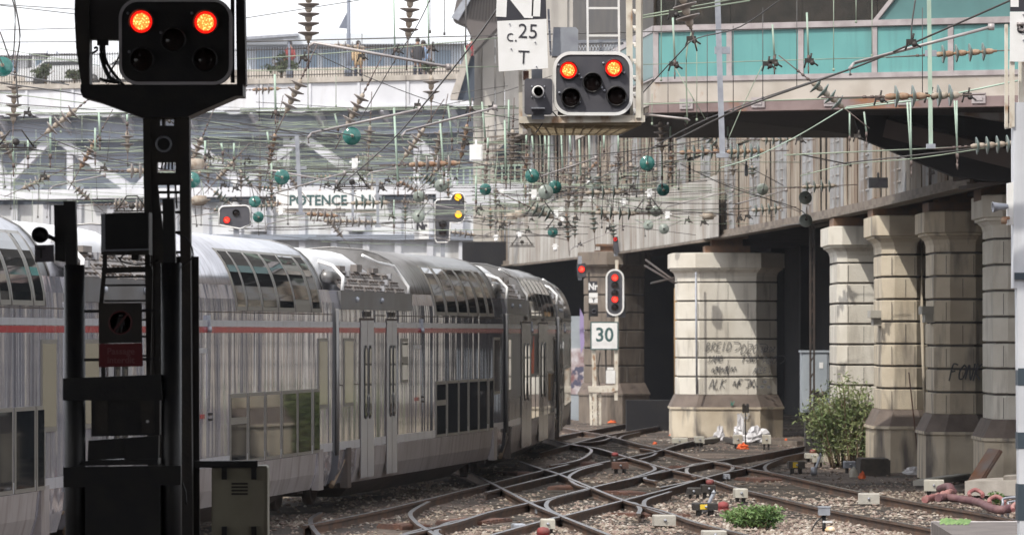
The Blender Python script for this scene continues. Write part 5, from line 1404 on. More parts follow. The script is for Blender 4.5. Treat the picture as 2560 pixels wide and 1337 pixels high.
def barrier():
    d = 34.; s = d / F
    def p(x, y, o=0): return P(x, y, d) + Vector((0, o, 0))
    t = thing('buffer_stop', 'black buffer stop frame of two thick upright tubes joined by panels at the left', 'buffer stop', Vector((p(305, 0).x, d, -.16)))
    q = MB(); q.tube([p(186, 662), p(191, 1700)], 26 * s, 20).tube([p(428, 657), p(430, 1700)], 25.5 * s, 20); q.build('tube', BLACK, t, True)
    q = MB(); q.prism([p(160, 503, -.05), p(190, 503, -.05), p(194, 664, -.05), p(166, 664, -.05)], (0, .1, 0)).prism([p(135, 512, -.02), p(160, 512, -.02), p(164, 655, -.02), p(138, 652, -.02)], (0, .06, 0)).prism([p(407, 498, -.05), p(436, 498, -.05), p(440, 660, -.05), p(410, 660, -.05)], (0, .1, 0)); q.build('upper_post', BLACK, t, True)
    q = MB(); q.prism([p(160, 945, -.09), p(405, 935, -.09), p(410, 1000, -.09), p(160, 1000, -.09)], (0, .08, 0)).prism([p(230, 1000, -.06), p(400, 998, -.06), p(400, 1086, -.06), p(230, 1090, -.06)], (0, .15, 0)); q.build('cross_panel', BLACK, t, True)
    q = MB(); q.prism([p(240, 990, -.075), p(272, 990, -.075), p(272, 1080, -.075), p(240, 1080, -.075)], (0, .01, 0)).prism([p(352, 986, -.075), p(386, 986, -.075), p(388, 1080, -.075), p(356, 1080, -.075)], (0, .01, 0)); q.build('buffer_plate', BLACK2, t, True)
    q = MB(); q.lathe([(.011, 0), (.008, -.006), (0, -.008)], p(371, 1052, -.08) - t.location, (0, 1, 0), 10); q.build('reflector_stud', WHITEP, t)
    q = MB(); q.prism([p(222, 1100, -.04), p(310, 1094, -.04), p(312, 1145, -.04), p(220, 1150, -.04)], (0, .1, 0)).prism([p(312, 1094, -.05), p(398, 1088, -.05), p(396, 1145, -.05), p(312, 1148, -.05)], (0, .12, 0)).prism([p(216, 1150, -.08), p(396, 1145, -.08), p(396, 1160, -.08), p(200, 1163, -.08)], (0, .3, 0)); q.build('tray', BLACK, t, True)
    q = MB(); q.prism([p(162, 1166, -.12), p(455, 1162, -.12), p(455, 1210, -.12), p(162, 1216, -.12)], (0, .1, 0)).prism([p(216, 1166, -.1), p(404, 1166, -.1), p(404, 1700, -.1), p(216, 1700, -.1)], (0, .25, 0)); q.build('lower_box', BLACK, t, True)
    q = MB(); q.bar(p(258, 672, .1), p(250, 760, .1), .022, .03).bar(p(374, 672, .1), p(368, 960, .1), .022, .03).bar(p(252, 760, .1), p(256, 950, .1), .018, .03).bar(p(252, 676, .1), p(378, 672, .1), .05, .04)
    for y in (692, 713, 752, 800, 842, 890): q.bar(p(258, y, .1), p(370, y - 1, .1), .012, .014)
    q.build('step_frame', BLACK2, t, True)
    q = MB(); q.tube(spline([p(320, 628, .02), p(300, 650, 0), p(345, 662, 0), p(395, 650, .02)], 6), .006, 6).tube(spline([p(436, 580, .0), p(470, 600, .0), p(482, 640, 0), p(455, 665, .02)], 6), .006, 6).tube(spline([p(455, 1205, 0), p(464, 1230, 0), p(466, 1260, 0)], 4), .006, 6); q.build('cable', BLACK, t, True)
    # sign
    g = thing('no_entry_sign', 'dark square no passage sign with a crossed out walking figure above a red panel', 'sign', p(305, 918, -.1))
    q = MB(); q.prism([p(250, 858, -.10), p(358, 856, -.10), p(357, 757, -.10), p(249, 758, -.10)], (0, .012, 0)); q.build('black_panel', BLACK2, g, True)
    q = MB(); q.prism([p(250, 917, -.10), p(360, 915, -.10), p(358, 857, -.10), p(250, 859, -.10)], (0, .012, 0)); q.build('red_panel', mat('dark_red_panel', (.12, .008, .012), .5), g, True)
    dim = mat('dim_sign_print', (.13, .115, .12), .6); dimr = mat('dim_sign_red', (.10, .02, .022), .6)
    q = MB(); c = p(304, 806, -.101) - g.location; q.lathe([(30 * s, 0), (30 * s, -.002), (26 * s, -.002), (26 * s, 0)], c, (0, 1, 0), 28, close=False); q.build('ring', dimr, g)
    q = MB(); q.lathe([(26 * s, -.0005), (0, -.0005)], c, (0, 1, 0), 28); q.build('disc', dim, g)
    q = MB(); hz = lambda x, y: p(x, y, -.1025)
    q.lathe([(5 * s, 0), (5 * s, -.001), (0, -.001)], hz(305, 789), (0, 1, 0), 12); q.prism([hz(298, 795), hz(312, 795), hz(314, 812), hz(309, 812), hz(309, 832), hz(304, 832), hz(303, 818), hz(299, 832), hz(294, 832), hz(299, 812), hz(295, 808)], (0, -.001, 0)); q.build('walking_figure', BLACK, g, True)
    q = MB(); q.bar(hz(286, 828) + Vector((0, -.003, 0)), hz(322, 784) + Vector((0, -.003, 0)), .012, .001, 0, up=(0, 1, 0)); q.build('red_slash', dimr, g, True)
    for k, (w_, y) in enumerate((('Passage', 878), ('interdit', 900))):
        q = text_mb(w_, 16 * s / .7, .001); xf(q, p(305, y, -.1015)); q.build('lettering', mat('dim_sign_letters', (.20, .07, .075), .6), g, True)
    q = MB(); 
    for y in (778, 899): q.bar(p(212, y, -.05), p(400, y - 2, -.05), .014, .02)
    q.build('sign_rail', BLACK, t, True)
    # monitor
    g = thing('monitor', 'black boxy monitor seen from behind the pole, mounted above the step frame', 'monitor', p(311, 640))
    q = MB(); q.prism([p(252, 534, .02), p(372, 530, .02), p(372, 636, .02), p(252, 636, .02)], (0, .30, 0)); q.build('housing', BLACK2, g, True)
    q = MB(); q.prism([p(263, 537, .0), p(371, 534, .0), p(371, 622, .0), p(264, 624, .0)], (0, .0195, 0)); q.build('screen', mat('dead_screen', (.006, .006, .007), .5), g, True)
    q = MB(); q.prism([p(254, 534, .005), p(262, 534, .005), p(263, 628, .005), p(254, 630, .005)], (0, .014, 0)); q.build('side_frame', GALV, g, True)
    q = MB(); q.bar(p(262, 626, .01), p(371, 623, .01), .02, .012); q.build('lower_bezel', GALV, g, True)
    q = MB(); q.bar(p(258, 636, .15), p(257, 680, .15), .03, .03).bar(p(366, 636, .15), p(366, 676, .15), .03, .03).box(p(326, 0).x, p(344, 0).x, d + .08, d + .2, p(0, 650).z, p(0, 634).z); q.build('stand', BLACK2, g, True)
    # repeater lamp and plate
    g = thing('repeater_lamp', 'round black repeater lamp with a T plate below, fixed to the left tube', 'lamp', p(112, 655))
    c = p(105, 588, -.1) - g.location
    q = MB(); q.lathe([(0, .2), (.04, .2), (.052, .05), (.056, 0), (.056, -.08), (.05, -.08), (.05, -.01), (0, 0)], c, (0, 1, 0), 22); q.build('housing', BLACK, g)
    q = MB(); q.bar(p(120, 590, 0), p(140, 600, 0), .03, .03); q.build('arm', BLACK, g, True)
    q = MB(); q.prism([p(88, 656, -.03), p(136, 654, -.03), p(136, 612, -.03), p(88, 613, -.03)], (0, .01, 0)); q.build('plate', mat('shaded_plate', (.09, .08, .095), .5), g, True)
    q = text_mb('T', 25 * s / .7, .002); xf(q, p(104, 634, -.033)); q.build('lettering', BLACK, g, True)
    # drab cabinet with its beam
    g = thing('relay_cabinet', 'drab beige relay cabinet with louvres standing right of the black mast', 'cabinet', Vector((P(597, 0, 36).x, 36.2, -.16)))
    pp = lambda x, y, o=0: P(x, y, 36) + Vector((0, o, 0))
    q = MB(); q.prism([pp(528, 1600, .05), pp(668, 1600, .05), pp(668, 1170, .05), pp(664, 1164, .05), pp(532, 1164, .05), pp(528, 1170, .05)], (0, .3, 0)); q.build('body', CABB, g, True)
    q = MB(); q.prism([pp(533, 1600, .035), pp(660, 1600, .035), pp(660, 1171, .035), pp(533, 1171, .035)], (0, .014, 0)); q.build('door', CABB, g, True)
    q = MB()
    for k in range(4): q.box(pp(578, 0).x, pp(619, 0).x, 36.025, 36.04, pp(0, 1211 + 8.5 * k).z, pp(0, 1206 + 8.5 * k).z)
    q.build('louvre', BLACK2, g, True)
    q = MB()
    for x in (560, 634):
        for y0, y1 in ((1160, 1198), (1315, 1345)): q.box(pp(x - 6, 0).x, pp(x + 7, 0).x, 36.0, 36.034, pp(0, y1).z, pp(0, y0).z)
    q.build('hinge', BLACK, g, True)
    q = MB(); q.bar(pp(488, 1160, .02), pp(644, 1159, .02), .06, .05); q.build('top_bar', BLACK, g, True)
barrier()

def right_mast():
    d = 50.; s = d / F
    t = thing('white_signal_mast', 'white signal mast with banded post and code plates at the right edge', 'signal mast', P(2560, 1337, d) - Vector((0, 0, 1.0)))
    t.location.z = -.16; ROOT[t.name] = Matrix.Translation(t.location)
    def p(x, y, o=0): return P(x, y, d) + Vector((0, o, 0))
    q = MB(); q.prism([p(2534, 256, 0), p(2640, 256, 0), p(2640, 720, 0), p(2534, 720, 0)], (0, .25, 0)).prism([p(2543, 720, 0), p(2640, 720, 0), p(2640, 1640, 0), p(2552, 1640, 0)], (0, .25, 0)); q.build('post', mat('mast_pale_paint', (.66, .68, .72), .5, var=(.56, .58, .62), vs=2, dirt=(.4, .4, .42), ds=3), t, True)
    q = MB(); q.bar(p(2536, 690, -.01), p(2640, 690, -.01), .03, .07)
    for a, b in ((920, 963), (1080, 1121), (1209, 1300)): q.prism([p(2545, a, -.004), p(2641, a, -.004), p(2641, b, -.004), p(2545, b, -.004)], (0, .26, 0))
    q.build('dark_band', mat('mast_band', (.05, .07, .09), .5), t, True)
    q = MB(); q.bar(p(2518, 60, .1), p(2518, 318, .1), .03, .08).bar(p(2530, 150, .0), p(2530, 318, .0), .05, .05).bar(p(2514, 316, .1), p(2560, 308, .1), .05, .05).bar(p(2560, 150, .2), p(2560, 256, .2), .07, .07); q.build('cantilever', CAGE, t, True)
    w = MB(); w.prism([p(2523, 155, -.05), p(2700, 158, -.05), p(2700, 30, -.05), p(2524, 31, -.05)], (0, .015, 0)); w = w.build('white_plate', SIGNW, t, True)
    k = MB(); k.prism([p(2524, 30, -.05), p(2700, 30, -.05), p(2700, -70, -.05), p(2524, -70, -.05)], (0, .015, 0)); k = k.build('dark_plate', SIGNK, t, True)
    q = text_mb('N', 80 * s / .7, .02); xf(q, p(2566, -20, -.055)); q.build('lettering', SIGNW, k, True)
    q = text_mb('c.', 26 * s / .7, .004); xf(q, p(2553, 72, -.055)); q.build('lettering', SIGNK, w, True)
    bolts(w, [p(2557, 38, -.05) - t.location, p(2557, 102, -.05) - t.location], .009)
    q = MB(); q.tube([p(2540, 62, -.07), p(2560, 62, -.07)], .02, 6).tube(spline([p(2548, 64, -.07), p(2547, 76, -.07), p(2556, 78, -.07), p(2559, 72, -.07)], 5), .01, 5); q.build('wire_clamp', TUBE, t, True)
    g = thing('loudspeaker', 'small grey loudspeaker fixed high on the right hand mast', 'loudspeaker', p(2508, 535, 0))
    q = MB(); q.lathe([(.02, 0), (.03, .02), (.04, .10), (.055, .16), (.045, .16), (.03, .1), (0, .08)], p(2520, 516, 0) - g.location, (-1, -.15, -.06), 16); q.build('horn', GALV, g)
    q = MB(); q.prism([p(2519, 458, .02), p(2536, 455, .02), p(2536, 562, .02), p(2519, 562, .02)], (0, .1, 0)); q.build('back_plate', WHITEP, g, True)
    q = MB(); q.bar(p(2506, 545, 0), p(2524, 545, 0), .03, .03).lathe([(0, 0), (.03, .0), (.035, .06), (0, .06)], p(2510, 560, 0) - Vector((0, 0, 0)), (0, 0, 1), 8); q.build('bracket', CAPR, g, True)
right_mast()

def speed_post():
    d = 150.; s = d / F
    def p(x, y, o=0): return P(x, y, d) + Vector((0, o, 0))
    t = thing('signal_post', 'trackside signal with an upright oval head showing two red lights', 'signal', Vector((p(1512, 0).x, d, -.16)))
    q = MB(); q.bar(p(1488, 1062, 0), p(1484, 860, 0), .14, .12).bar(p(1540, 1000, 0), p(1542, 650, 0), .14, .10).bar(p(1540, 985, 0), p(1540, 870, 0), .1, .1); q.build('post', CAGE, t, True)
    q = MB(); q.bar(p(1478, 1062, .05), p(1476, 980, .05), .07, .07).bar(p(1500, 1062, .05), p(1500, 980, .05), .07, .07)
    for k in range(3): q.bar(p(1478, 1050 - 22 * k, .05), p(1500, 1030 - 22 * k, .05), .04, .04).bar(p(1500, 1050 - 22 * k, .05), p(1478, 1030 - 22 * k, .05), .04, .04)
    q.prism([p(1470, 965, -.1), p(1545, 962, -.1), p(1545, 975, -.1), p(1530, 980, -.1), p(1472, 980, -.1)], (0, .4, 0)); q.build('lattice_base', CAGE, t, True)
    q = MB(); q.tube(spline([p(1499, 965, -.05), p(1495, 930, -.05), p(1500, 880, -.05)], 5), .02, 6).bar(p(1516, 960, 0), p(1514, 870, 0), .05, .05).bar(p(1530, 960, 0), p(1530, 870, 0), .03, .03); q.build('cables', BLACK2, t, True)
    q = MB(); q.box(p(1515, 0).x, p(1538, 0).x, d - .1, d + .2, p(0, 958).z, p(0, 925).z).box(p(1518, 0).x, p(1534, 0).x, d - .08, d + .1, p(0, 924).z, p(0, 918).z); q.build('box', WHITEP, t, True)
    L = lambda x, y, o=0: p(x, y, o) - t.location
    tg = target(t, 46 * s, 117 * s, 22.5 * s, 4.2 * s, TARGET, WHITEP, L(1537, 731, -.1))
    for y, lit in ((694, LEDS), (713, None), (733, None), (748, LEDS), (768, None)): lamp(L(1537, y, -.105), 8.2 * s, tg, lit, BLACK, hood=True, ln=.12)
    q = MB(); q.box(L(1517, 0).x, L(1563, 0).x, -.02, .1, L(0, 793).z, L(0, 740).z); q.build('head_case', TARGET, tg)
    g = thing('speed_sign', 'square white 30 speed sign with a dark border on the signal post', 'sign', p(1510, 874, -.15))
    q = MB(); q.prism([p(1476, 874, -.15), p(1546, 874, -.15), p(1546, 804, -.15), p(1476, 804, -.15)], (0, .03, 0)); q.build('border', SIGNG, g, True)
    q = MB(); q.prism([p(1479, 871, -.156), p(1543, 871, -.156), p(1543, 807, -.156), p(1479, 807, -.156)], (0, .006, 0)); f = q.build('face', SIGNW, g, True)
    q = text_mb('30', 34 * s / .7, .012); xf(q, p(1511, 838, -.158), 0, .95); q.build('lettering', SIGNG, f, True)
    g = thing('code_plates', 'dark Nr plate over two small white plates, left of the oval signal', 'sign', p(1483, 763, -.1))
    q = MB(); q.prism([p(1471, 731, -.1), p(1493, 731, -.1), p(1493, 703, -.1), p(1471, 703, -.1)], (0, .02, 0)); f = q.build('dark_plate', SIGNK, g, True)
    q = text_mb('Nr', 16 * s / .7, .012); xf(q, p(1482, 717, -.104), 0, .85); q.build('lettering', SIGNW, f, True)
    q = MB(); q.prism([p(1472, 743, -.1), p(1494, 743, -.1), p(1494, 732, -.1), p(1472, 732, -.1)], (0, .02, 0)).prism([p(1472, 757, -.1), p(1494, 757, -.1), p(1494, 744.5, -.1), p(1472, 744.5, -.1)], (0, .02, 0)); f = q.build('white_plate', SIGNW, g, True)
    q = text_mb('T', 9 * s / .7, .006); xf(q, p(1484, 751, -.104)); q.build('lettering', SIGNK, f, True)
    q = MB(); q.bar(p(1474, 800, -.05), p(1472, 680, -.05), .06, .05); q.build('rail', BLACK2, g, True)
    g = thing('small_lamp', 'small square black lamp with a snout under the Nr plate', 'lamp', p(1484, 792, -.1))
    q = MB(); q.prism(rrect(22 * s, 30 * s, .03, 4), (0, .08, 0)); xf(q, p(1484, 776, -.1)); q.build('housing', BLACK, g, True)
    q = MB(); q.lathe([(.07, 0), (.075, -.12), (.06, -.12), (.055, -.01), (0, 0)], p(1485, 778, -.1) - g.location, (0, 1, 0), 14, close=False); q.build('snout', TARGET, g)
speed_post()
def small_signals():
    def sig(name, label, d, x, y, pts, lamps, post, led_m, r, extra=None):
        def p(a, b, o=0): return P(a, b, d) + Vector((0, o, 0))
        s = d / F
        t = thing(name, label, 'signal', p(*post[0]))
        q = MB(); q.prism([p(*a) for a in pts], (0, .12, 0)); tg = q.build('target', TARGET, t, True)
        q = MB(); c = Vector((sum(a[0] for a in pts) / len(pts), sum(a[1] for a in pts) / len(pts)))
        q.tube([p(a[0], a[1], -.01) for a in pts + pts[:1]], (2.0 if r > 8.2 or d < 120 else .8) * s, 5); q.build('target_rim', WHITEP if r > 8.2 or d < 120 else TARGET, tg, True)
        for lx, ly, lit in lamps: lamp(p(lx, ly, -.005) - t.location, r * s, tg, led_m if lit else None, BLACK, True, .12)
        q = MB(); q.bar(p(*post[0], .1), p(*post[1], .1), .12, .1); q.build('post', GALV, t, True)
        if extra: extra(t, p, s)
        return t
    def arcp(cx, cy, r, a0, a1, n=7): return [(cx + r * math.cos(R(a0 + (a1 - a0) * k / n)), cy + r * math.sin(R(a0 + (a1 - a0) * k / n))) for k in range(n + 1)]
    pts = [(548, 562), (548, 530)] + arcp(560, 528, 12, 180, 270, 4) + arcp(612, 528, 14, 270, 360, 4) + [(626, 562), (600, 572)]
    sig('red_signal', 'dark rounded signal head with a single red light above the train roof', 108., 566, 550, pts, [(567, 550, True), (590, 532, False)], ((590, 700), (590, 560)), LEDS, 8)
    pts = arcp(1145, 500, 18, 180, 360) + [(1163, 535)] + arcp(1145, 540, 18, 0, 90, 4) + [(1126, 556), (1124, 600), (1118, 606), (1092, 606), (1087, 598), (1088, 505), (1094, 500), (1127, 498)]
    def ex(t, p, s):
        q = MB(); q.prism([p(1036, 598, 0), p(1072, 598, 0), p(1072, 552, 0), p(1036, 552, 0)], (0, .03, 0)); f = q.build('white_plate', SIGNW, t, True)
        q = text_mb('Nr', 18 * s / .7, .02); xf(q, p(1054, 566, -.005), 0, .85); q.build('lettering', SIGNK, f, True)
    sig('yellow_signal', 'dark stepped signal head with two amber lights above the train', 138., 1145, 515, pts, [(1145, 493, True), (1146, 536, True), (1107, 560, False), (1107, 580, False)], ((1107, 760), (1107, 600)), LEDY, 8.5, ex)
    pts = [(1443, 661), (1463, 658), (1465, 692), (1444, 694)]
    sig('red_signal', 'small dark signal with one red light under the end of the viaduct', 158., 1453, 673, pts, [(1454, 673, True)], ((1450, 700), (1450, 640)), LEDS, 8)
    pts = [(1532, 592), (1544, 592), (1548, 632), (1536, 634)]
    sig('red_signal', 'tiny dim red lamp case hanging on the viaduct ledge', 160., 1538, 598, pts, [(1538, 598, True)], ((1540, 640), (1540, 615)), mat('dim_red_lens', (.3, .02, .02), .4, emit=(1, .03, .03), es=.12), 4.5)
    # lettered board
    d = 150.; s = d / F
    def p(a, b, o=0): return P(a, b, d) + Vector((0, o, 0))
    t = thing('name_board', 'white board lettered POTENCE hung among the overhead wires', 'sign', p(812, 528))
    q = MB(); q.prism([p(690, 520), p(940, 522), p(938, 476), p(690, 478)], (0, .06, 0)); b = q.build('board', SIGNW, t, True)
    q = text_mb('POTENCE', 25 * s / .7, .012); xf(q, p(795, 502, -.01), 0, .92); q.build('lettering', SIGNG, b, True)
    q = text_mb('N', 26 * s / .7, .012); xf(q, p(915, 502, -.01), 0, .95); q.build('lettering', SIGNG, b, True)
    q = MB(); q.bar(p(700, 520, .1), p(700, 425, .1), .06, .06).bar(p(930, 520, .1), p(930, 425, .1), .06, .06).bar(p(690, 526, .1), p(940, 528, .1), .08, .1); q.build('hanger', FASCIA, t, True)
small_signals()
# ---------------------------------------------------------------- overhead line: insulators, arms, wires
def disc_prof(r): return [(0.0, .03), (r * .3, .028), (r * .6, .010), (r * .94, -.006), (r, -.014), (r * .98, -.024), (r * .7, -.012), (r * .3, -.012), (0, -.012)]
def place_words(px, py):
    if px > 1640 and py < 200: return 'before the turquoise panels'
    if px > 1610 and py < 320: return 'under the turquoise building'
    if px > 1280 and py > 320: return 'before the ribbed viaduct'
    if py < 200: return 'against the sky'
    if py < 300: return 'before the white bridge girder'
    if py < 470: return 'before the bridge truss'
    return 'just above the train'
def keep_clear(x, y): return 675 < x < 950 and 462 < y < 532 or 1070 < x < 1185 and 462 < y < 610
def insulator(a, b, n, dia, caps, disc, far=None):
    d = F * .27 / dia if far is None else far
    A, B = P(a[0], a[1], d), P(b[0], b[1], d)
    L = (B - A).length
    ax = (B - A) / L
    ang = math.degrees(math.atan2(abs(B.z - A.z), abs(B.x - A.x)))
    pose = 'upright' if ang > 78 else 'level' if ang < 14 else 'slanting'
    col = {CER.name: 'grey', CERG.name: 'green'}[disc.name]
    cc = 'rusty' if caps is CAPR else 'beige'
    size = 'large' if dia > 42 else 'small' if dia < 31 else 'medium'
    mid = ((a[0] + b[0]) / 2, (a[1] + b[1]) / 2)
    words = ['no', 'one', 'two', 'three', 'four', 'five', 'six', 'seven', 'eight'][n]
    t = thing('insulator', '%s %s %s-disc insulator with %s caps %s' % (size, pose, words, cc, place_words(*mid)), 'insulator', A, 0, 'insulators of the overhead line', mid)
    r = dia * d / F / 2
    org = Vector((0, 0, 0))
    q = MB()
    q.tube([org, ax * L], r * .16, 6)
    st = L / (n + .6)
    for k in range(n):
        c = ax * (st * (k + .65))
        q.lathe([(0, -.02), (r * .26, -.02), (r * .36, .05 * st / .15), (r * .28, st * .62), (r * .16, st * .72), (0, st * .72)], c, ax, 10)
    q.lathe([(0, -st * .3), (r * .18, -st * .3), (r * .3, 0), (r * .24, st * .4), (0, st * .4)], ax * st * .25, ax, 8)
    small = dia < 33
    lk = MB(); lk.tube([org - ax * rnd.uniform(.45, .9), org], .009, 5).tube([ax * L, ax * (L + rnd.uniform(.2, .5))], .009, 5)
    for k in range(3): lk.lathe([(0, -.03), (.022, -.02), (.022, .02), (0, .03)], -ax * (.08 + .09 * k), ax, 6)
    lk.each_link('link', RUSTF, t)
    if small:
        for k in range(n): q.lathe([(rr * 1., h) for rr, h in disc_prof(r)], ax * (st * (k + .65)), ax, 14, m=1)
        q.build('body', [caps, disc], t)
    else:
        q.build('body', caps, t)
        for k in range(n):
            q2 = MB(); q2.lathe(disc_prof(r), ax * (st * (k + .65)), ax, 24); q2.build('disc', disc, t)
    return t
INS = [((772, -25), (771, 108), 5, 55, CAPB, CER), ((1028, -40), (1020, 100), 5, 50, CAPB, CER), ((752, 200), (714, 282), 4, 45, CAPB, CER), ((908, 235), (866, 318), 4, 42, CAPB, CER), ((1078, 190), (1078, 256), 2, 42, CAPB, CER),
       ((1700, -30), (1728, 74), 3, 62, CAPB, CER), ((36, 205), (33, 310), 4, 40, CAPB, CER), ((192, 272), (112, 335), 4, 40, CAPB, CER), ((240, 350), (200, 422), 4, 36, CAPR, CER), ((125, 440), (55, 472), 5, 30, CAPB, CER),
       ((318, 330), (319, 382), 2, 34, CAPB, CER), ((318, 427), (372, 427), 2, 40, CAPB, CER), ((505, 345), (478, 410), 4, 36, CAPB, CER), ((688, 335), (672, 412), 5, 32, CAPR, CER), ((650, 418), (650, 482), 4, 25, CAPB, CER), ((582, 405), (540, 452), 4, 30, CAPB, CER),
       ((632, 225), (702, 222), 4, 26, CAPR, CER), ((835, 113), (915, 120), 4, 26, CAPB, CER), ((925, 315), (922, 372), 2, 32, CAPB, CER), ((1060, 322), (1010, 395), 4, 36, CAPB, CER), ((1102, 325), (1086, 405), 4, 34, CAPB, CER), ((1168, 312), (1152, 396), 4, 34, CAPR, CER),
       ((1024, 412), (1150, 408), 4, 42, CAPR, CER), ((1282, 325), (1278, 415), 5, 36, CAPB, CER), ((1318, 385), (1312, 440), 3, 30, CAPR, CER), ((1216, 405), (1213, 462), 4, 28, CAPB, CER), ((1428, 405), (1420, 520), 6, 30, CAPB, CER), ((1460, 410), (1452, 520), 6, 27, CAPB, CER),
       ((1547, 383), (1546, 425), 2, 30, CAPB, CER), ((1578, 408), (1574, 475), 4, 26, CAPB, CER), ((1651, 305), (1655, 382), 4, 36, CAPB, CER), ((1678, 380), (1674, 445), 4, 28, CAPR, CER), ((1831, 385), (1833, 440), 3, 28, CAPB, CER),
       ((1700, 382), (1800, 378), 4, 38, CAPR, CERG), ((1818, 380), (1912, 378), 5, 40, CAPR, CERG), ((1905, 350), (1985, 350), 4, 30, CAPB, CERG), ((2006, 468), (2092, 464), 4, 32, CAPB, CERG), ((1880, 526), (1955, 520), 4, 30, CAPB, CERG),
       ((2338, 137), (2492, 128), 4, 46, CAPR, CERG), ((2215, 242), (2325, 240), 2, 56, CAPR, CERG), ((2330, 240), (2405, 238), 2, 56, CAPB, CERG), ((2428, 366), (2545, 358), 4, 45, CAPB, CERG), ((2030, 206), (2112, 272), 4, 46, CAPB, CERG),
       ((1490, 532), (1595, 534), 4, 34, CAPB, CERG), ((1465, 482), (1560, 480), 3, 34, CAPB, CERG), ((810, 552), (945, 556), 8, 28, CAPB, CER), ((878, 508), (975, 506), 4, 32, CAPB, CERG), ((768, 535), (845, 540), 4, 30, CAPR, CER),
       ((2, 330), (30, 400), 3, 30, CAPB, CER), ((190, 470), (225, 500), 4, 26, CAPB, CER), ((285, 510), (320, 508), 3, 32, CAPB, CER), ((338, 515), (372, 512), 3, 34, CAPB, CER), ((500, 428), (480, 470), 3, 28, CAPB, CER), ((535, 478), (575, 510), 4, 26, CAPB, CERG),
       ((1000, 455), (1045, 480), 4, 28, CAPR, CER), ((1060, 440), (1105, 470), 5, 30, CAPB, CERG), ((1330, 520), (1385, 545), 3, 36, CAPB, CERG), ((1200, 545), (1290, 560), 5, 22, CAPB, CER), ((1640, 420), (1638, 470), 3, 24, CAPB, CER), ((1240, 470), (1238, 512), 3, 22, CAPB, CER), ((1760, 335), (1795, 368), 3, 30, CAPB, CERG),
       ((800, 475), (790, 530), 5, 22, CAPR, CER), ((1130, 580), (1190, 588), 4, 22, CAPB, CER), ((1520, 430), (1516, 480), 4, 22, CAPB, CER), ((1880, 415), (1882, 445), 2, 26, CAPB, CERG)]
for it in INS: insulator(*it)
for k in range(64):
    x = rnd.uniform(480, 1640); y = rnd.uniform(385, 590)
    if y > 530 + (x - 480) * .06: y -= 70
    if keep_clear(x, y): continue
    dia = rnd.uniform(17, 25); n = rnd.choice((3, 4, 4, 5)); l = dia * .62 * n
    a = rnd.choice((1.57, 1.57, 1.5, .1, .9, -.05, 2.3))
    insulator((x, y), (x + l * math.cos(a), y + l * math.sin(a)), n, dia, rnd.choice((CAPB, CAPB, CAPR)), rnd.choice((CER, CER, CERG)), far=rnd.uniform(115, 165))
# glass bell insulators
for x, y, r, dull, d in [(880, 340, 23, 0, 72), (1618, 408, 19, 0, 88), (1330, 440, 18, 0, 92), (1388, 468, 17, 0, 97), (1214, 474, 15, 0, 110), (1382, 580, 13, 0, 128), (1658, 475, 16, 0, 104), (2015, 550, 17, 1, 97), (2014, 494, 17, 1, 97), (1907, 474, 15, 1, 108),
                         (705, 443, 19, 0, 87), (480, 450, 20, 0, 84), (6, 165, 26, 0, 64), (637, 503, 15, 0, 105), (646, 543, 14, 0, 118), (1046, 540, 16, 1, 104), (1046, 492, 15, 1, 110), (1102, 464, 17, 1, 97), (1365, 480, 19, 1, 90), (1640, 528, 14, 1, 115), (1620, 562, 13, 1, 125), (1660, 572, 13, 1, 128)]:
    c = P(x, y, d); rr = r * d / F
    t = thing('bell_insulator', '%s %s bell insulator %s' % ('large' if r > 17 else 'small', 'dull olive' if dull else 'sea green', place_words(x, y)), 'insulator', c, 0, 'glass bell insulators', (x, y))
    tilt = Vector((rnd.uniform(-.25, .25), -1, rnd.uniform(-.2, .35)))
    q = MB(); q.lathe([(rr * .25, .03), (rr * .35, .0), (rr * .5, .012), (rr * .55, -.004), (rr * .72, .008), (rr * .77, -.012), (rr * .96, -.008), (rr, -.03), (rr * .97, -.06), (rr * .6, -.1), (rr * .25, -.14), (0, -.15)], (0, 0, 0), tilt, 28); q.build('bell', GLASSD if dull else GLASSG, t)
    q = MB(); q.lathe([(0, -.01), (rr * .16, 0), (rr * .2, .03), (rr * .1, .06), (0, .07)], (0, 0, 0), tilt, 10); q.build('pin', CAPB if not dull else BLACK2, t)
    q = MB(); q.tube([tilt * -.14, tilt * -.3 + Vector((0, 0, .02)), Vector((rnd.uniform(-.5, .5), 7, rnd.uniform(.0, .35)))], .009, 5); q.tube([tilt * .06, Vector((rnd.uniform(-.35, .35), -4, rnd.uniform(-.1, .35)))], .008, 5); q.build('hook', WIRE, t)
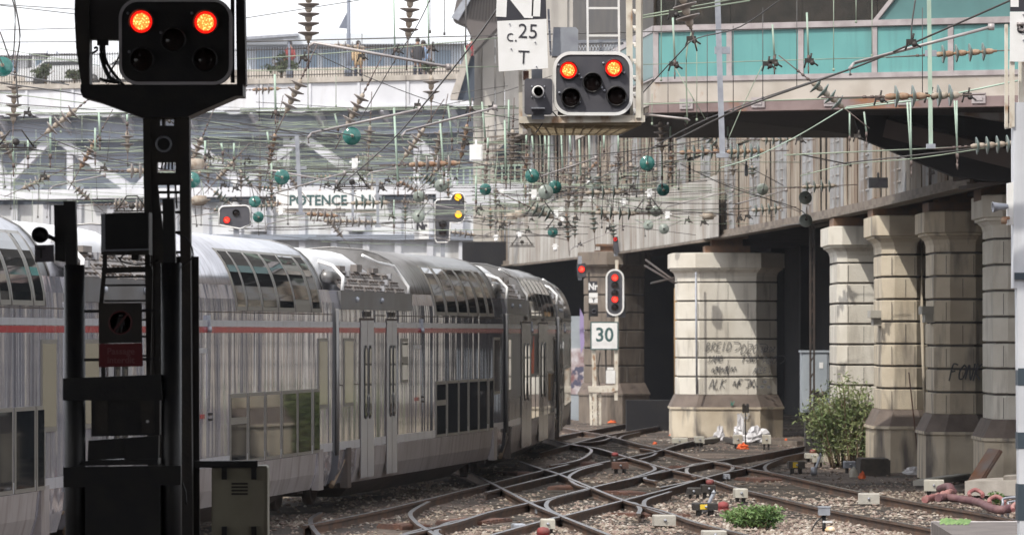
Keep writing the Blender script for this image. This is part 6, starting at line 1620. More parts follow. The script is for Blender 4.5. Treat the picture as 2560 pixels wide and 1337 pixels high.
# arms and tubes
for (a, b, d, r, lab) in [((785, 107), (1122, 168), 62, .018, 'long grey steady arm sloping down to the right before the bridge railing'), ((780, 333), (1050, 273), 72, .018, 'long grey steady arm rising right above the green glass disc'), ((1015, 328), (1238, 269), 75, .018, 'grey steady arm rising right below the white bridge girder'),
                          ((2136, 158), (2478, 68), 60, .020, 'long grey steady arm rising right before the turquoise panels'), ((1335, 447), (1490, 395), 95, .014, 'thin pale steady arm rising right below the hanging signal'), ((1838, 511), (1966, 475), 108, .014, 'bright thin steady arm rising right before the viaduct ribs'),
                          ((1668, 517), (1832, 476), 112, .012, 'thin dull steady arm before the pale sheeting'), ((132, 466), (262, 438), 95, .013, 'thin pale arm rising right at the left under the truss'), ((680, 426), (842, 455), 90, .014, 'pale arm sloping down right above the POTENCE board'), ((690, 482), (862, 432), 92, .014, 'pale arm rising right above the POTENCE board'),
                          ((1992, 385), (2126, 412), 100, .013, 'thin pale arm sloping down right before the viaduct ribs'), ((1050, 505), (1165, 527), 125, .012, 'thin arm sloping down right across the amber signal'), ((1215, 585), (1305, 557), 130, .012, 'thin arm rising right just above the train roof'), ((925, 432), (990, 420), 100, .013, 'short pale arm above the right end of the POTENCE board'),
                          ((1430, 620), (1560, 565), 140, .012, 'thin bright arm rising right along the viaduct ledge'), ((455, 545), (640, 515), 110, .012, 'thin arm rising right across the lone red signal'), ((670, 560), (850, 520), 115, .012, 'thin arm rising right below the POTENCE board'), ((890, 548), (1120, 600), 120, .01, 'thin arm sloping down right to the Nr plate')]:
    A, B = P(*a, d), P(*b, d)
    q = MB(); q.tube([A, B], r, 8).lathe([(0, -.04), (r * 2, -.04), (r * 2, .04), (0, .04)], B, (0, 0, 1), 8)
    hk = MB()
    v = (B - A).normalized()
    q.tube([A, A - v * .06 + Vector((0, 0, -.05)), A - v * .05 + Vector((0, 0, -.14))], r, 8)
    tag(q.build('steady_arm', TUBE), lab, 'steady arm', 'steady arms of the overhead line')
# masts and droppers
def mast(x0, y0, x1, y1, d, w, lab, m=GALV):
    A, B = P(x0, y0, d), P(x1, y1, d)
    t = thing('hanging_post', lab, 'post', B, 0, 'hanging posts of the overhead line')
    q = MB(); q.bar(A, B, w, w * .9); q.build('post', m, t, True)
    q = MB(); q.box(B.x - w, B.x + w, d - w, d + w, B.z - .06, B.z).box(B.x - w * 1.3, B.x + w * 1.3, d - w * .4, d + w * .4, B.z + (A.z - B.z) * .56, B.z + (A.z - B.z) * .6); q.build('clamp', GALV, t, True)
mast(1792, -60, 1806, 384, 70, .085, 'stout grey post hanging before the turquoise panels down to the ribs')
mast(742, 340, 752, 530, 95, .085, 'pale hanging post in front of the POTENCE board')
mast(882, 440, 882, 545, 120, .06, 'slim hanging post at the end of the POTENCE board')
mast(943, 440, 945, 562, 118, .07, 'slim pale hanging post right of the POTENCE board')
mast(2322, -30, 2327, 360, 62, .055, 'flaking green post hanging before the rightmost turquoise panels', WIREP)
def wire(pts, d, r, m, lab, grp, pos, d2=None, sag=0, name='wire', cat='wire'):
    d2 = d2 or d
    n = len(pts)
    W_ = [P(x, y, d + (d2 - d) * i / max(1, n - 1)) for i, (x, y) in enumerate(pts)]
    if n == 2 and sag:
        W_ = [W_[0].lerp(W_[1], k / 8) - Vector((0, 0, sag * 4 * (k / 8) * (1 - k / 8))) for k in range(9)]
    elif n > 2: W_ = spline(W_, 4)
    q = MB(); q.tube(W_, r, 5)
    return tag(q.build(name, m), lab, cat, grp, None, pos, 'y' if grp != 'droppers' and abs(pts[0][0] - pts[-1][0]) > abs(pts[0][1] - pts[-1][1]) else 'x')
def auto(pts, d, r, m, d2=None, sag=0):
    (x0, y0), (x1, y1) = pts[0], pts[-1]
    if x1 < x0: x0, y0, x1, y1 = x1, y1, x0, y0
    sl_ = (y1 - y0) / max(1, x1 - x0)
    dr = 'climbing steeply right' if sl_ < -.35 else 'dropping steeply right' if sl_ > .35 else 'rising rightwards' if sl_ < -.03 else 'sinking rightwards' if sl_ > .03 else 'running level'
    cn = {WIRE.name: 'dark', WIREG.name: 'greenish', WIREP.name: 'pale green'}[m.name]
    mid = ((x0 + x1) / 2, (y0 + y1) / 2)
    wire(pts, d, r, m, '%s %s wire %s %s' % ('thick' if r * F / d > 2.2 else 'thin', cn, dr, place_words(*mid)), 'overhead wires', mid, d2, sag)
LONG = [
    ([(2620, -40), (2290, 105), (2140, 168), (1860, 268), (1690, 350)], 58, .013, WIRE, 64), ([(2140, 168), (1860, 262), (1700, 330), (1500, 445), (1300, 540)], 66, .010, WIRE, 110),
    ([(1265, -10), (1180, 112), (1040, 285), (960, 370), (850, 465)], 52, .011, WIRE, 78), ([(1080, -10), (1040, 70), (985, 155), (900, 300)], 60, .007, WIRE, 70),
    ([(1600, 240), (1700, 132), (1741, 97), (1850, 68), (1960, -6)], 62, .008, WIRE, 58), ([(590, 106), (1250, 89), (1700, 78), (2560, 57)], 66, .008, WIRE), ([(0, 106), (190, 105)], 70, .006, WIRE),
    ([(0, 12), (190, 24)], 60, .005, WIRE), ([(0, 14), (190, 36)], 60, .005, WIRE), ([(0, 76), (200, 71)], 66, .005, WIRE), ([(600, 48), (905, 0)], 60, .005, WIRE),
    ([(600, 273), (1290, 266)], 96, .012, WIREG), ([(0, 283), (360, 282)], 92, .012, WIREG), ([(600, 279), (1300, 271)], 99, .010, WIREG), ([(600, 150), (900, 128), (1250, 95)], 90, .009, WIREG), ([(0, 122), (250, 165)], 85, .007, WIREG), ([(600, 178), (1300, 166)], 94, .008, WIREG), ([(0, 150), (195, 150)], 90, .007, WIREG),
    ([(1600, 261), (2200, 244)], 76, .011, WIREG), ([(1605, 162), (2340, 140)], 78, .007, WIREG), ([(2112, 272), (2330, 245), (2545, 202)], 70, .013, WIREP), ([(2115, 268), (2330, 240)], 72, .009, WIREP), ([(1960, 388), (2425, 367)], 80, .011, WIREG), ([(2110, 408), (2540, 360)], 74, .010, WIRE), ([(2000, 440), (2130, 410), (2300, 395), (2560, 355)], 77, .008, WIREG),
    ([(1605, 40), (1860, -6)], 66, .010, WIREG), ([(1605, 46), (1875, 2)], 66, .010, WIREG), ([(2112, 270), (1985, 345), (1880, 395), (1800, 420)], 80, .009, WIREP), ([(1905, 165), (1850, 280), (1820, 350)], 82, .008, WIREG), ([(1688, 170), (1764, 300)], 80, .008, WIREG),
    ([(0, 208), (220, 240), (420, 285), (620, 325)], 70, .010, WIRE, 84), ([(0, 232), (210, 258)], 80, .008, WIREG), ([(0, 258), (240, 275)], 76, .007, WIRE), ([(440, 290), (640, 313), (840, 358)], 80, .009, WIRE, 90), ([(600, 310), (840, 345), (1000, 380), (1200, 410), (1400, 470), (1700, 545)], 82, .010, WIRE, 125), ([(760, 120), (900, 185), (1100, 260), (1300, 300)], 72, .007, WIRE, 88),
    ([(0, 360), (200, 392), (500, 440), (760, 500)], 88, .010, WIRE, 110), ([(0, 405), (250, 428), (400, 432)], 90, .010, WIRE), ([(100, 335), (230, 385), (420, 425)], 82, .009, WIRE), ([(440, 447), (640, 452), (700, 460)], 95, .010, WIRE), ([(800, 465), (1000, 520), (1200, 560), (1420, 600)], 105, .010, WIRE, 135), ([(480, 560), (700, 575), (900, 565)], 120, .010, WIRE),
    ([(2290, -10), (2280, 60), (2278, 105)], 59, .010, WIRE), ([(1690, -10), (1688, 60)], 66, .007, WIRE), ([(0, 80), (30, 150), (38, 40), (30, -5)], 62, .009, WIRE), ([(45, 260), (40, 170), (50, 90), (36, 0)], 60, .010, WIRE), ([(1165, -10), (1164, 120)], 68, .010, WIRE), ([(1730, 78), (1716, 140), (1718, 310)], 63, .010, WIREG),
    ([(1100, 265), (1240, 235), (1380, 190)], 110, .009, WIRE), ([(1130, 235), (1270, 215)], 115, .008, WIRE), ([(1170, 330), (1420, 270)], 120, .009, WIRE), ([(1600, 420), (1800, 380)], 92, .009, WIRE), ([(1700, 410), (1830, 470), (1990, 520), (2020, 550)], 92, .008, WIRE), ([(1840, 400), (1960, 465)], 98, .007, WIRE), ([(1790, 450), (1900, 490), (2000, 530)], 104, .007, WIRE), ([(1745, 430), (1790, 435), (1800, 405)], 95, .007, WIREG),
]
for L in LONG: auto(L[0], L[1], L[2], L[3], L[4] if len(L) > 4 else None)
# spans across the tracks, row behind row
for k in range(74):       # fine spans over the left and the middle
    d = rnd.uniform(88, 150)
    x0 = rnd.choice((-30, -30, 440, 480, 560, 640)); x1 = 380 if x0 < 0 else x0 + rnd.uniform(300, 760)
    y = rnd.uniform(255, 500); lift = rnd.choice((-30, -14, -6, 4, 10, 22, 60)) * rnd.uniform(.5, 1.2)
    if x0 > 400 and 455 < y + max(0, lift): y -= 90
    auto([(x0, y), (x1, y + lift)], d, .0045 + .00002 * d, rnd.choice((WIRE, WIREG, WIREG)), sag=rnd.uniform(0, .1))
for k in range(76):
    d = 100 + k * .86
    x0 = rnd.choice((-20, 430, 520, 600, 900, 1180, 1180, 1250)); x1 = x0 + rnd.uniform(350, 900)
    x1 = min(x1, 1780)
    y = rnd.uniform(300, 470) + 110 * (d - 100) / 66
    if x0 < 480 and y > 480: y -= 130
    if x1 > 1650: y = max(y, 400)
    lift = rnd.uniform(-16, 16)
    if rnd.random() < .35: lift = rnd.uniform(-60, 60)
    if x0 < 900 and 462 < y < 530 and x1 > 700: y -= 55
    auto([(x0, y), (x1, y + lift)], d, rnd.choice((.007, .009, .011)), rnd.choice((WIRE, WIRE, WIREG, WIREG)), sag=rnd.uniform(0, .15))
for k in range(26):
    d = 112 + k * 1.6
    x0 = rnd.uniform(500, 1100); x1 = x0 + rnd.uniform(300, 600); y = 480 + 100 * (x0 - 480) / 1000 + rnd.uniform(-40, 18)
    if x0 < 940 and y < 532: y += 75
    auto([(x0, y), (x1, y + rnd.uniform(-30, 45))], d, rnd.choice((.007, .009)), rnd.choice((WIRE, WIREG)))
for k in range(30):        # spans low over the ribs on the right
    d = 100 + k * 1.3
    x0 = rnd.uniform(1480, 1700); x1 = x0 + rnd.uniform(160, 380); y = rnd.uniform(330, 560)
    auto([(x0, y), (x1, y + rnd.choice((-40, -12, 5, 12, 45)) * rnd.random())], d, rnd.choice((.006, .008)), rnd.choice((WIRE, WIREG)))
def drop(x, y0, y1, d, r, m, dx=0, what='dropper'):
    cn = {WIRE.name: 'dark', WIREG.name: 'greenish', WIREP.name: 'pale green'}[m.name]
    lab = ('stout %s hanger rod %s' if what == 'rod' else 'thin upright %s dropper wire %s') % (cn, place_words(x, (y0 + y1) / 2))
    A, B = P(x, y0, d), P(x + dx, y1, d)
    q = MB(); q.tube([A, B], r, 5)
    if what == 'rod': q.tube([B, B - Vector((0, 0, .08))], r * 1.5, 6, 1).tube([B - Vector((0, 0, .08)), B - Vector((0, 0, .2))], r * .5, 5, 1).tube([B - Vector((0, 0, .16)), B - Vector((0, 0, .25))], [r * 1.0, r * .6], 6, 1)
    else: q.lathe([(0, -.02), (r * 3, -.02), (r * 3, .02), (0, .02)], B, (0, 0, 1), 6)
    tag(q.build('hanger_rod' if what == 'rod' else 'dropper', [m, RUSTF]), lab, 'hanger rod' if what == 'rod' else 'dropper', 'hanger rods' if what == 'rod' else 'droppers', None, (x, y0), 'x')
for x, y0, y1, d, dx in [(687, 186, 275, 84, 2), (984, -20, 120, 80, 3), (1069, -20, 115, 80, 3), (1162, 115, 265, 80, 14), (837, 285, 318, 100, 8), (985, 270, 455, 84, 10), (1120, 262, 345, 96, 10), (126, 292, 385, 86, 0), (247, 280, 342, 90, 3), (238, 320, 380, 92, 0), (32, 340, 408, 90, 2), (70, 350, 388, 92, 0), (318, 286, 305, 95, 0), (513, 352, 390, 92, 0), (553, 358, 378, 94, 4), (585, 358, 392, 94, 0),
                         (668, 330, 362, 96, 5), (679, 408, 450, 98, 0), (1262, 300, 440, 92, 3), (1272, 250, 330, 94, 0), (1220, 345, 372, 98, 0), (1316, 338, 360, 100, 0), (1330, 340, 380, 104, 4), (1362, 340, 385, 108, 3), (1372, 340, 460, 110, 0), (1403, 335, 425, 108, 4), (1424, 335, 380, 112, 3), (1447, 335, 440, 110, 5), (1472, 335, 420, 114, 3), (1546, 330, 380, 108, 0), (1676, 303, 345, 96, 0), (1682, 45, 150, 64, 5),
                         (1931, 62, 140, 66, 5), (2017, 32, 138, 66, 4), (1820, 308, 340, 96, 0), (2160, 280, 330, 78, 6), (2268, 256, 402, 76, 10), (2276, 256, 400, 77, 2), (2386, 252, 384, 76, 8), (2392, 252, 382, 77, 0), (2124, 280, 340, 80, 0), (1714, 250, 305, 90, 0), (1190, 440, 500, 100, 0), (1100, 300, 430, 92, 10), (1655, 380, 440, 98, 0), (1510, 335, 372, 112, 0), (985, 500, 560, 118, 0), (1205, 255, 345, 96, 8)]:
    drop(x, y0, y1, d, .014 if d < 82 else .020, WIREP, dx, 'rod')
for x, y0, y1, d in [(1075, -10, 80, 66), (1111, -10, 85, 66), (1653, -10, 200, 70), (1742, 95, 300, 72), (1768, 85, 298, 72), (1833, 65, 275, 72), (1907, 20, 245, 72), (1992, -10, 218, 72), (2084, -10, 175, 72), (2140, -10, 55, 70), (2180, -10, 140, 70), (2306, 20, 235, 66), (1630, 235, 310, 76), (1670, 180, 310, 76), (840, 190, 265, 82), (770, 145, 268, 82), (905, 80, 200, 80), (648, 200, 300, 88), (152, 220, 330, 84), (205, 290, 355, 88), (1015, 190, 270, 88)]:
    drop(x, y0, y1, d, .006, rnd.choice((WIRE, WIREG)))
for k in range(150):
    x = rnd.uniform(0, 1700)
    if 150 < x < 500 and rnd.random() < .5: x = rnd.uniform(600, 1650)
    y0 = rnd.uniform(290, 500); y1 = y0 + rnd.uniform(30, 120)
    if x > 1620: y0 = max(y0, 400); y1 = y0 + 50
    if keep_clear(x, y1) and rnd.random() < .75: y1 = 466; y0 = min(y0, 440)
    drop(x, y0, min(y1, 590), rnd.uniform(98, 160), .0075, rnd.choice((WIRE, WIRE, WIREG)), rnd.uniform(-10, 10))
# clamps, boxes and fittings between the wires
def fitting(x, y, d, kind):
    c = P(x, y, d)
    q = MB()
    if kind == 0:
        q.box(-.055, .055, -.03, .03, -.09, .07).box(-.10, .10, -.012, .012, -.015, .015).lathe([(0, -.05), (.05, -.05), (.05, .05), (0, .05)], (0, 0, -.1), (1, 0, 0), 8); lab = 'white clamp box of the overhead line'; m = SIGNW
    elif kind == 1:
        q.box(-.07, .05, -.02, .02, -.03, .03).lathe([(0, -.04), (.035, -.035), (.035, .035), (0, .04)], (.03, 0, -.03), (0, 1, 0), 8).tube([(0, 0, 0), (.02, 0, .10)], .014, 5).tube([(-.05, 0, 0), (-.08, 0, -.1)], .013, 5).tube([(.05, 0, -.03), (.11, 0, -.07)], .012, 5); lab = 'knotty dark wire clamp'; m = BLACK2
    else:
        q.lathe([(0, -.12), (.085, -.12), (.095, 0), (.085, .12), (0, .12)], (0, 0, 0), (1, .3, 0), 14).tube([(-.2, -.05, 0), (.2, .05, 0)], .02, 6); lab = 'beige tensioning drum'; m = CAPB
    q.v = [v + c for v in q.v]
    tag(q.build(('clamp_box', 'wire_clamp', 'tension_drum')[kind], m), lab + ' ' + place_words(x, y), ('clamp box', 'wire clamp', 'tension drum')[kind], 'overhead line fittings', None, (x, y), 'x')
for k in range(46):
    x = rnd.uniform(470, 1640); y = rnd.uniform(420, 590)
    if y > 530 + (x - 480) * .06: y -= 60
    if not keep_clear(x, y): fitting(x, y, rnd.uniform(105, 165), rnd.choice((1, 1, 1, 1, 0)))
for x, y, d in [(887, 405, 92), (1335, 482, 100), (1390, 532, 115), (1624, 480, 108), (1669, 535, 120), (1388, 615, 150), (1299, 583, 140), (1240, 592, 145), (702, 525, 120)]: fitting(x, y, d, 0)
for x, y, d in [(490, 410, 82), (500, 500, 96), (495, 503, 98), (1280, 540, 120), (1770, 540, 116), (1300, 535, 118)]: fitting(x, y, d, 2)
for x, y, d in [(1686, 160, 66), (1920, 160, 66), (1935, 155, 66), (2025, 152, 66), (1685, 32, 66), (1730, 97, 62), (2280, 105, 59), (905, 140, 84), (690, 282, 88), (1080, 120, 82), (993, 125, 82), (760, 145, 80), (880, 285, 88), (1045, 262, 90), (1165, 355, 94), (845, 470, 100), (955, 470, 104), (980, 540, 118), (1155, 500, 120), (1200, 520, 118), (1260, 560, 130), (1320, 575, 135), (1440, 545, 124), (1500, 475, 112), (1560, 480, 112), (1625, 515, 112), (1720, 550, 116), (1760, 555, 116), (1850, 545, 114), (1870, 540, 112), (1450, 610, 150), (620, 400, 100), (520, 388, 92), (70, 282, 84), (110, 440, 90), (260, 420, 92), (420, 300, 90), (560, 462, 108), (590, 470, 108), (2200, 245, 66), (2420, 238, 66), (2327, 238, 62), (1175, 270, 92), (1230, 268, 92), (2145, 340, 84), (2000, 348, 86)]: fitting(x, y, d, 1)
# trays, boxes and weights hung among the wires
for (x0, y0, x1, y1, d, lab, m) in [(1174, 362, 1206, 402, 92, 'plain white box hung left of the hanging signal', SIGNW), (2172, 444, 2220, 470, 96, 'grey cylinder weight hung on the chain before the ribs', GALV), (1862, 415, 1870, 440, 100, 'grey mesh cage on a wire before the ribs', GALV)]:
    A, B = P(x0, y1, d), P(x1, y0, d)
    q = MB(); q.box(A.x, B.x, d, d + .12, A.z, B.z).box(A.x + .02, B.x - .02, d - .012, d, A.z + .02, B.z - .02).box((A.x + B.x) / 2 - .02, (A.x + B.x) / 2 + .02, d + .04, d + .08, B.z, B.z + .1)
    tag(q.build('line_box', m), lab, 'box')
for (x, y, d) in [(880, 455, 100), (1620, 520, 112), (1350, 525, 112), (1400, 560, 122), (1305, 605, 146), (40, 355, 84), (330, 515, 96)]:
    q = MB(); c = P(x, y, d)
    q.bar(c + Vector((-.35, 0, -.1)), c + Vector((.35, 0, -.1)), .06, .03).bar(c + Vector((-.38, 0, -.14)), c + Vector((.38, 0, -.14)), .03, .02).tube([c + Vector((-.3, 0, -.08)), c + Vector((-.1, 0, .2)), c + Vector((.1, 0, .2)), c + Vector((.3, 0, -.08))], .014, 5).lathe([(0, -.07), (.06, -.07), (.06, .07), (0, .07)], c, (0, 1, 0), 12)
    for k in range(5): q.tube([c + Vector((-.3 + .15 * k, 0, -.1)), c + Vector((-.3 + .15 * k, 0, -.02))], .01, 4)
    tag(q.build('section_switch', BLACK2), 'dark section switch on its toothed tray ' + place_words(x, y), 'switch', 'section switches of the overhead line', None, (x, y), 'x')

# ---------------------------------------------------------------- small things on the ground
def marker(x, y, w, h, m, label, legs=True, cap=None, z0=-.12, dpt=.3, grp=None, rz=.1, plate=False, d=None):
    g = G(x, y, -.12); s = g.y / F
    W_, H_ = w * s, h * s
    t = thing('track_box', label, 'track box', g, rz, grp)
    q = MB(); lz = H_ * (.3 if legs else 0)
    bw = W_ / 2
    q.loft([rrect2(bw, dpt / 2, lz), rrect2(bw, dpt / 2, H_ - .015), rrect2(bw - .012, dpt / 2 - .012, H_)])
    q.build('body', m, t)
    if legs:
        q = MB(); q.box(-bw * .7, -bw * .3, -dpt * .3, dpt * .3, -.1, lz).box(bw * .3, bw * .7, -dpt * .3, dpt * .3, -.1, lz); q.build('feet', BLACK2, t)
    q = MB(); q.lathe([(.025, 0), (.02, -.03), (0, -.035)], (0, -dpt / 2, lz + (H_ - lz) * .5), (0, 1, 0), 8); q.build('knob', GALV, t)
    if cap:
        q = MB(); q.lathe([(.07, 0), (.08, .05), (.06, .08), (0, .09)], (bw * .3, 0, H_), (0, 0, 1), 10); q.build('cap', cap, t)
    if plate:
        q = MB(); q.box(-bw * .5, bw * .1, -dpt / 2 - .006, -dpt / 2, lz + .02, H_ - .02); q.build('yellow_plate', YELP, t)
def rrect2(a, b, z): return [Vector((-a, -b, z)), Vector((a, -b, z)), Vector((a, b, z)), Vector((-a, b, z))]
BX = 'signalling boxes on the ballast'
for it in [(1844, 1118, 22, 32, PLASTW, 'upright cream box left of the orange net before the graffiti pier'), (1916, 1118, 22, 32, PLASTW, 'upright cream box right of the orange net before the graffiti pier'), (1851, 1252, 32, 32, PLASTW, 'square cream box behind the leafy weed clump'),
           (1369, 1330, 36, 34, PLASTW, 'square pale box at the bottom edge beside a red cap'), (1660, 1312, 54, 26, CONCB, 'low pale concrete block beside the rail left of the weeds'), (2172, 1258, 54, 26, CONCB, 'low pale concrete block between the right hand rails'), (1785, 1345, 60, 20, CONCB, 'low concrete block cut by the bottom edge'),
           (2045, 1162, 28, 26, PLASTW, 'cream box with a lever below the bush'), (2090, 1150, 26, 26, PLASTW, 'pale box on a stem right under the bush'), (2124, 1176, 28, 24, GALV, 'grey box with a white dome right of the bush foot'), (1625, 1042, 24, 22, PLASTW, 'tilted pale box at the far left of the track debris'),
           (1700, 1112, 40, 18, PLASTW, 'long low pale box left of the graffiti pier'), (1748, 1112, 22, 22, PLASTW, 'small pale box at the left foot of the graffiti pier'), (1618, 1072, 30, 12, CONCB, 'flat pale slab box by the far rail'), (1735, 1242, 36, 24, BLACK2, 'dark grey point motor box behind the weeds'), (1296, 1330, 30, 22, GALV, 'small grey cylinder box at the bottom edge'),
           (1550, 1178, 40, 24, RUSTPLATE, 'rusty dark point box inside the middle loop of rails'), (1990, 1178, 40, 26, TIMBER, 'dark low box with a yellow plate left of the lever box'), (2335, 1238, 50, 40, PLASTW, 'large cream box behind the red hoses'), (1350, 1282, 22, 14, GALV, 'short grey canister in the crossing'), (1815, 1196, 18, 12, GALV, 'short pale canister between crossing rails'), (1557, 1052, 14, 18, WHITEP, 'small white post box near the speed sign')]:
    x, y, w, h, m, lab = it
    marker(x, y, w, h, m, lab, legs=h > 17 and m is not CONCB, grp=BX, plate='yellow' in lab, rz=rnd.uniform(-.15, .15))
marker(1770, 1238, 34, 28, BLACK2, 'dark box with a red cap behind the weed clump', cap=REDP, grp=BX); marker(1762, 1282, 60, 26, BLACK2, 'long dark box with a yellow plate left of the weeds', grp=BX, plate=True)
marker(2028, 1150, 30, 18, PLASTW, 'pale box with a red cap at the foot of the bush', cap=REDP, grp=BX); marker(1535, 1168, 16, 28, BLACK2, 'dark post box with a red cap inside the rail loop', cap=REDP, grp=BX, dpt=.16)
for x, y, lab in ((1808, 1270, 'red rounded point cap left of the leafy weeds'), (1358, 1336, 'red rounded cap at the bottom edge')):
    g = G(x, y, -.1); q = MB(); q.box(g.x - .1, g.x + .1, g.y - .1, g.y + .1, g.z - .1, g.z).lathe([(.085, 0), (.1, .05), (.075, .10), (0, .12)], g + Vector((0, 0, .0)), (0, 0, 1), 12); tag(q.build('point_cap', REDP), lab, 'cap')
for (x0, y0, x1, y1, lab) in ((1763, 1276, 1785, 1236, 'grey throw lever leaning right beside the leafy weeds'), (2035, 1146, 2052, 1182, 'grey throw lever leaning left under the bush')):
    a = G(x0, max(y0, y1), -.1); s = a.y / F
    q = MB(); q.bar(a, a + Vector(((x1 - x0) * s, .1, 44 * s)), .06, .03).lathe([(0, -.06), (.09, -.06), (.09, .06), (0, .06)], a + Vector((0, 0, .04)), (1, 0, 0), 10).lathe([(0, -.02), (.045, 0), (0, .06)], a + Vector(((x1 - x0) * s, .1, 44 * s)), (0, 0, 1), 8); tag(q.build('throw_lever', GALV), lab, 'lever')
def stub(x, y, h, label, m1, m2, d2=.14):
    g = G(x, y, -.15); s = g.y / F
    t = thing('marker_stub', label, 'marker', g)
    q = MB(); q.tube([(0, 0, -.1), (0, 0, h * s * .7)], .028, 8).tube(spline([(-.02, 0, h * s * .65), (-.12, -.02, h * s * .4), (-.2, -.03, 0)], 5), .012, 5); q.build('stem', m1, t)
    q = MB(); q.box(-d2, d2, -.1, .1, h * s * .7, h * s).box(-d2 - .01, d2 + .01, -.11, .11, h * s, h * s + .02); q.build('head', m2, t)
    q = MB(); q.box(-.02, .12, -.06, -.02, h * s * .4, h * s * .47); q.build('tab', WHITEP, t)
stub(2060, 1330, 62, 'grey headed detector stub on a black stem at the bottom right', BLACK, GALV, .085)
g = G(2076, 1328, -.1); q = MB(); q.lathe([(0, -.02), (.07, .0), (.085, .03), (.05, .07), (0, .08)], g, (0, 0, 1), 9); tag(q.build('yellow_ball', mat('orange_yellow_plastic', (.8, .4, .06), .5, var=(.75, .65, .55), vs=9)), 'small orange and cream plastic lump by the detector stub', 'litter')
# post with two dark plates in front of the graffiti pier
g = G(1864, 1112, -.15); s = g.y / F
t = thing('twin_marker', 'thin post with two dark lozenge plates in front of the graffiti pier', 'marker', g)
q = MB(); q.tube([(0, 0, -.05), (0, 0, 100 * s)], .018, 6); q.build('stem', BLACK2, t)
for dx in (-.05, .05):
    q = MB(); q.prism([Vector((dx + a * .04, -.03, 92 * s + b * .13)) for a, b in ((-1, -.8), (0, -1), (1, -.8), (1, .8), (0, 1), (-1, .8))], (0, .02, 0)); q.build('plate', BLACK2, t)
def lump(x, y, w, h, m, label, cat, name, seed=1, dpt=None, n=(10, 6), amp=.35):
    g = G(x, y, -.14); s = g.y / F
    W_, H_ = w * s / 2, h * s; D_ = dpt or W_ * .7
    q = MB(); rings = []
    for j in range(n[1] + 1):
        a = math.pi * j / n[1] / 2 if False else j / n[1]
        rr = math.sqrt(max(.0004, 1 - a * a))
        rings.append([Vector((W_ * rr * math.cos(k * 6.283 / n[0]) * (1 + amp * noise.noise((k * .9, j * .8, seed))), D_ * rr * math.sin(k * 6.283 / n[0]) * (1 + amp * noise.noise((k * .7, j * .9, seed + 4))), H_ * a * (1 + amp * noise.noise((k * .8, seed, j * .5))))) + g for k in range(n[0])])
    q.loft(rings)
    return tag(q.build(name, m), label, cat)
lump(1852, 1100, 34, 48, PLASTB, 'crumpled white plastic bag standing against the graffiti pier', 'plastic bag', 'plastic_bag', 3, n=(14, 8), amp=.8)
lump(1892, 1104, 62, 34, PLASTB, 'white plastic sheet sprawled at the foot of the graffiti pier', 'plastic bag', 'plastic_bag', 5, n=(16, 6), amp=.9)
lump(2285, 1185, 50, 18, PLASTB, 'white plastic bag at the foot of the tan pier', 'plastic bag', 'plastic_bag', 9, n=(14, 6), amp=.8)
lump(1800, 1100, 24, 34, PLASTB, 'white and black scrap bag beside the leaning boards', 'plastic bag', 'plastic_bag', 12, n=(12, 6), amp=.9)
lump(2134, 1192, 22, 26, PLASTW, 'white rounded jug right of the grey box under the bush', 'jug', 'jug', 15, amp=.2)
for k, (x, y, w, h, lab) in enumerate([(1857, 1122, 30, 14, 'bright orange net heap between two cream boxes'), (2155, 1196, 18, 18, 'orange net lump right of the white jug'), (2178, 1182, 14, 16, 'orange scrap farthest right near the bush'), (1680, 1040, 12, 10, 'orange scrap beside the tilted far box'), (1613, 1052, 12, 10, 'orange scrap left of the tilted far box'), (1637, 1110, 12, 6, 'small orange scrap between the far rails'), (1530, 1056, 26, 8, 'orange pink scrap on the pale ballast near the sign post'), (1690, 1088, 30, 10, 'red orange sheath by the left foot of the graffiti pier'), (1965, 1104, 8, 9, 'tiny orange cup at the right foot of the graffiti pier'), (1690, 1050, 10, 6, 'small orange scrap right of the tilted box')]):
    lump(x, y, w, h, ORANGE, lab, 'litter', 'orange_scrap', 20 + k, n=(10, 5), amp=.7)
for k, (a, b, w, lab, m) in enumerate([((1752, 1104), (1792, 1098), .2, 'grey board lying at the foot of the graffiti pier', CONCB), ((1812, 1097), (1846, 1106), .12, 'tan plank leaning at the foot of the graffiti pier', TIMBER), ((2300, 1207), (2425, 1189), .28, 'pale concrete trough lid lying before the tan piers', CONCB), ((1932, 1106), (2000, 1108), .2, 'dark beam end right of the graffiti pier', STONED)]):
    A, B = G(*a, -.08), G(*b, -.08)
    q = MB(); q.bar(A, B, w, .1).bar(A + Vector((.02, .02, .055)), B + Vector((-.02, .02, .055)), w * .8, .02); tag(q.build('board', m), lab, 'board')
A, B = P(2438, 1204, 92.6), P(2488, 1125, 92.9)
q = MB(); q.bar(A, B, .36, .05, 0, up=(-1, -.9, .6)).bar(A + Vector((-.02, -.03, .02)), B + Vector((-.02, -.03, .02)), .3, .03, 0, up=(-1, -.9, .6)); tag(q.build('leaning_plank', mat('old_plank', (.26, .22, .20), .8, var=(.30, .14, .07), vs=2, vmap=(1, 1, 1))), 'worn plank leaning against the rightmost pier', 'plank')
# dark sleeper stack
q = MB(); a = P(2150, 1160, 104)
q.v = []; q.box(a.x - .05, a.x + .58, 103.2, 104.6, -.2, .15).box(a.x - .02, a.x + .55, 103.25, 104.5, .15, .18)
tag(q.build('timber_baulk', TIMBER), 'thick dark timber baulk beside the bush', 'timber')
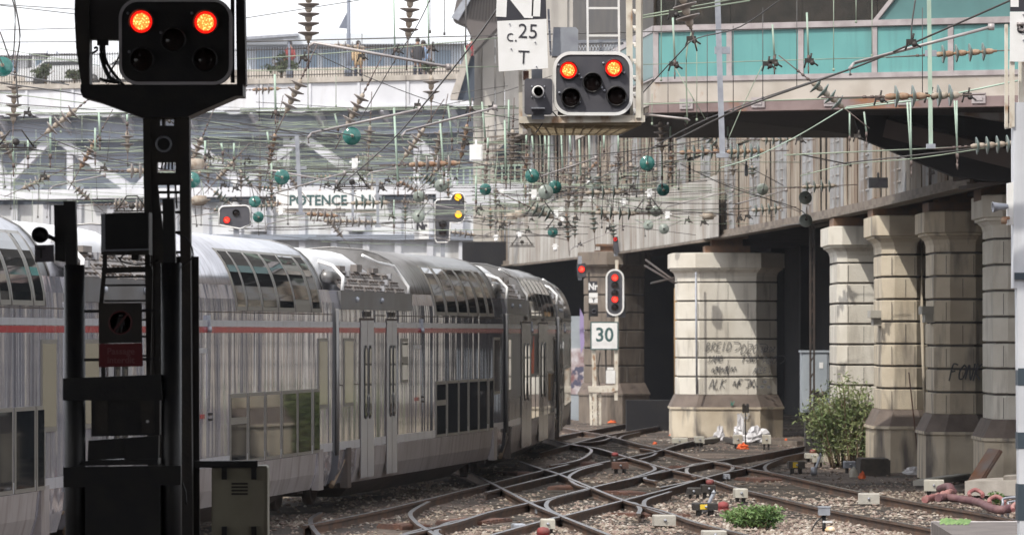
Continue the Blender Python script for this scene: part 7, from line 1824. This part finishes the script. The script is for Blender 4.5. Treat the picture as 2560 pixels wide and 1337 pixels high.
# hoses and slab at the right
hp = [G(2345, 1244, .02), G(2372, 1243, .02), G(2420, 1250, .0), G(2450, 1256, .0), G(2475, 1268, 0), G(2500, 1274, 0), G(2535, 1268, .02), G(2580, 1262, .04)]
q = MB(); hp = spline(hp, 6); q.tube(hp, [.068 + .006 * math.sin(i * 1.9) for i in range(len(hp))], 12); tag(q.build('thick_hose', HOSE), 'thick purple red hose snaking along the rail at the right', 'hose')
hp = spline([G(2312, 1248, .0), G(2345, 1240, .0), G(2370, 1232, .06), G(2385, 1228, .03)], 6)
q = MB(); q.tube(hp, [.06 + .015 * math.sin(i * 2.3) for i in range(len(hp))], 8); tag(q.build('pink_hose', PINK), 'thin pink hose end in front of the large cream box', 'hose')
hp = spline([G(2350, 1222, .05), G(2372, 1216, .12), G(2380, 1228, .06)], 6); q = MB(); q.tube(hp, .075, 10); tag(q.build('thick_hose', HOSE), 'stub of purple red hose looping up behind the cream box', 'hose')
for k, (x, y, r_, lab) in enumerate(((2440, 1246, 18, 'pink sheath scrap above the thick hose'), (2492, 1264, 20, 'pink sheath coil near the right end of the hose'), (2545, 1282, 14, 'pink sheath scrap at the right edge'))):
    g = G(x, y, .0); s = g.y / F
    hp = spline([g + Vector((r_ * s * math.cos(a), .15 * math.sin(a), .05 + .1 * max(0, math.sin(a)))) for a in (-.6, .4, 1.5, 2.6, 3.6)], 5)
    q = MB(); q.tube(hp, .036, 8); tag(q.build('pink_sheath', PINK), lab, 'hose')
a = G(2412, 1238, -.1); b = G(2560, 1222, -.1)
q = MB(); q.prism([a, a + Vector((.35, 1.4, 0)), b + Vector((2.5, 3.4, 0)), b + Vector((2.5, -1.2, 0)), Vector((b.x, a.y, -.1))], (0, 0, .26)).prism([a + Vector((.75, .6, .26)), a + Vector((.9, 1.5, .26)), b + Vector((2.4, 2.9, .26)), b + Vector((2.4, -.4, .26))], (0, 0, .07))
tag(q.build('concrete_slab', CONC), 'broken pale concrete slab behind the hoses at the right', 'slab')
q = MB(); q.tube(spline([P(2506, 1290, 79), P(2507, 1258, 79), P(2516, 1244, 79), P(2600, 1241, 78.5)], 6), .022, 8).tube(spline([P(2520, 1290, 79.2), P(2521, 1262, 79.2), P(2528, 1253, 79.2), P(2600, 1250, 78.7)], 6), .018, 8); tag(q.build('grey_conduit', GALV), 'bent grey conduit pair at the right edge above the hose', 'conduit')
# platform end
ZP = .28
q = MB()
e = G(2328, 1304, ZP); e2 = G(2560, 1337, ZP); e3 = G(2332, 1334, ZP)
top_ = [e, Vector((14, e.y + .6, ZP)), Vector((14, 50, ZP)), Vector((e.x - .35, 50, ZP)), Vector((e.x - .02, e.y - 1.0, ZP))]
q.prism([p_ - Vector((0, 0, .6)) for p_ in top_], (0, 0, .6)); o = q.build('platform', [mat('platform_asphalt', (.11, .095, .09), .9, var=(.15, .13, .12), vs=3, bump=.3, bs=30)])
structure(o, 'dark platform end at the lower right')
q = MB(); q.bar(Vector((e.x, e.y + .005, ZP - .09)), Vector((14, e.y + .605, ZP - .09)), .05, .2)
o = q.build('platform_edge', mat('chipped_white_edge', (.68, .66, .66), .7, var=(.5, .47, .46), vs=5, dirt=(.3, .2, .19), ds=8, dmap=(1, 1, .3), dlo=.58, dhi=.66)); structure(o, 'chipped white painted edge of the platform end')
# plants
def bush(name, label, px, py, w, h, depth, n, size, lm, stems, cat='bush'):
    g = G(px, py, -.15); s = g.y / F
    W_, H_ = w * s, h * s
    t = thing(name, label, cat, g)
    q = MB(); tips = []
    for k in range(stems):
        a = rnd.uniform(-1, 1); bse = Vector((a * W_ * .22, rnd.uniform(-.3, .3) * depth, 0))
        hh = H_ * rnd.uniform(.55, 1.0) * (1 - .25 * abs(a))
        tip = Vector((a * W_ * .46 + rnd.uniform(-.1, .1) * W_, rnd.uniform(-.5, .5) * depth, hh))
        pts = spline([bse, bse.lerp(tip, .5) + Vector((rnd.uniform(-.05, .05), 0, .08 * H_)), tip], 4)
        q.tube(pts, [.018 - .013 * i / len(pts) for i in range(len(pts))], 5); tips.append(pts)
    q.build('stem', STEM, t)
    q = MB()
    for k in range(n):
        pts = rnd.choice(tips); i = rnd.uniform(.12, 1) ** .85 * (len(pts) - 1.01)
        p_ = pts[int(i)].lerp(pts[int(i) + 1], i % 1) + Vector((rnd.gauss(0, .07) * W_, rnd.gauss(0, .1) * depth, rnd.gauss(0, .06) * H_))
        if p_.z < .02: p_.z = .03
        sz = size * rnd.uniform(.6, 1.4)
        a = Vector((rnd.uniform(-1, 1), rnd.uniform(-1, 1), rnd.uniform(-.4, 1))).normalized(); b = a.cross(Vector((rnd.uniform(-1, 1), rnd.uniform(-1, 1), rnd.uniform(-1, 1)))).normalized()
        c = a.cross(b) * sz * .12
        q.add([p_ - a * sz, p_ + b * sz * .28 + c, p_ + a * sz, p_ - b * sz * .28 + c], [(0, 1, 2), (0, 2, 3)])
    q.build('foliage', lm, t)
bush('green_bush', 'tall wispy green bush growing between two stone piers', 2126, 1168, 225, 228, 1.0, 7200, .055, LEAF, 58)
bush('leafy_weed', 'bright green leafy weed clump growing by the rail at the bottom', 1888, 1322, 150, 66, .55, 3200, .042, LEAFB, 40, 'weed')
bush('leafy_weed', 'small bright green weed on the concrete slab at the right', 2492, 1262, 34, 38, .3, 420, .035, LEAFB, 9, 'weed')
bush('dry_weed', 'sparse dry weeds on the concrete slab left of the small green one', 2440, 1240, 60, 44, .4, 160, .03, mat('dry_leaf', (.20, .19, .09), .7), 16, 'weed')
bush('leafy_weed', 'tiny green sprout beside the white jug', 2146, 1178, 16, 18, .15, 120, .03, LEAFB, 4, 'weed')
bush('dry_weed', 'bare dry twigs climbing the foot of the rightmost pier', 2535, 1205, 60, 90, .3, 60, .02, mat('dry_leaf', (.20, .19, .09), .7), 14, 'weed')
q = MB(); rnd2 = random.Random(3)
for _ in range(90):
    x = rnd2.uniform(2350, 2420); y = rnd2.uniform(1302, 1312); g = G(x, y, ZP); sz = rnd2.uniform(.03, .06)
    q.add([g, g + Vector((sz, 0, sz * .6)), g + Vector((sz * .6, .05, sz * .9)), g + Vector((-.01, .03, sz * .4))], [(0, 1, 2, 3)])
tag(q.build('moss', LEAFB), 'patch of low green growth on the platform end', 'moss', None, 'stuff')
settle_labels()

# ---------------------------------------------------------------- thin haze over the yard
q = MB(); q.box(-910, 910, -310, 3010, -1.3, 19.5)
m = bpy.data.materials.new('thin_air'); m.use_nodes = True
n, l = m.node_tree.nodes, m.node_tree.links
n.remove(n['Principled BSDF'])
v = n.new('ShaderNodeVolumePrincipled')
v.inputs['Color'].default_value = (.9, .93, 1, 1); v.inputs['Density'].default_value = .00018; v.inputs['Anisotropy'].default_value = .2
l.new(v.outputs[0], n['Material Output'].inputs['Volume'])
o = q.build('haze', m)
tag(o, 'thin pale haze hanging over the whole railway yard', 'haze', None, 'stuff')
